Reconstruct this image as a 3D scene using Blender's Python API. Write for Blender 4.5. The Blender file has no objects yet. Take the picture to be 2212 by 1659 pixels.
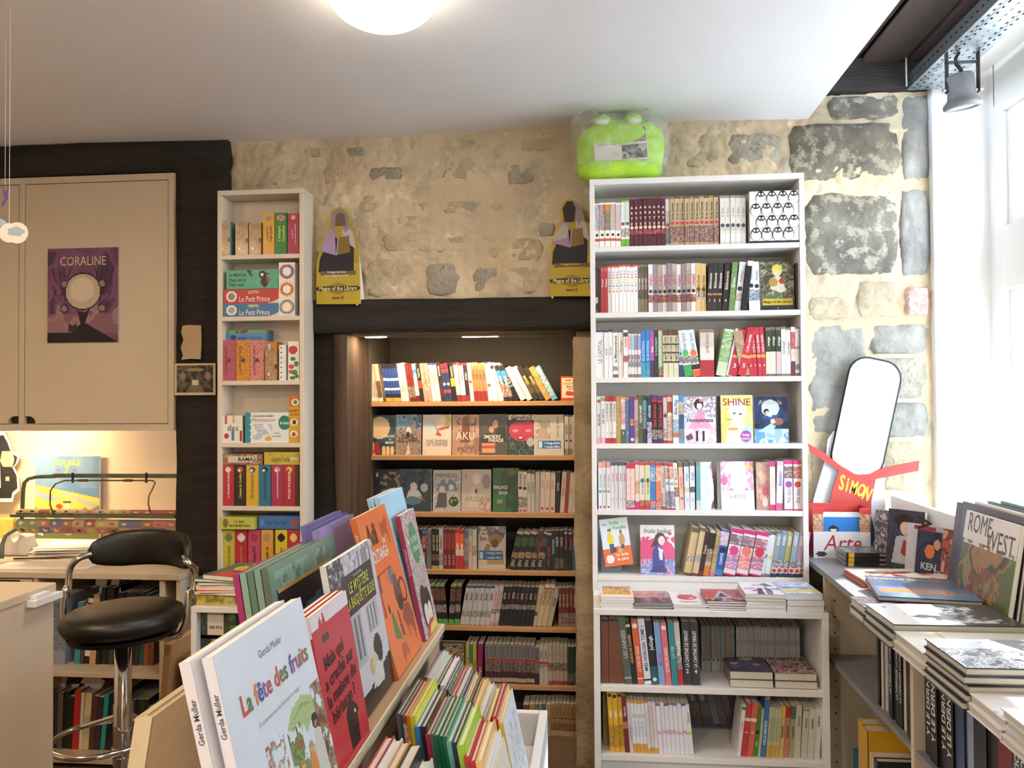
import bpy, math, random
import numpy as np
from mathutils import Matrix, Vector, noise as mn
random.seed(7)
SC = bpy.context.scene
COL = SC.collection
PI = math.pi
# ------------------------------------------------------------------ camera
F, YAW, PIT, ROL, EYE = 1755.0, -0.0975, 0.01816, -0.00634, 1.5
_f = Vector((math.sin(YAW)*math.cos(PIT), math.cos(YAW)*math.cos(PIT), math.sin(PIT)))
_r0 = Vector((math.cos(YAW), -math.sin(YAW), 0)); _u0 = _r0.cross(_f)
_r = _r0*math.cos(ROL)+_u0*math.sin(ROL); _u = -_r0*math.sin(ROL)+_u0*math.cos(ROL)
cam_d = bpy.data.cameras.new('camera'); cam = bpy.data.objects.new('camera', cam_d); COL.objects.link(cam)
cam.matrix_world = Matrix(((_r.x, _u.x, -_f.x, 0), (_r.y, _u.y, -_f.y, 0), (_r.z, _u.z, -_f.z, EYE), (0, 0, 0, 1)))
cam_d.sensor_width = 36; cam_d.lens = F/2212*36; cam_d.clip_start = .05
SC.camera = cam
def _ray(px, py): return _r*((px-1106)/F)-_u*((py-829.5)/F)+_f
def P(px, py, Y):
    """world point at depth Y on the line of sight through a pixel of the photograph"""
    d = _ray(px, py); return Vector((d.x/d.y*Y, Y, EYE+d.z/d.y*Y))
def PXp(px, py, X):
    d = _ray(px, py); return Vector((X, d.y/d.x*X, EYE+d.z/d.x*X))
def PZp(px, py, Z):
    d = _ray(px, py); t = (Z-EYE)/d.z; return Vector((d.x*t, d.y*t, Z))
# ------------------------------------------------------------------ exposure, world, sun, daylight
vs = SC.view_settings; vs.view_transform = 'Standard'; vs.look = 'None'; vs.gamma = 1; vs.use_curve_mapping = False
vs.exposure = EXPO = 0.72
SC.display_settings.display_device = 'sRGB'
SC.cycles.use_denoising = True
SC.cycles.max_bounces = 7; SC.cycles.diffuse_bounces = 5; SC.cycles.transparent_max_bounces = 12
SC.cycles.caustics_reflective = False; SC.cycles.caustics_refractive = False
SC.cycles.sample_clamp_indirect = 6
w = bpy.data.worlds.new('sky'); SC.world = w; w.use_nodes = True
nt = w.node_tree; bg = nt.nodes['Background']
sky = nt.nodes.new('ShaderNodeTexSky'); sky.sky_type = 'NISHITA'; sky.sun_disc = False
sky.sun_elevation = math.radians(52); sky.sun_rotation = math.radians(150); sky.dust_density = 1
hs = nt.nodes.new('ShaderNodeHueSaturation'); hs.inputs['Saturation'].default_value = .55
nt.links.new(sky.outputs[0], hs.inputs['Color']); tn = nt.nodes.new('ShaderNodeMix'); tn.data_type = 'RGBA'; tn.blend_type = 'MULTIPLY'; tn.inputs[0].default_value = 1; tn.inputs[7].default_value = (.93, .985, 1.07, 1)
nt.links.new(hs.outputs[0], tn.inputs[6]); nt.links.new(tn.outputs[2], bg.inputs['Color'])
bg.inputs['Strength'].default_value = 2.35
def light(name, kind, loc, energy, color, direction=None, size=None, size_y=None, portal=False):
    l = bpy.data.lights.new(name, kind); l.energy = energy; l.color = color
    o = bpy.data.objects.new(name, l); COL.objects.link(o); o.location = loc
    if direction: o.rotation_euler = Vector(direction).to_track_quat('-Z', 'Y').to_euler()
    if kind == 'AREA':
        l.size = size
        if size_y: l.shape = 'RECTANGLE'; l.size_y = size_y
        if portal: l.cycles.is_portal = True
    return o
sun = light('sun', 'SUN', (6, 6, 6), 12, (1, .98, .94), (-.6, -.3, -.67)); sun.data.angle = math.radians(1.5)
light('window_daylight_portal', 'AREA', (1.70, 2.5, 1.77), 1, (1, 1, 1), (-1, 0, 0), 1.45, 1.75, True)
light('fill_opening_portal', 'AREA', (1.15, -2.3, .75), 1, (1, 1, 1), (0, 1, 0), .5, .8, True)  # unseen rear opening, added and sized to light the shelf fronts

# ------------------------------------------------------------------ colour and materials
def lin(h):
    if isinstance(h, (tuple, list)): return tuple(h[:3])
    if len(h) == 3: h = ''.join(c*2 for c in h)
    o = []
    for i in (0, 2, 4):
        c = int(h[i:i+2], 16)/255; o.append(c/12.92 if c <= .04045 else ((c+.055)/1.055)**2.4)
    return tuple(o)
MATS = {}
def mat(name, base='888', rough=.5, metal=0, var=0, scale=8, bump=0, bscale=60, base2=None, stretch=(1, 1, 1), attr=False, coat=0, emit=0, alpha=1, detail=4, contrast=(.35, .65), spec=.5):
    if name in MATS: return MATS[name]
    m = bpy.data.materials.new(name); m.use_nodes = True; nt = m.node_tree; N = nt.nodes; L = nt.links
    b = N['Principled BSDF']
    b.inputs['Roughness'].default_value = rough; b.inputs['Metallic'].default_value = metal
    b.inputs['Coat Weight'].default_value = coat; b.inputs['Coat Roughness'].default_value = .12
    b.inputs['Specular IOR Level'].default_value = spec
    tc = N.new('ShaderNodeTexCoord'); mp = N.new('ShaderNodeMapping'); mp.inputs['Scale'].default_value = stretch
    L.new(tc.outputs['Object'], mp.inputs['Vector'])
    nz = N.new('ShaderNodeTexNoise'); nz.inputs['Scale'].default_value = scale; nz.inputs['Detail'].default_value = detail
    L.new(mp.outputs[0], nz.inputs['Vector'])
    mx = N.new('ShaderNodeMix'); mx.data_type = 'RGBA'
    rp = N.new('ShaderNodeMapRange'); rp.inputs[1].default_value = contrast[0]; rp.inputs[2].default_value = contrast[1]
    L.new(nz.outputs['Fac'], rp.inputs[0]); L.new(rp.outputs[0], mx.inputs[0])
    c = (*lin(base), 1)
    if attr:
        at = N.new('ShaderNodeAttribute'); at.attribute_name = 'Col'
        h = N.new('ShaderNodeHueSaturation'); h.inputs['Value'].default_value = 1-var
        L.new(at.outputs['Color'], mx.inputs[6]); L.new(at.outputs['Color'], h.inputs['Color']); L.new(h.outputs[0], mx.inputs[7])
    else:
        mx.inputs[6].default_value = c
        mx.inputs[7].default_value = (*lin(base2), 1) if base2 else tuple(x*(1-var) for x in c[:3])+(1,)
    L.new(mx.outputs[2], b.inputs['Base Color'])
    if bump:
        n2 = N.new('ShaderNodeTexNoise'); n2.inputs['Scale'].default_value = bscale; n2.inputs['Detail'].default_value = 5
        L.new(mp.outputs[0], n2.inputs['Vector'])
        bp = N.new('ShaderNodeBump'); bp.inputs['Strength'].default_value = bump; bp.inputs['Distance'].default_value = .01
        L.new(n2.outputs['Fac'], bp.inputs['Height']); L.new(bp.outputs[0], b.inputs['Normal'])
    if emit:
        b.inputs['Emission Color'].default_value = c; b.inputs['Emission Strength'].default_value = emit
    if alpha < 1: b.inputs['Alpha'].default_value = alpha
    MATS[name] = m; return m
def mix_layer(m, col, scale, lo, hi, stretch=None, kind='noise'):
    """lay a second broken-up colour over a material's base"""
    N = m.node_tree.nodes; L = m.node_tree.links; b = N['Principled BSDF']; src = b.inputs['Base Color'].links[0].from_socket
    tc = N.new('ShaderNodeTexCoord'); mp = N.new('ShaderNodeMapping'); mp.inputs['Scale'].default_value = stretch or (1, 1, 1)
    L.new(tc.outputs['Object'], mp.inputs['Vector'])
    if kind == 'noise':
        t = N.new('ShaderNodeTexNoise'); t.inputs['Scale'].default_value = scale; t.inputs['Detail'].default_value = 8; t.inputs['Roughness'].default_value = .65; out = t.outputs['Fac']
    else:
        t = N.new('ShaderNodeTexVoronoi'); t.inputs['Scale'].default_value = scale; out = t.outputs['Distance']
    L.new(mp.outputs[0], t.inputs['Vector'])
    r = N.new('ShaderNodeMapRange'); r.inputs[1].default_value = lo; r.inputs[2].default_value = hi; L.new(out, r.inputs[0])
    x = N.new('ShaderNodeMix'); x.data_type = 'RGBA'; x.inputs[7].default_value = (*lin(col), 1)
    L.new(r.outputs[0], x.inputs[0]); L.new(src, x.inputs[6]); L.new(x.outputs[2], b.inputs['Base Color'])
    return m
PRINT = mat('printed_card', attr=True, rough=.42, var=.06, scale=30, coat=.15)
GLOSSY = mat('glossy_print', attr=True, rough=.3, var=.04, scale=20, coat=.18)
MATTE = mat('matte_print', attr=True, rough=.7, var=.06, scale=30)
WHITE_L = mat('white_laminate', 'dad9d6', .5, var=.03, scale=3, bump=.02, bscale=200)
CREAM_L = mat('cream_laminate', 'c6b59b', .42, var=.04, scale=3, bump=.02, bscale=200)
WARM_L = mat('warm_white_laminate', 'd2c5b2', .4, var=.03, scale=3, bump=.02, bscale=200)
WALLPAINT = mat('white_wall_paint', 'ecebe8', .6, var=.03, scale=4, bump=.05, bscale=120)
CEILPAINT = mat('ceiling_paint', 'e3e2e1', .8, var=.03, scale=2, bump=.06, bscale=160)
PLASTER = mix_layer(mix_layer(mix_layer(mat('cream_lime_mortar', 'cdbc9e', .92, base2='b8a588', scale=4, bump=1, bscale=22, detail=12), 'aaa08d', 7, .54, .68), '9a8264', 2.6, .64, .8), 'ddcfb4', 13, .58, .7)
ST_BEIGE = mix_layer(mat('beige_limestone', 'bdae93', .9, base2='a6977d', scale=9, bump=1, bscale=40, detail=10), '958c7c', 14, .56, .7)
ST_GREY = mix_layer(mat('grey_limestone', 'a8a091', .9, base2='928b7d', scale=12, bump=1, bscale=60, detail=10), '7d776b', 30, .55, .64)
ST_BLOTCH = mix_layer(mix_layer(mix_layer(mat('blotched_old_plaster', '7d7768', .92, base2='605b50', scale=9, bump=1, bscale=30, detail=10), 'a09786', 20, .52, .6), '857d6d', 5, .6, .75), '403c33', 19, .68, .74, stretch=(2.2, 1, 1))
ST_PALE = mix_layer(mat('pale_flaking_plaster', '989690', .9, base2='7b7872', scale=10, bump=1, bscale=34, detail=10), '8d8880', 20, .58, .68)
TERRA = mix_layer(mat('rose_brick', 'b98f86', .9, base2='d2b2a8', scale=30, bump=1, bscale=60), 'efe6dd', 55, .6, .66)
PIER = mix_layer(mat('brown_worn_stone', 'a8957a', .9, base2='8d795c', scale=8, bump=1, bscale=40, detail=9), '6b5338', 6, .58, .75)
TIMBER = mix_layer(mat('black_old_timber', '2a211b', .75, base2='191310', scale=5, stretch=(1, 1, 8), bump=.8, bscale=30), '4a3526', 7, .62, .8, stretch=(1, 1, .15))
TIMBER_H = mix_layer(mat('black_old_beam', '2a211b', .75, base2='17120f', scale=5, stretch=(.6, 1, 6), bump=.8, bscale=26), '4d382a', 6, .66, .8, stretch=(.2, 1, 1))
TIMBER_B = mix_layer(mat('brown_split_timber', '4c3726', .85, base2='302118', scale=26, stretch=(1, 1, .06), bump=1, bscale=24), '2a1c14', 22, .6, .68, stretch=(1, 1, .05))
PLANKM = mat('dark_ceiling_plank', '3a2a20', .7, base2='271b15', scale=6, stretch=(1, .15, 1), bump=.4, bscale=30)
OAK = mat('oak_veneer', 'b98f62', .5, base2='a67d52', scale=22, stretch=(.08, 1, 3), bump=.1, bscale=90)
OAK_Y = mat('oak_veneer_ledge', 'b79873', .5, base2='a08260', scale=22, stretch=(1, .06, 3), bump=.1, bscale=90)
BIRCH = mat('birch_edge', 'd8c9aa', .5, base2='c5b493', scale=40, stretch=(1, .05, 6))
FLOORM = mat('brown_floor_tiles', '6d5a48', .5, base2='59483a', scale=5, bump=.1)
GREYPAN = mat('dark_grey_back_panel', '4a443c', .7, var=.15, scale=5)
LEATHER = mat('black_leatherette', '17130f', .38, var=.3, scale=20, bump=.12, bscale=220)
CHROME = mat('chrome', 'dcdad6', .12, 1, var=.05, scale=10)
GALV = mat('galvanised_steel', 'b9c0c2', .38, .85, base2='9aa2a6', scale=18, bump=.05)
STEEL_D = mat('dark_grey_steel', '3c3e40', .5, .4, var=.1, scale=12)
GREENM = mat('chipped_green_paint', '6d7864', .45, .3, base2='59644f', scale=16, bump=.15)
BRONZE = mat('bronze_rod', '7b6a4c', .35, .8, var=.2, scale=30)
LAMPGREY = mat('grey_cast_lamp', '777775', .55, .1, var=.08, scale=20, bump=.06, bscale=200)
BLACKP = mat('black_plastic', '101010', .4, var=.2, scale=20)
PAPERM = mat('white_paper', 'efe9df', .7, var=.05, scale=12)
PLUSH = mat('lime_green_plush', 'b4e04a', .9, base2='a2d236', scale=14, bump=.5, bscale=260)
GREYSHELF = mat('grey_shelf_laminate', '7b7c7c', .38, var=.08, scale=6)
BROWNP = mat('brown_panel', '6a4a34', .6, base2='553a28', scale=12, stretch=(.2, 1, 1))
OPAL = mat('opal_glass_lit', 'fff1dc', .3, emit=9)
LEDM = mat('led_emitter', 'ffd9a0', .3, emit=60)
LEAF = mat('sunlit_leaf', '8fb35a', .6, base2='6a9440', scale=3)
FACADE = mat('pale_facade_render', 'd8d4c8', .8, var=.06, scale=2)
# clear film and window glass: see-through with a reflecting surface
def clear(name, tint, gloss):
    m = bpy.data.materials.new(name); m.use_nodes = True; N = m.node_tree.nodes; L = m.node_tree.links
    N.remove(N['Principled BSDF']); o = N['Material Output']
    t = N.new('ShaderNodeBsdfTransparent'); t.inputs[0].default_value = (*tint, 1)
    g = N.new('ShaderNodeBsdfGlossy'); g.inputs['Roughness'].default_value = gloss[1]
    lw = N.new('ShaderNodeLayerWeight'); lw.inputs[0].default_value = .5; pw = N.new('ShaderNodeMath'); pw.operation = 'POWER'; pw.inputs[1].default_value = 4
    f = N.new('ShaderNodeMath'); f.operation = 'MULTIPLY_ADD'; f.inputs[1].default_value = gloss[0]-1; f.inputs[2].default_value = .03; L.new(lw.outputs['Facing'], pw.inputs[0]); L.new(pw.outputs[0], f.inputs[0])
    nz = N.new('ShaderNodeTexNoise'); nz.inputs['Scale'].default_value = gloss[2]
    b = N.new('ShaderNodeBump'); b.inputs['Strength'].default_value = gloss[3]; b.inputs['Distance'].default_value = .01
    L.new(nz.outputs['Fac'], b.inputs['Height']); L.new(b.outputs[0], g.inputs['Normal']); L.new(b.outputs[0], lw.inputs['Normal'])
    x = N.new('ShaderNodeMixShader'); L.new(f.outputs[0], x.inputs[0]); L.new(t.outputs[0], x.inputs[1]); L.new(g.outputs[0], x.inputs[2])
    L.new(x.outputs[0], o.inputs['Surface']); MATS[name] = m; return m
GLASS = clear('window_glass', (.97, .98, .97), (1.45, .02, 1, 0))
FILM = clear('clear_plastic_film', (.97, .98, .97), (1.1, .25, 30, .6))
_n = FILM.node_tree; _d = _n.nodes.new('ShaderNodeBsdfDiffuse'); _d.inputs[0].default_value = (.85, .87, .88, 1); _x = _n.nodes.new('ShaderNodeMixShader')
_z = _n.nodes.new('ShaderNodeTexNoise'); _z.inputs['Scale'].default_value = 11; _m = _n.nodes.new('ShaderNodeMapRange'); _m.inputs[1].default_value = .45; _m.inputs[2].default_value = .75; _m.inputs[3].default_value = .06; _m.inputs[4].default_value = .3
_n.links.new(_z.outputs['Fac'], _m.inputs[0]); _n.links.new(_m.outputs[0], _x.inputs[0]); _o = _n.nodes['Material Output']; _n.links.new(_o.inputs['Surface'].links[0].from_socket, _x.inputs[1]); _n.links.new(_d.outputs[0], _x.inputs[2]); _n.links.new(_x.outputs[0], _o.inputs['Surface'])
VEIL = mat('white_translucent_film', 'e8eef0', .5, alpha=.55)

# ------------------------------------------------------------------ mesh kit
class MB:
    def __init__(s): s.v = []; s.f = []; s.c = []
    def add(s, vs, fs, col=(1, 1, 1), M=None):
        n = len(s.v)
        s.v += [tuple(M @ Vector(p)) for p in vs] if M is not None else [tuple(p) for p in vs]
        s.f += [tuple(i+n for i in f) for f in fs]
        if col and isinstance(col[0], (tuple, list)): s.c += list(col)
        else: s.c += [lin(col)]*len(fs)
        return s
    def box(s, lo, hi, col='fff', cols=None, M=None):
        x0, y0, z0 = lo; x1, y1, z1 = hi
        v = [(x0, y0, z0), (x1, y0, z0), (x1, y1, z0), (x0, y1, z0), (x0, y0, z1), (x1, y0, z1), (x1, y1, z1), (x0, y1, z1)]
        # faces: bottom top front(-y) right(+x) back(+y) left(-x)
        f = [(0, 3, 2, 1), (4, 5, 6, 7), (0, 1, 5, 4), (1, 2, 6, 5), (2, 3, 7, 6), (3, 0, 4, 7)]
        return s.add(v, f, [lin(c) for c in cols] if cols else col, M)
    def prism(s, poly, y0, y1, col='fff', side=None, M=None):
        """polygon in (x,z), counter-clockwise seen from -y, extruded from y0 to y1"""
        n = len(poly); v = [(x, y0, z) for x, z in poly]+[(x, y1, z) for x, z in poly]
        f = [tuple(range(n)), tuple(range(2*n-1, n-1, -1))]+[(i, i+n, (i+1) % n+n, (i+1) % n) for i in range(n)]
        return s.add(v, f, [lin(col), lin(side or col)]+[lin(side or col)]*n, M)
    def tube(s, pts, r, n=10, col='fff', caps=True, M=None):
        pts = [Vector(p) for p in pts]; v = []; f = []; k = len(pts); up = None
        for i, p in enumerate(pts):
            t = (pts[min(i+1, k-1)]-pts[max(i-1, 0)]).normalized()
            if up is None: up = t.orthogonal().normalized()
            up = (up-t*up.dot(t)).normalized(); q = t.cross(up)
            rr = r[i] if isinstance(r, (list, tuple)) else r
            v += [p+(up*math.cos(2*PI*j/n)+q*math.sin(2*PI*j/n))*rr for j in range(n)]
        for i in range(k-1):
            for j in range(n): f.append((i*n+j, i*n+(j+1) % n, (i+1)*n+(j+1) % n, (i+1)*n+j))
        if caps: f += [tuple(range(n-1, -1, -1)), tuple((k-1)*n+j for j in range(n))]
        return s.add(v, f, col, M)
    def lathe(s, prof, n=24, col='fff', M=None, cap=True):
        v = []; f = []; k = len(prof)
        for r, z in prof: v += [(r*math.cos(2*PI*j/n), r*math.sin(2*PI*j/n), z) for j in range(n)]
        for i in range(k-1):
            for j in range(n): f.append((i*n+j, i*n+(j+1) % n, (i+1)*n+(j+1) % n, (i+1)*n+j))
        if cap: f += [tuple(range(n-1, -1, -1)), tuple((k-1)*n+j for j in range(n))]
        return s.add(v, f, col, M)
    def grid(s, fn, nu, nv, cf, M=None):
        """fn(u,v)->point; cf(u,v)->rgb of each cell"""
        v = [fn(i/nu, j/nv) for j in range(nv+1) for i in range(nu+1)]
        f = [(j*(nu+1)+i, j*(nu+1)+i+1, (j+1)*(nu+1)+i+1, (j+1)*(nu+1)+i) for j in range(nv) for i in range(nu)]
        c = [cf((i+.5)/nu, (j+.5)/nv) for j in range(nv) for i in range(nu)]
        return s.add(v, f, c, M)
    def mesh(s, name, m, smooth=False):
        me = bpy.data.meshes.new(name); me.from_pydata([tuple(p) for p in s.v], [], s.f)
        a = me.color_attributes.new('Col', 'FLOAT_COLOR', 'CORNER')
        cnt = np.array([len(f) for f in s.f]); c = np.ones((len(s.c), 4), dtype=np.float32); c[:, :3] = np.array(s.c)
        a.data.foreach_set('color', np.repeat(c, cnt, axis=0).ravel())
        me.materials.append(m)
        if smooth: me.polygons.foreach_set('use_smooth', [True]*len(me.polygons))
        return me
def obj(name, me, parent=None, loc=None, M=None):
    o = bpy.data.objects.new(name, me); COL.objects.link(o)
    if parent: o.parent = parent
    if M is not None: o.matrix_local = M
    elif loc is not None: o.location = loc
    return o
def build(name, mb, m, parent=None, M=None, smooth=False, bevel=0):
    o = obj(name, mb.mesh(name, m, smooth), parent, M=M)
    if bevel:
        b = o.modifiers.new('soft_edges', 'BEVEL'); b.width = bevel; b.segments = 2; b.limit_method = 'ANGLE'
    return o
def tag(o, label, cat, group=None, kind=None):
    if label: o['label'] = label
    if cat: o['category'] = cat
    if group: o['group'] = group
    if kind: o['kind'] = kind
    return o
def thing(name, label, cat, loc=(0, 0, 0), rz=0, group=None, M=None, kind=None):
    o = bpy.data.objects.new(name, None); COL.objects.link(o); o.empty_display_size = .05
    if M is not None: o.matrix_world = M
    else: o.location = loc; o.rotation_euler = (0, 0, rz)
    return tag(o, label, cat, group, kind)
def T(x, y, z): return Matrix.Translation((x, y, z))
def Rx(a): return Matrix.Rotation(math.radians(a), 4, 'X')
def Ry(a): return Matrix.Rotation(math.radians(a), 4, 'Y')
def Rz(a): return Matrix.Rotation(math.radians(a), 4, 'Z')
def axes(x, y, z):
    return Matrix(((x[0], y[0], z[0], 0), (x[1], y[1], z[1], 0), (x[2], y[2], z[2], 0), (0, 0, 0, 1)))
FACE = axes((0, -1, 0), (1, 0, 0), (0, 0, 1))        # a book's cover turned towards -y
FLAT = axes((0, 0, 1), (1, 0, 0), (0, 1, 0))         # lying, cover up, foot towards -y

# ------------------------------------------------------------------ lettering cut from the built-in font
_G = {}
def _raw(body, bold):
    cu = bpy.data.curves.new('t', 'FONT'); cu.body = body; cu.resolution_u = 2; cu.size = 1; cu.offset = .02 if bold else 0
    o = bpy.data.objects.new('t', cu); me = o.to_mesh()
    v = [(p.co.x, p.co.y) for p in me.vertices]; f = [tuple(q.vertices) for q in me.polygons]
    o.to_mesh_clear(); bpy.data.objects.remove(o); bpy.data.curves.remove(cu); return v, f
def glyph(c, bold):
    k = (c, bold)
    if k not in _G:
        w = lambda s: max(p[0] for p in _raw(s, False)[0])
        if 'HH' not in _G: _G['HH'] = w('HH')
        v, f = ([], []) if c == ' ' else _raw(c, bold)
        _G[k] = (v, f, w('H'+c+'H')-_G['HH'])
    return _G[k]
def text(mb, s, size, M, col, bold=True, fit=None, align='c', shear=0, cols=None, track=0, squeeze=1):
    """flat letters in the plane x (reading) / y (up) of M; size = font size, cap height about .73 of it"""
    W = sum(glyph(c, bold)[2]+track for c in s)
    k = size; kx = size*squeeze
    if fit and W*kx > fit: kx = fit/W; k = min(k, kx*1.5)
    x = {'c': -W*kx/2, 'l': 0, 'r': -W*kx}[align]
    for i, c in enumerate(s):
        v, f, a = glyph(c, bold)
        if f: mb.add([(x+(p[0]+shear*p[1])*kx, (p[1]-.36)*k, 0) for p in v], f, cols[i % len(cols)] if cols else col, M)
        x += (a+track)*kx
    return W*kx
def disc(mb, r, M, col, n=10, ry=None):
    mb.add([(r*math.cos(2*PI*i/n), (ry or r)*math.sin(2*PI*i/n), 0) for i in range(n)], [tuple(range(n))], col, M)

# ------------------------------------------------------------------ books
PAGES = 'ece7da'
ORD = 'first second third fourth fifth sixth seventh eighth ninth tenth eleventh twelfth thirteenth fourteenth fifteenth sixteenth seventeenth eighteenth nineteenth twentieth'.split()
NUM = 'one two three four five six seven eight nine ten eleven twelve thirteen fourteen fifteen sixteen seventeen eighteen nineteen twenty'.split()
def parse(style):
    p = style.split(','); return p[0], [q.split(':') for q in p[1:]]
def spine_art(mb, style, w, h, title, num, rnd, y=0.0):
    base, fs = parse(style); cuts = {0., 1.}; cells = False
    for q in fs:
        if q[0] in 'ba': cuts |= {float(q[2]), float(q[3])}
        if q[0] == 'c': cuts.add(1-float(q[2]))
        if q[0] == 'f': cuts.add(float(q[2]))
        if q[0] == 'a':
            cells = True; a, b = float(q[2]), float(q[3]); n = max(2, int((b-a)*h/.0042)); cuts |= {a+(b-a)*i/n for i in range(n)}
    cs = sorted(cuts); us = [0, .28, .5, .75, 1] if cells else [0, 1]
    pal = {}
    v = []; f = []; c = []
    bc = lin(base)
    for j in range(len(cs)-1):
        vm = (cs[j]+cs[j+1])/2
        for i in range(len(us)-1):
            col = bc
            for q in fs:
                if q[0] == 'b' and float(q[2]) <= vm <= float(q[3]): col = lin(q[1])
                elif q[0] == 'c' and vm >= 1-float(q[2]): col = lin(q[1])
                elif q[0] == 'f' and vm <= float(q[2]): col = lin(q[1])
                elif q[0] == 'a' and float(q[2]) <= vm <= float(q[3]):
                    ch = rnd.choice(q[1].split('.'))
                    if ch != '_':
                        pk = [lin(c_) for c_ in q[1].split('.') if c_ != '_']; col = tuple(.52*sum(p_[i_] for p_ in pk)/len(pk)+.48*lin(ch)[i_] for i_ in range(3))
            n = len(v); u0, u1 = us[i], us[i+1]
            v += [((u0-.5)*w, y, cs[j]*h), ((u1-.5)*w, y, cs[j]*h), ((u1-.5)*w, y, cs[j+1]*h), ((u0-.5)*w, y, cs[j+1]*h)]
            f.append((n, n+1, n+2, n+3)); c.append(col)
    mb.add(v, f, c)
    tc = 'f4f0ea'; lo, hi = .3, .86; stack = False; down = False
    for q in fs:
        if q[0] == 't': tc = q[1]; lo = float(q[2]) if len(q) > 2 else lo; hi = float(q[3]) if len(q) > 3 else hi
        if q[0] == 's': stack = True
        if q[0] == 'v': down = True
        if q[0] in 'dD':
            for k, cc in enumerate(q[1].split('.')): disc(mb, w*(.3 if q[0] == 'd' else .42), axes((1, 0, 0), (0, 0, 1), (0, -1, 0)) if 0 else T(0, y-.0004, h*(float(q[2])-k*.058)) @ Rx(90), cc, 8)
    if title:
        if stack:
            n = len(title)
            for k, ch in enumerate(title):
                text(mb, ch, w*.85, T(0, y-.0004, h*(hi-(hi-lo)*k/(n-1))) @ Rx(90), tc)
        else:
            M = T(0, y-.0004, h*(lo+hi)/2) @ Rx(90) @ Rz(-90 if down else 90)
            text(mb, title, w*.72, M, tc, fit=h*(hi-lo))
    if num: text(mb, str(num), w*.75, T(0, y-.0004, h*.22) @ Rx(90), tc)
def book_mesh(th, d, h, style, title=None, num=None, cover=None, hard=False, seed=1, back=None, page=None, only=None):
    """thickness x, depth y (spine at 0), height z, front cover on +x"""
    rnd = random.Random(seed); mb = MB(); base, fs = parse(style); pg = page or PAGES
    ov = .003 if hard else .0006; t = min(.0022 if hard else .0008, th*.2)
    cc = base
    for q in fs:
        if q[0] == 'k': cc = q[1]
    if only != 'pages':
        for sx in (-1, 1):
            x0, x1 = (-th/2, -th/2+t) if sx < 0 else (th/2-t, th/2)
            mb.box((x0, .0008, 0), (x1, d, h), cc if sx > 0 else (back or cc))
        mb.box((-th/2, .0002, 0), (th/2, .0008+t, h), base)
        spine_art(mb, style, th, h, title, num, rnd)
        if cover: cover(mb, T(th/2+.0004, 0, 0) @ axes((0, 1, 0), (0, 0, 1), (1, 0, 0)), d, h)
    if only != 'cover':
        mb.box((-th/2+t, t, ov), (th/2-t, d-ov, h-ov), cols=[pg]*6)
    return mb
def book(name, label, cat, group, M, th, d, h, style, title=None, num=None, cover=None, hard=False, seed=1, m=None, parts=False, page=None, lett=None):
    m = m or PRINT
    if not parts:
        mb = book_mesh(th, d, h, style, title, num, cover, hard, seed, page=page)
        return tag(build(name, mb, m, M=M), label, cat, group)
    t = thing(name, label, cat, group=group, M=M)
    build('cover', book_mesh(th, d, h, style, title, num, cover, hard, seed, only='cover'), m, t)
    build('page_block', book_mesh(th, d, h, style, hard=hard, seed=seed, only='pages', page=page), MATTE, t)
    if lett:
        lb = MB(); lett(lb, T(th/2+.0008, 0, 0) @ axes((0, 1, 0), (0, 0, 1), (1, 0, 0)), d, h); build('lettering', lb, m, t)
    return t
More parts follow.
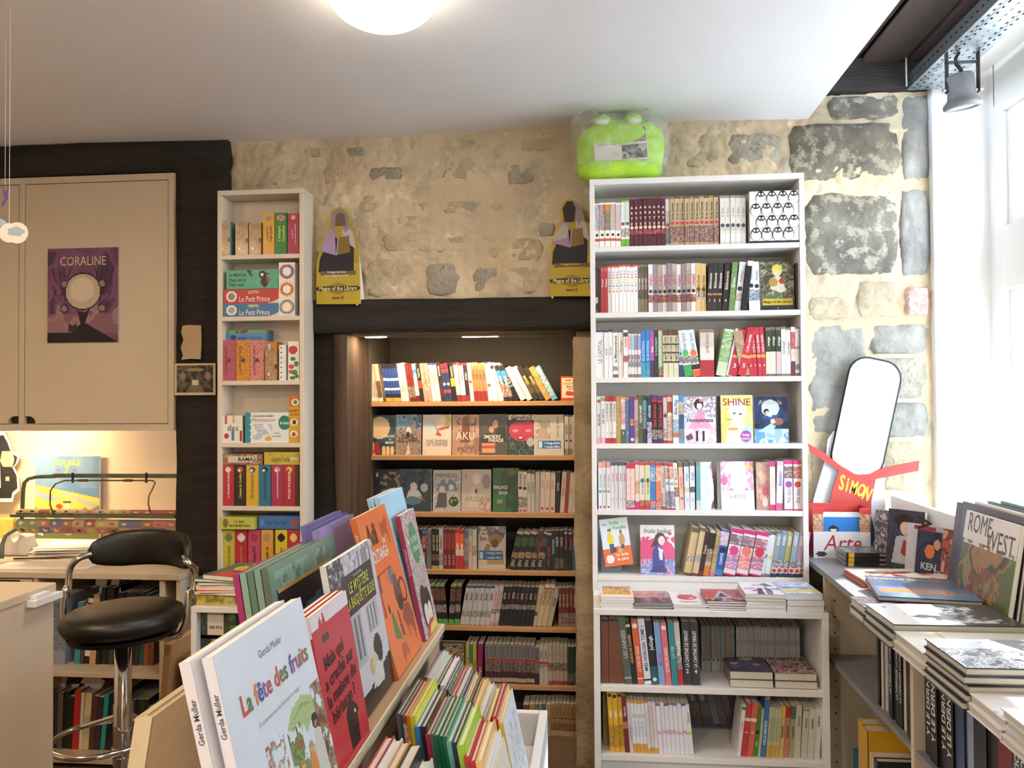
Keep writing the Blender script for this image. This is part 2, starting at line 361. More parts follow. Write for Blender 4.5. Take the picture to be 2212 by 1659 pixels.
def art(bg, *items, n=(34, 46), bg2=None):
    """paint a cover: bg hex (bg2 at the foot), then items in unit coordinates, later over earlier; returns (mb, M, w, h) -> None"""
    shapes = [it for it in items if it[0] != 't']; texts = [it for it in items if it[0] == 't']
    def f(mb, M, w, h):
        rnd = random.Random(len(items)*7+len(bg)); nu, nv = n
        U, V = np.meshgrid((np.arange(nu)+.5)/nu, (np.arange(nv)+.5)/nv)
        a = np.array(lin(bg)); b = np.array(lin(bg2 or bg)); img = a*V[..., None]+b*(1-V[..., None])
        for it in shapes:
            k = it[0]
            if k == 'r': m = (U >= it[1]) & (U <= it[3]) & (V >= it[2]) & (V <= it[4]); img[m] = lin(it[5])
            elif k == 'e': m = ((U-it[1])/it[3])**2+((V-it[2])/it[4])**2 <= 1; img[m] = lin(it[5])
            elif k == 'o': q = ((U-it[1])/it[3])**2+((V-it[2])/it[4])**2; m = (q <= 1) & (q >= it[6]); img[m] = lin(it[5])
            elif k == 'p':
                pts = it[1]; m = np.zeros(U.shape, bool); j = len(pts)-1
                for i in range(len(pts)):
                    (xi, yi), (xj, yj) = pts[i], pts[j]
                    m ^= ((yi > V) != (yj > V)) & (U < (xj-xi)*(V-yi)/((yj-yi) or 1e-9)+xi); j = i
                img[m] = lin(it[2])
            elif k == 'n':
                m = (U >= it[1]) & (U <= it[3]) & (V >= it[2]) & (V <= it[4]); pal = it[5].split('.'); sc = it[6] if len(it) > 6 else 9
                for y, x in zip(*np.nonzero(m)):
                    q = mn.noise(Vector((U[y, x]*sc, V[y, x]*sc*h/w, len(it[5])*.37)))*.5+.5+mn.noise(Vector((U[y, x]*sc*3, V[y, x]*sc*3, 5.1)))*.2
                    g = min(.999, max(0, (q-.24)/.52))*len(pal); gi = int(g); c = pal[gi]; fr_ = g-gi
                    if c == '_': continue
                    col = np.array(lin(c)); nb = pal[min(len(pal)-1, gi+1)] if fr_ > .5 else pal[max(0, gi-1)]
                    if nb != '_':
                        tt_ = abs(fr_-.5); tt_ = tt_*tt_*2; col = col*(1-tt_)+np.array(lin(nb))*tt_
                    img[y, x] = col
        mb.add([M @ Vector((w*i/nu, h*j/nv, 0)) for j in range(nv+1) for i in range(nu+1)],
               [(j*(nu+1)+i, j*(nu+1)+i+1, (j+1)*(nu+1)+i+1, (j+1)*(nu+1)+i) for j in range(nv) for i in range(nu)],
               [tuple(img[j, i]) for j in range(nv) for i in range(nu)])
        for it in texts: put_text(mb, M, w, h, it)
    return f
def put_text(mb, M, w, h, it):
    o = it[6] if len(it) > 6 else {}
    text(mb, it[1], it[4]*w, M @ T(it[2]*w, it[3]*h, .0005) @ Rz(o.get('rot', 0)), it[5], o.get('bold', True), fit=o.get('fit', .94)*w, shear=o.get('shear', 0), cols=o.get('cols'), align=o.get('a', 'c'), squeeze=o.get('sq', 1))
def letters(*its):
    def f(mb, M, w, h):
        for it in its: put_text(mb, M, w, h, it)
    return f
def fig(x, y, s, hair, skin, cloth):
    """a small generic painted figure: body, head, hair"""
    return [('p', [(x-.9*s, 0), (x-.6*s, y-.7*s), (x-.2*s, y-.45*s), (x+.2*s, y-.45*s), (x+.6*s, y-.7*s), (x+.9*s, 0)], cloth), ('e', x, y, .5*s, .45*s, hair), ('e', x, y-.08*s, .3*s, .3*s, skin), ('e', x, y+.2*s, .42*s, .2*s, hair)]
_seen = set()
def uniq(label):
    k = label.lower()
    assert k not in _seen, 'label twice: '+label
    n = len(label.replace('-', '').split())
    if not 4 <= n <= 16: print('LABEL LENGTH', n, label)
    _seen.add(k); return label
def row(Y, z, runs, x0, x1, where, end, noun, depth, group, name=None, top_ref=None, hard=False, jit=.008, m=None):
    """upright books along x between pixel columns x0 and x1 of the plane y=Y, standing at height z"""
    name = name or noun.replace(' ', '_'); s = Y/F; X0 = P(x0, 900, Y).x; X1 = P(x1, 900, Y).x
    tot = sum(r[0]*r[1]/math.cos(math.radians(r[3])) for r in runs); k = (X1-X0)/tot; x = X0; rnd = random.Random(int(x0+z*1000))
    for r in runs:
        n, wp, hp, lean, style, look, title = r[:7]; opt = r[7] if len(r) > 7 else {}
        if style == 'gap': x += n*wp*k/math.cos(math.radians(lean)); continue
        a = math.radians(lean); h = hp*s; th = wp*k*.94
        styles = style.split('/')
        for i in range(n):
            st = styles[i % len(styles)]; hh = h*(1+rnd.uniform(-.012, .012))
            foot = wp*k/math.cos(a)
            xb = x+foot/2
            # the lower corner on the side it leans to touches the shelf
            dz = th/2*abs(math.sin(a))
            M = T(xb, Y+rnd.uniform(0, jit)+opt.get('dy', 0), z+dz) @ Ry(lean)
            lab = f'{look} {noun}, {ORD[i]} of {NUM[n-1]} alike {end}, {where}' if n > 1 else f'{look} {noun}, {where}'
            if len(lab.split()) > 16: lab = lab.replace(' alike', '')
            if len(lab.split()) > 16 and end: lab = lab.replace(' '+end, '')
            book(name, uniq(lab), 'book', group, M, th, opt.get('d', depth), hh, st, title, (opt['num'][i % len(opt['num'])] if 'num' in opt else None), hard=hard, seed=i+n*31, m=m)
            x += foot
def faceout(name, label, group, Y, px0, px1, pytop, z, cover, style='ddd', lean=8, th=.016, parts=False, yaw=0, m=None, roll=0, lett=None, hard=False):
    """a book shown cover out, its foot at depth Y and height z, spanning the pixel columns"""
    a = P(px0, 900, Y); b = P(px1, 900, Y); w = b.x-a.x; h = (P(px0, pytop, Y+.02).z-z)/math.cos(math.radians(lean))
    M = T(a.x, Y, z+.0005+(w*math.sin(math.radians(abs(roll))) if roll < 0 else 0)) @ Rz(yaw) @ Ry(-roll if 0 else roll) @ Rx(-lean) @ FACE @ T(-th/2, 0, 0)
    return book(name, uniq(label), 'book', group, M, th, w, h, style, cover=cover, m=m or GLOSSY, parts=parts, lett=lett, hard=hard)
# ================================================================== THE ROOM
WY = 3.33
def S(name, mb, m, label, cat, bevel=0, smooth=False, M=None):
    return tag(build(name, mb, m, M=M, bevel=bevel, smooth=smooth), label, cat, kind='structure')
def ceil_z(x):
    xs = [-3.6, -2.4, -1.5, -.8, -.05, .88]; zs = [2.62, 2.617, 2.603, 2.597, 2.624, 2.61]
    return float(np.interp(x, xs, zs))
def lumpy(lo, hi, res, amp, seed=0, fr=6, stretch=(1, 1, 1)):
    """a hewn block: a box whose faces are gridded and pushed by noise"""
    mb = MB(); lo = Vector(lo); hi = Vector(hi); d = hi-lo
    n = [max(1, int(round(d[i]/res))) for i in range(3)]; idx = {}
    def vert(i, j, k):
        if (i, j, k) not in idx:
            p = Vector((lo.x+d.x*i/n[0], lo.y+d.y*j/n[1], lo.z+d.z*k/n[2]))
            q = Vector((p.x*stretch[0], p.y*stretch[1], p.z*stretch[2]))*fr+Vector((seed, seed*2, 0))
            o = Vector((mn.noise(q), mn.noise(q+Vector((31, 7, 3))), mn.noise(q+Vector((5, 11, 47)))))*amp
            o += Vector((mn.noise(q*4), mn.noise(q*4+Vector((3, 3, 3))), mn.noise(q*4+Vector((9, 1, 2)))))*amp*.35
            e = sum((a == 0 or a == b) for a, b in zip((i, j, k), n))
            if e >= 2:
                c = (lo+hi)/2; o += (c-p).normalized()*amp*.6
            idx[(i, j, k)] = len(mb.v); mb.v.append(tuple(p+o))
        return idx[(i, j, k)]
    for a in range(3):
        b, c = (a+1) % 3, (a+2) % 3
        for s in (0, n[a]):
            for j in range(n[b]):
                for k in range(n[c]):
                    q = []
                    for dj, dk in ((0, 0), (1, 0), (1, 1), (0, 1)):
                        t = [0, 0, 0]; t[a] = s; t[b] = j+dj; t[c] = k+dk; q.append(vert(*t))
                    mb.f.append(tuple(q if s else q[::-1])); mb.c.append((1, 1, 1))
    return mb
S('floor', MB().box((-3.6, -2.35, -.1), (1.75, 4.1, 0)), FLOORM, 'brown floor hidden under the furniture', 'floor')
# ceiling slab with its slight sag
mb = MB(); xs = [-3.6+4.47*i/18 for i in range(19)]
for k, y in enumerate((-2.35, WY+.02)):
    for x in xs: mb.v += [(x, y, ceil_z(x))]
for k, y in enumerate((-2.35, WY+.02)):
    for x in xs: mb.v += [(x, y, ceil_z(x)+.1)]
N_ = 19
for i in range(18):
    mb.f += [(i, i+N_, i+N_+1, i+1), (i+2*N_, i+1+2*N_, i+1+3*N_, i+3*N_), (i, i+1, i+1+2*N_, i+2*N_), (i+N_, i+3*N_, i+1+3*N_, i+1+N_)]
mb.f += [(18, 18+N_, 18+3*N_, 18+2*N_), (0, 2*N_, 3*N_, N_)]; mb.c = [(1, 1, 1)]*len(mb.f)
S('ceiling', mb, CEILPAINT, 'smooth white painted ceiling slab ending short of the window', 'ceiling', smooth=False)

# back wall: mortar sheet with the niche left open
AX0, AX1, AZ = -1.012, -.072, 1.776          # niche opening
def wall_sheet(x0, x1, z0, z1, step=.008):
    mb = MB(); nx = max(1, int((x1-x0)/step)); nz = max(1, int((z1-z0)/step))
    for j in range(nz+1):
        for i in range(nx+1):
            x = x0+(x1-x0)*i/nx; z = z0+(z1-z0)*j/nz; p = Vector((x, 0, z))
            o = mn.noise(p*4)*.009+mn.noise(p*10+Vector((4, 0, 2)))*.0055-abs(mn.noise(p*19+Vector((1, 2, 3))))*.006+mn.noise(p*41)*.0035+mn.noise(p*85)*.0018-max(0, mn.noise(p*14+Vector((9, 0, 9)))-.25)*.02*-1
            if j == nz: z = min(z+mn.noise(p*30)*.006, z1)
            mb.v.append((x, WY-.008+o, z))
    for j in range(nz):
        for i in range(nx):
            a = j*(nx+1)+i; mb.f.append((a, a+1, a+nx+2, a+nx+1))
    mb.c = [(1, 1, 1)]*len(mb.f); return mb
wall = thing('wall_back', 'rough cream mortared rubble stone wall behind the bookcases', 'wall', kind='structure')
sh = wall_sheet(-1.53, 1.33, AZ+.03, 2.7)
sh2 = wall_sheet(.02, 1.33, 0, AZ+.055, .02)
n0 = len(sh.v); sh.v += sh2.v; sh.f += [tuple(i+n0 for i in f) for f in sh2.f]; sh.c += sh2.c
sh.box((-1.47, WY+.02, AZ+.06), (1.75, WY+.3, 2.95)); sh.box((AX1+.01, WY+.02, 0), (1.75, WY+.3, AZ)); sh.box((-1.67, WY+.03, 0), (AX0-.04, WY+.3, AZ+.1))
build('mortar', sh, PLASTER, wall, smooth=True)
def stone(px, m, seed, out=.010, Y=WY-.0):
    """one rubble stone bedded in the mortar, within a pixel box or outline"""
    rnd = random.Random(seed); x0, y0, x1, y1 = px
    a = P(x0, y1, Y); b = P(x1, y0, Y); cx, cz = (a.x+b.x)/2, (a.z+b.z)/2; w, h = (b.x-a.x)/2, (b.z-a.z)/2
    n = 22; out_ = []
    for i in range(n):
        t = 2*PI*i/n; c, s = math.cos(t), math.sin(t)
        k = 1/max(abs(c), abs(s))**(.72 if x0 < 1690 else .93)*(rnd.uniform(.88, 1.03) if x0 < 1690 else rnd.uniform(.97, 1.04))
        out_.append((cx+w*c*k*.97, cz+h*s*k*.97))
    v = []; f = []
    for r, dz in ((1.06, .012), (.97, -out*.35), (.84, -out*.9), (.6, -out), (.3, -out)):
        for i, (x, z) in enumerate(out_):
            q = Vector((x*9, seed, z*9)); d = mn.noise(q*2)*.006*(r < 1)+mn.noise(q*5)*.0025*(r < 1)
            v.append((cx+(x-cx)*r, Y-.008+dz+d, cz+(z-cz)*r))
    R = 5
    for j in range(R-1):
        for i in range(n): f.append((j*n+i, j*n+(i+1) % n, (j+1)*n+(i+1) % n, (j+1)*n+i))
    v.append((cx, Y-.008-out, cz)); c = len(v)-1
    for i in range(n): f.append(((R-1)*n+i, (R-1)*n+(i+1) % n, c))
    mb = MB(); mb.add(v, f); return build('stone', mb, m, wall, smooth=True)
_st = [((782, 555, 896, 646), ST_BEIGE), ((919, 566, 995, 641), ST_GREY), ((1021, 577, 1079, 633), ST_GREY), ((1093, 575, 1176, 635), ST_BEIGE), ((825, 501, 930, 547), ST_BEIGE),
       ((936, 505, 1024, 549), ST_BEIGE), ((750, 418, 825, 498), ST_BEIGE), ((898, 338, 1035, 391), ST_BEIGE), ((797, 360, 872, 393), ST_GREY), ((543, 382, 605, 409), ST_GREY),
       ((540, 328, 596, 354), ST_BEIGE), ((657, 318, 697, 343), ST_BEIGE), ((748, 318, 790, 340), ST_GREY), ((1093, 353, 1157, 402), ST_GREY), ((888, 438, 941, 464), ST_BEIGE),
       ((952, 433, 1034, 463), ST_BEIGE), ((1046, 440, 1090, 478), ST_BEIGE), ((847, 466, 927, 492), ST_BEIGE), ((1084, 512, 1176, 568), ST_BEIGE), ((1163, 481, 1200, 513), ST_GREY),
       ((620, 372, 668, 402), ST_BEIGE), ((1040, 490, 1080, 560), ST_BEIGE), ((700, 360, 745, 400), ST_BEIGE), ((1000, 300, 1050, 325), ST_BEIGE), ((1120, 300, 1200, 330), ST_BEIGE),
       ((1475, 290, 1560, 366), ST_BEIGE), ((1566, 284, 1690, 362), ST_GREY), ((1440, 300, 1470, 360), ST_BEIGE),
       ((1700, 262, 1944, 398), ST_BLOTCH), ((1790, 205, 1944, 262), ST_BLOTCH), ((1738, 410, 1940, 600), ST_BLOTCH), ((1946, 205, 2004, 395), ST_PALE), ((1944, 408, 2004, 600), ST_PALE),
       ((1742, 640, 1840, 692), ST_BEIGE), ((1744, 700, 1870, 940), ST_PALE), ((1876, 700, 2002, 766), ST_PALE), ((1870, 772, 2002, 862), ST_GREY), ((1906, 868, 2004, 946), ST_PALE), ((1895, 952, 2006, 1060), ST_BEIGE),
       ((1746, 950, 1880, 1080), ST_BEIGE), ((1850, 606, 1940, 690), ST_BEIGE)]
for i, (b, m) in enumerate(_st): stone(b, m, i+1, out=.002 if m is ST_BEIGE and b[0] < 1700 else .005 if b[0] < 1700 else .009)
stone((1950, 619, 2004, 684), TERRA, 77, out=.022)['label'] = 'broken rose-red brick face'
# pier at the niche's window side
S('stone_pillar', lumpy((AX1, WY-.03, 0), (.05, WY+.42, AZ-.02), .03, .008, 3), PIER, 'brown worn stone pier between the niche and the large white bookcase', 'pillar', smooth=True)
# timbers
S('timber_pillar', lumpy((-1.757, WY-.035, 0), (-1.522, WY+.25, 2.5), .045, .008, 1, 5, (1, 1, .3)), TIMBER, 'black old timber post between the cupboard recess and the narrow bookcase', 'timber', smooth=True)
S('timber_pillar', lumpy((-1.47, WY-.0, 0), (-1.055, WY+.25, AZ+.06), .04, .014, 5, 5, (1, 1, .4)), TIMBER, 'black rough timber and dark wall beside the lit niche', 'timber', smooth=True)
S('timber_pillar', lumpy((-1.06, WY-.045, 0), (AX0, WY+.32, AZ), .022, .007, 9, 9, (1, 1, .15)), TIMBER_B, 'brown split timber post lit at the edge of the niche', 'timber', smooth=True)
S('timber_beam', lumpy((-3.6, WY-.045, P(200, 383, WY).z), (-1.522, WY+.25, 2.612), .05, .008, 2, 5, (.3, 1, 1)), TIMBER_H, 'black old beam under the ceiling above the grey-beige cupboard', 'beam', smooth=True)
S('timber_lintel', lumpy((-1.19, WY-.05, AZ), (.06, WY+.27, 1.912), .035, .009, 4, 5, (.25, 1, 1)), TIMBER_H, 'black hewn oak lintel over the lit book niche', 'lintel', smooth=True)
S('timber_beam', lumpy((.8, WY-.06, 2.70), (1.32, WY+.1, 2.87), .04, .006, 8), TIMBER_H, 'short black beam end above the stone by the steel tray', 'beam', smooth=True)
# niche lining
mb = MB(); mb.box((AX0-.05, 3.98, 0), (AX1+.05, 4.02, 1.9)); mb.box((AX0-.05, WY+.27, 1.86), (AX1+.05, 4.0, 1.9))
mb.box((AX0-.03, WY+.3, 0), (AX0+.012, 4.0, 1.87)); mb.box((AX1-.005, WY+.35, 0), (AX1+.03, 4.0, 1.87))
S('wall_niche', mb, GREYPAN, 'dark grey lining board at the back of the book niche', 'wall')
# recess lining behind the desk
mb = MB(); mb.box((-3.6, 3.95, 0), (-1.55, 3.99, 2.6)); mb.box((-1.745, WY+.05, 0), (-1.73, 3.97, 2.5)); mb.box((-3.62, -2.35, 0), (-3.58, 3.97, 2.7))
S('wall_left', mb, CREAM_L, 'cream panelled wall of the desk recess', 'wall')
# white reveal beside the window
S('wall_reveal', MB().box((1.326, WY-.045, 0), (1.56, WY+.02, 2.84)), WALLPAINT, 'smooth white painted reveal between stone wall and window', 'wall', bevel=.004)
# window wall
WX = 1.533
mb = MB(); mb.box((WX, 3.235, 0), (WX+.14, 3.6, 2.9)); mb.box((WX, -2.3, 0), (WX+.14, 3.24, .92)); mb.box((WX, -2.3, 2.60), (WX+.14, 3.24, 2.9)); mb.box((WX, -2.35, 0), (WX+.14, 1.80, 2.9))
S('wall_right', mb, WALLPAINT, 'white window wall beside the display table', 'wall')
mb = MB()
for y0, y1 in ((3.205, 3.236), (2.28, 2.36), (1.78, 1.83)): mb.box((WX-.004, y0, .92), (WX+.1, y1, 2.60))
for z0, z1 in ((.9, .96), (1.894, 2.133), (2.575, 2.602)): mb.box((WX-.002, 1.80, z0), (WX+.096, 3.236, z1))
win = tag(build('window_1', mb, WALLPAINT, bevel=.004), 'white framed shop window with upper lights along the display table', 'window', kind='structure')
mb = MB()
for y0, y1 in ((2.36, 3.205), (1.83, 2.28)):
    for z0, z1 in ((.96, 1.894), (2.133, 2.575)):
        for a, b in ((y0, y0+.035), (y1-.035, y1)): mb.box((WX+.03, a, z0), (WX+.07, b, z1))
        for a, b in ((z0, z0+.035), (z1-.035, z1)): mb.box((WX+.03, y0+.035, a), (WX+.07, y1-.035, b))
build('window_sash', mb, WALLPAINT, win, bevel=.002)
for y0, y1 in ((2.36, 3.205), (1.83, 2.28)):
    for z0, z1 in ((.96, 1.894), (2.133, 2.575)):
        build('pane', MB().box((WX+.048, y0+.035, z0+.035), (WX+.052, y1-.035, z1-.035)), GLASS, win)
S('soffit', MB().box((1.385, -2.3, 2.762), (WX+.01, WY, 2.80)), WALLPAINT, 'white strip of ceiling between the steel tray and the window wall', 'ceiling')
S('window_sill', MB().box((1.17, .5, .88), (WX+.02, 3.28, .92)), WALLPAINT, 'white window ledge behind the table back board', 'sill', bevel=.003)
# wall behind the photographer with an added opening sized for frontal light, and the soffit over the table
mb = MB(); mb.box((-3.6, -2.35, 0), (.2, -2.25, 2.75)); mb.box((1.45, -2.35, 0), (1.67, -2.25, 2.9)); mb.box((.2, -2.35, 1.15), (1.4, -2.25, 2.9)); mb.box((.2, -2.35, 0), (1.4, -2.25, .35)); mb.box((.2, -2.35, .3), (.9, -2.25, 1.2)); mb.box((1.4, -2.35, 0), (1.46, -2.25, 2.9)); mb.box((.85, -2.35, 0), (1.45, -2.25, .45))
S('wall_front', mb, WALLPAINT, 'white wall behind the camera', 'wall')
# timber ceiling over the window bay
bay = thing('ceiling_bay', 'dark boarded ceiling between the white slab and the window', 'ceiling', kind='structure')
for i, (a, b) in enumerate(((.78, 1.05), (1.068, 1.215), (1.226, 1.38), (1.39, 1.6))):
    rnd = random.Random(i); mb = lumpy((a, -2.3, 2.80+(.02 if i == 0 else 0)), (b, WY, 2.84), .09, .004, i*5, 3, (1, .2, 1)); build('plank', mb, PLANKM, bay, smooth=True)
build('backing_board', MB().box((.78, -2.35, 2.85), (1.7, WY+.1, 2.89)), TIMBER_H, bay)

# ------------------------------------------------------------------ outdoors, seen through the window
S('pavement', MB().box((1.8, -12, -.25), (30, 40, -.12)), mat('pale_pavement', 'c8cbcd', .8, var=.08, scale=2), 'pale sunlit street paving outside the window', 'pavement')
fc = thing('far_building', 'pale rendered house front across the street', 'building', (15, 18, -.12))
build('wall', MB().box((0, -16, 0), (3, 12, 7)), FACADE, fc)
for yy in (-14, -10.5, -7, -3.5, 0, 3.5, 7):
    for zz in (1, 4.2):
        wd = build('window', MB().box((-.06, yy, zz), (.02, yy+1.2, zz+1.8)), WALLPAINT, fc)
        build('pane', MB().box((-.07, yy+.1, zz+.1), (-.062, yy+1.1, zz+1.7)), mat('dim_window_glass', '5b6a70', .1), wd)
for i, (tx, ty, th_) in enumerate(((6.2, 11.2, 4.4), (8.2, 15.5, 5.2))):
    tr = thing('street_tree', ['sunlit green tree just outside the window', 'taller green tree farther along the street'][i], 'tree', (tx, ty, -.12), group='street trees')
    build('trunk', MB().tube([(0, 0, 0), (.05, 0, 1.2), (0, .05, 2.4), (.1, 0, th_*.8)], [.13, .11, .08, .03], 9), TIMBER_B, tr)
    rnd = random.Random(i); mb = MB()
    for k in range(2600):
        t = rnd.uniform(0, 2*PI); ph = rnd.uniform(-1, 1); rr = rnd.uniform(.45, 1)**.5
        p = Vector((math.cos(t)*math.sqrt(1-ph*ph)*1.35*rr, math.sin(t)*math.sqrt(1-ph*ph)*1.35*rr, th_*.68+ph*1.5*rr))
        u = Vector((rnd.uniform(-1, 1), rnd.uniform(-1, 1), rnd.uniform(-1, 1))).normalized(); q = u.orthogonal().normalized(); s = rnd.uniform(.05, .09)
        mb.add([p-u*s, p+q*s*.5, p+u*s, p-q*s*.5], [(0, 1, 2, 3)])
    build('foliage', mb, LEAF, tr)['kind'] = 'stuff'

# ================================================================== BOOKCASES
def board(parent, name, lo, hi, m, bevel=.0012): return build(name, MB().box(lo, hi), m, parent, bevel=bevel)
BY = 3.05; BX0, BX1 = P(1276.5, 800, BY).x, P(1742.5, 800, BY).x
zs = [P(1510, y, BY).z for y in (528, 672, 814, 958, 1103, 1246)]
ZTOP = P(1506, 380, BY).z
LY = 2.785; ZL = P(1530, 1326, LY).z+.009; LX1 = BX0+.012+(P(1783, 1400, LY).x-P(1281, 1400, LY).x)
bc = thing('bookcase', 'tall white six-shelf bookcase against the stone wall, full of comic volumes', 'bookcase', (BX0, BY, ZL))
W = BX1-BX0; D = 3.262-BY; H = ZTOP-ZL
for x in (0, W-.019): board(bc, 'side_panel', (x, 0, .0), (x+.019, D, H-.022), WHITE_L)
board(bc, 'top_panel', (0, 0, H-.0215), (W, D, H), WHITE_L)
board(bc, 'back_panel', (.019, D-.008, 0), (W-.019, D-.001, H-.022), WHITE_L)
for z in zs: board(bc, 'shelf', (.0192, .001, z-ZL-.019), (W-.0192, D-.0085, z-ZL), WHITE_L)
board(bc, 'plinth_panel', (.0192, .004, 0), (W-.0192, .02, zs[5]-ZL-.0195), WHITE_L)
lc = thing('bookcase', 'deep white lower bookcase carrying comic stacks under the tall one', 'bookcase', (BX0+.002, LY, 0))
LW = LX1-BX0-.002; LD = 3.275-LY; zl = [P(1530, y, LY).z for y in (1487.5, 1638)]
for x in (0, LW-.022): board(lc, 'side_panel', (x, 0, 0), (x+.022, LD, ZL-.0205), WHITE_L)
board(lc, 'top_panel', (0, 0, ZL-.02), (LW, LD, ZL), WHITE_L)
board(lc, 'back_panel', (.022, LD-.01, 0), (LW-.022, LD-.001, ZL-.021), WHITE_L)
for z in zl: board(lc, 'shelf', (.0222, .001, z-.02), (LW-.0222, LD-.0105, z), WHITE_L)
board(lc, 'plinth_panel', (.0222, .03, 0), (LW-.0222, .045, zl[1]-.021), WHITE_L)
# narrow bookcase
NY = 3.17; NX0, NX1 = P(469.5, 600, NY).x, P(656, 600, NY).x
zn = [P(560, y, NY).z for y in (549.5, 683, 822, 957, 1094, 1238)]; NT = P(560, 409, NY).z
nc = thing('bookcase', 'narrow warm-white bookcase of game boxes beside the black post', 'bookcase', (NX0, NY, 0))
NW = NX1-NX0; ND = .118
for x in (0, NW-.018): board(nc, 'side_panel', (x, 0, 0), (x+.018, ND, NT-.0205), WARM_L)
board(nc, 'top_panel', (0, 0, NT-.02), (NW, ND, NT), WARM_L)
board(nc, 'back_panel', (.018, ND-.006, 0), (NW-.018, ND-.001, NT-.021), WARM_L)
for z in zn: board(nc, 'shelf', (.0182, .001, z-.018), (NW-.0182, ND-.0065, z), WARM_L)
# niche shelves
AY = 3.62; za = [P(1010, y, AY).z for y in (867, 984, 1107.5, 1231.5, 1352.5, 1477, 1600)]
ns = thing('niche_shelving', 'oak-edged shelving built into the lit stone niche', 'shelving', (AX0, AY, 0))
AW = AX1-AX0
for z in za: board(ns, 'shelf', (.013, 0, z-.021), (AW-.006, .355, z), OAK)
board(ns, 'base_panel', (.013, .03, .02), (AW-.006, .045, za[6]-.022), BROWNP)
led = thing('strip_light', 'warm strip light under the lintel of the niche', 'lamp', (-.478, WY+.17, AZ-.004))
build('channel', MB().box((-.085, -.012, 0), (.08, .012, .008)), GALV, led)
build('diffuser', MB().box((-.08, -.009, -.003), (.075, .009, -.0005)), LEDM, led)
led2 = thing('strip_light', 'short warm strip light in the corner by the brown post', 'lamp', (-.93, WY+.12, AZ-.004))
build('channel', MB().box((-.05, -.012, 0), (.05, .012, .008)), GALV, led2)
build('diffuser', MB().box((-.045, -.009, -.003), (.045, .009, -.0005)), LEDM, led2)
o = light('niche_light', 'AREA', (-.53, WY+.16, AZ-.012), 3.6, (1, .74, .47), (0, .35, -1), .8, .02)
o = light('niche_corner_light', 'AREA', (-.95, WY+.1, AZ-.012), .5, (1, .7, .42), (-.4, -.1, -1), .05, .02)

# ================================================================== CEILING LAMP, TRAY, SPOT
cz = ceil_z(-.56); lp = thing('ceiling_lamp', 'round opal glass lamp glowing on the white ceiling', 'lamp', (-.545, 2.10, cz))
build('mounting_ring', MB().lathe([(.142, -.004), (.145, -.014), (.145, -.02), (.13, -.022)], 40), WHITE_L, lp, smooth=True)
build('opal_globe', MB().lathe([(.148*math.cos(a*PI/24), -.022-.092*math.sin(a*PI/24)) for a in range(0, 12)]+[(.002, -.114)], 40), OPAL, lp, smooth=True)
light('ceiling_lamp_glow', 'AREA', (-.545, 2.10, cz-.125), 5, (1, .82, .6), (0, 0, -1), .26)
l2 = thing('ceiling_lamp', 'second round opal ceiling lamp over the counter behind the camera', 'lamp', (-2.3, 1.2, ceil_z(-2.3)))
build('opal_globe', MB().lathe([(.148*math.cos(a*PI/24), -.022-.092*math.sin(a*PI/24)) for a in range(0, 12)]+[(.002, -.114)], 32), OPAL, l2, smooth=True)
light('counter_lamp_glow', 'AREA', (-2.3, 1.2, ceil_z(-2.3)-.125), 15, (1, .66, .38), (0, 0, -1), .26)
for lx, ly, e_ in ((-1.3, -.7, 26), (.35, -.9, 26)):  # two unseen lamps added to fill the left and front with light
    l3 = thing('ceiling_lamp', 'added opal fill lamp, unseen behind the camera, %s' % ('over the room' if lx < 0 else 'toward the window'), 'lamp', (lx, ly, ceil_z(lx)))
    build('opal_globe', MB().lathe([(.148*math.cos(a*PI/24), -.022-.092*math.sin(a*PI/24)) for a in range(0, 12)]+[(.002, -.114)], 32), OPAL, l3, smooth=True)
    light('added_fill_glow', 'AREA', (lx, ly, ceil_z(lx)-.125), e_, (1, .86, .70), (0, 0, -1), .26)
# galvanised cable tray: a perforated channel
tz = 2.69; TX0, TX1 = 1.228, 1.370
tray = thing('cable_tray', 'galvanised perforated cable tray running under the dark boards', 'cable tray', (TX0, WY-.06, tz))
TL = 3.2
def perforated(y0, y1, x0, x1, nslot, rows):
    """flat strip in x/y with slots cut out: the cells of a grid that fall in a slot are left open"""
    mb = MB(); ny = nslot*5; xs_ = [x0]
    for r in rows: xs_ += [r-.0035, r+.0035]
    xs_.append(x1)
    vid = {}
    def V(i, j):
        if (i, j) not in vid: vid[(i, j)] = len(mb.v); mb.v.append((xs_[i], y0+(y1-y0)*j/ny, 0))
        return vid[(i, j)]
    for i in range(len(xs_)-1):
        for j in range(ny):
            if i % 2 == 1 and (j+(2 if (i//2) % 2 else 0)) % 5 in (1, 2): continue
            mb.f.append((V(i, j), V(i+1, j), V(i+1, j+1), V(i, j+1)))
    mb.c = [(1, 1, 1)]*len(mb.f); return mb
o = build('tray_bottom', perforated(-TL, 0, 0, TX1-TX0, 86, [.016, .036, .068, .100, .120]), GALV, tray)
sm = o.modifiers.new('thickness', 'SOLIDIFY'); sm.thickness = .0016
for k, x in enumerate((0, TX1-TX0)):
    mb = perforated(-TL, 0, 0, .055, 86, [.03]); mb.v = [(x, p[1], p[0]) for p in mb.v]
    o = build('tray_side', mb, STEEL_D if k == 0 else GALV, tray); sm = o.modifiers.new('thickness', 'SOLIDIFY'); sm.thickness = .0016
for x in (.026, .11): build('pressed_rib', MB().tube([(x, -TL, 0), (x, 0, 0)], .0035, 6), GALV, tray)
build('outer_flange', MB().box((TX1-TX0+.001, -TL, .045), (TX1-TX0+.03, 0, .047)), GALV, tray)
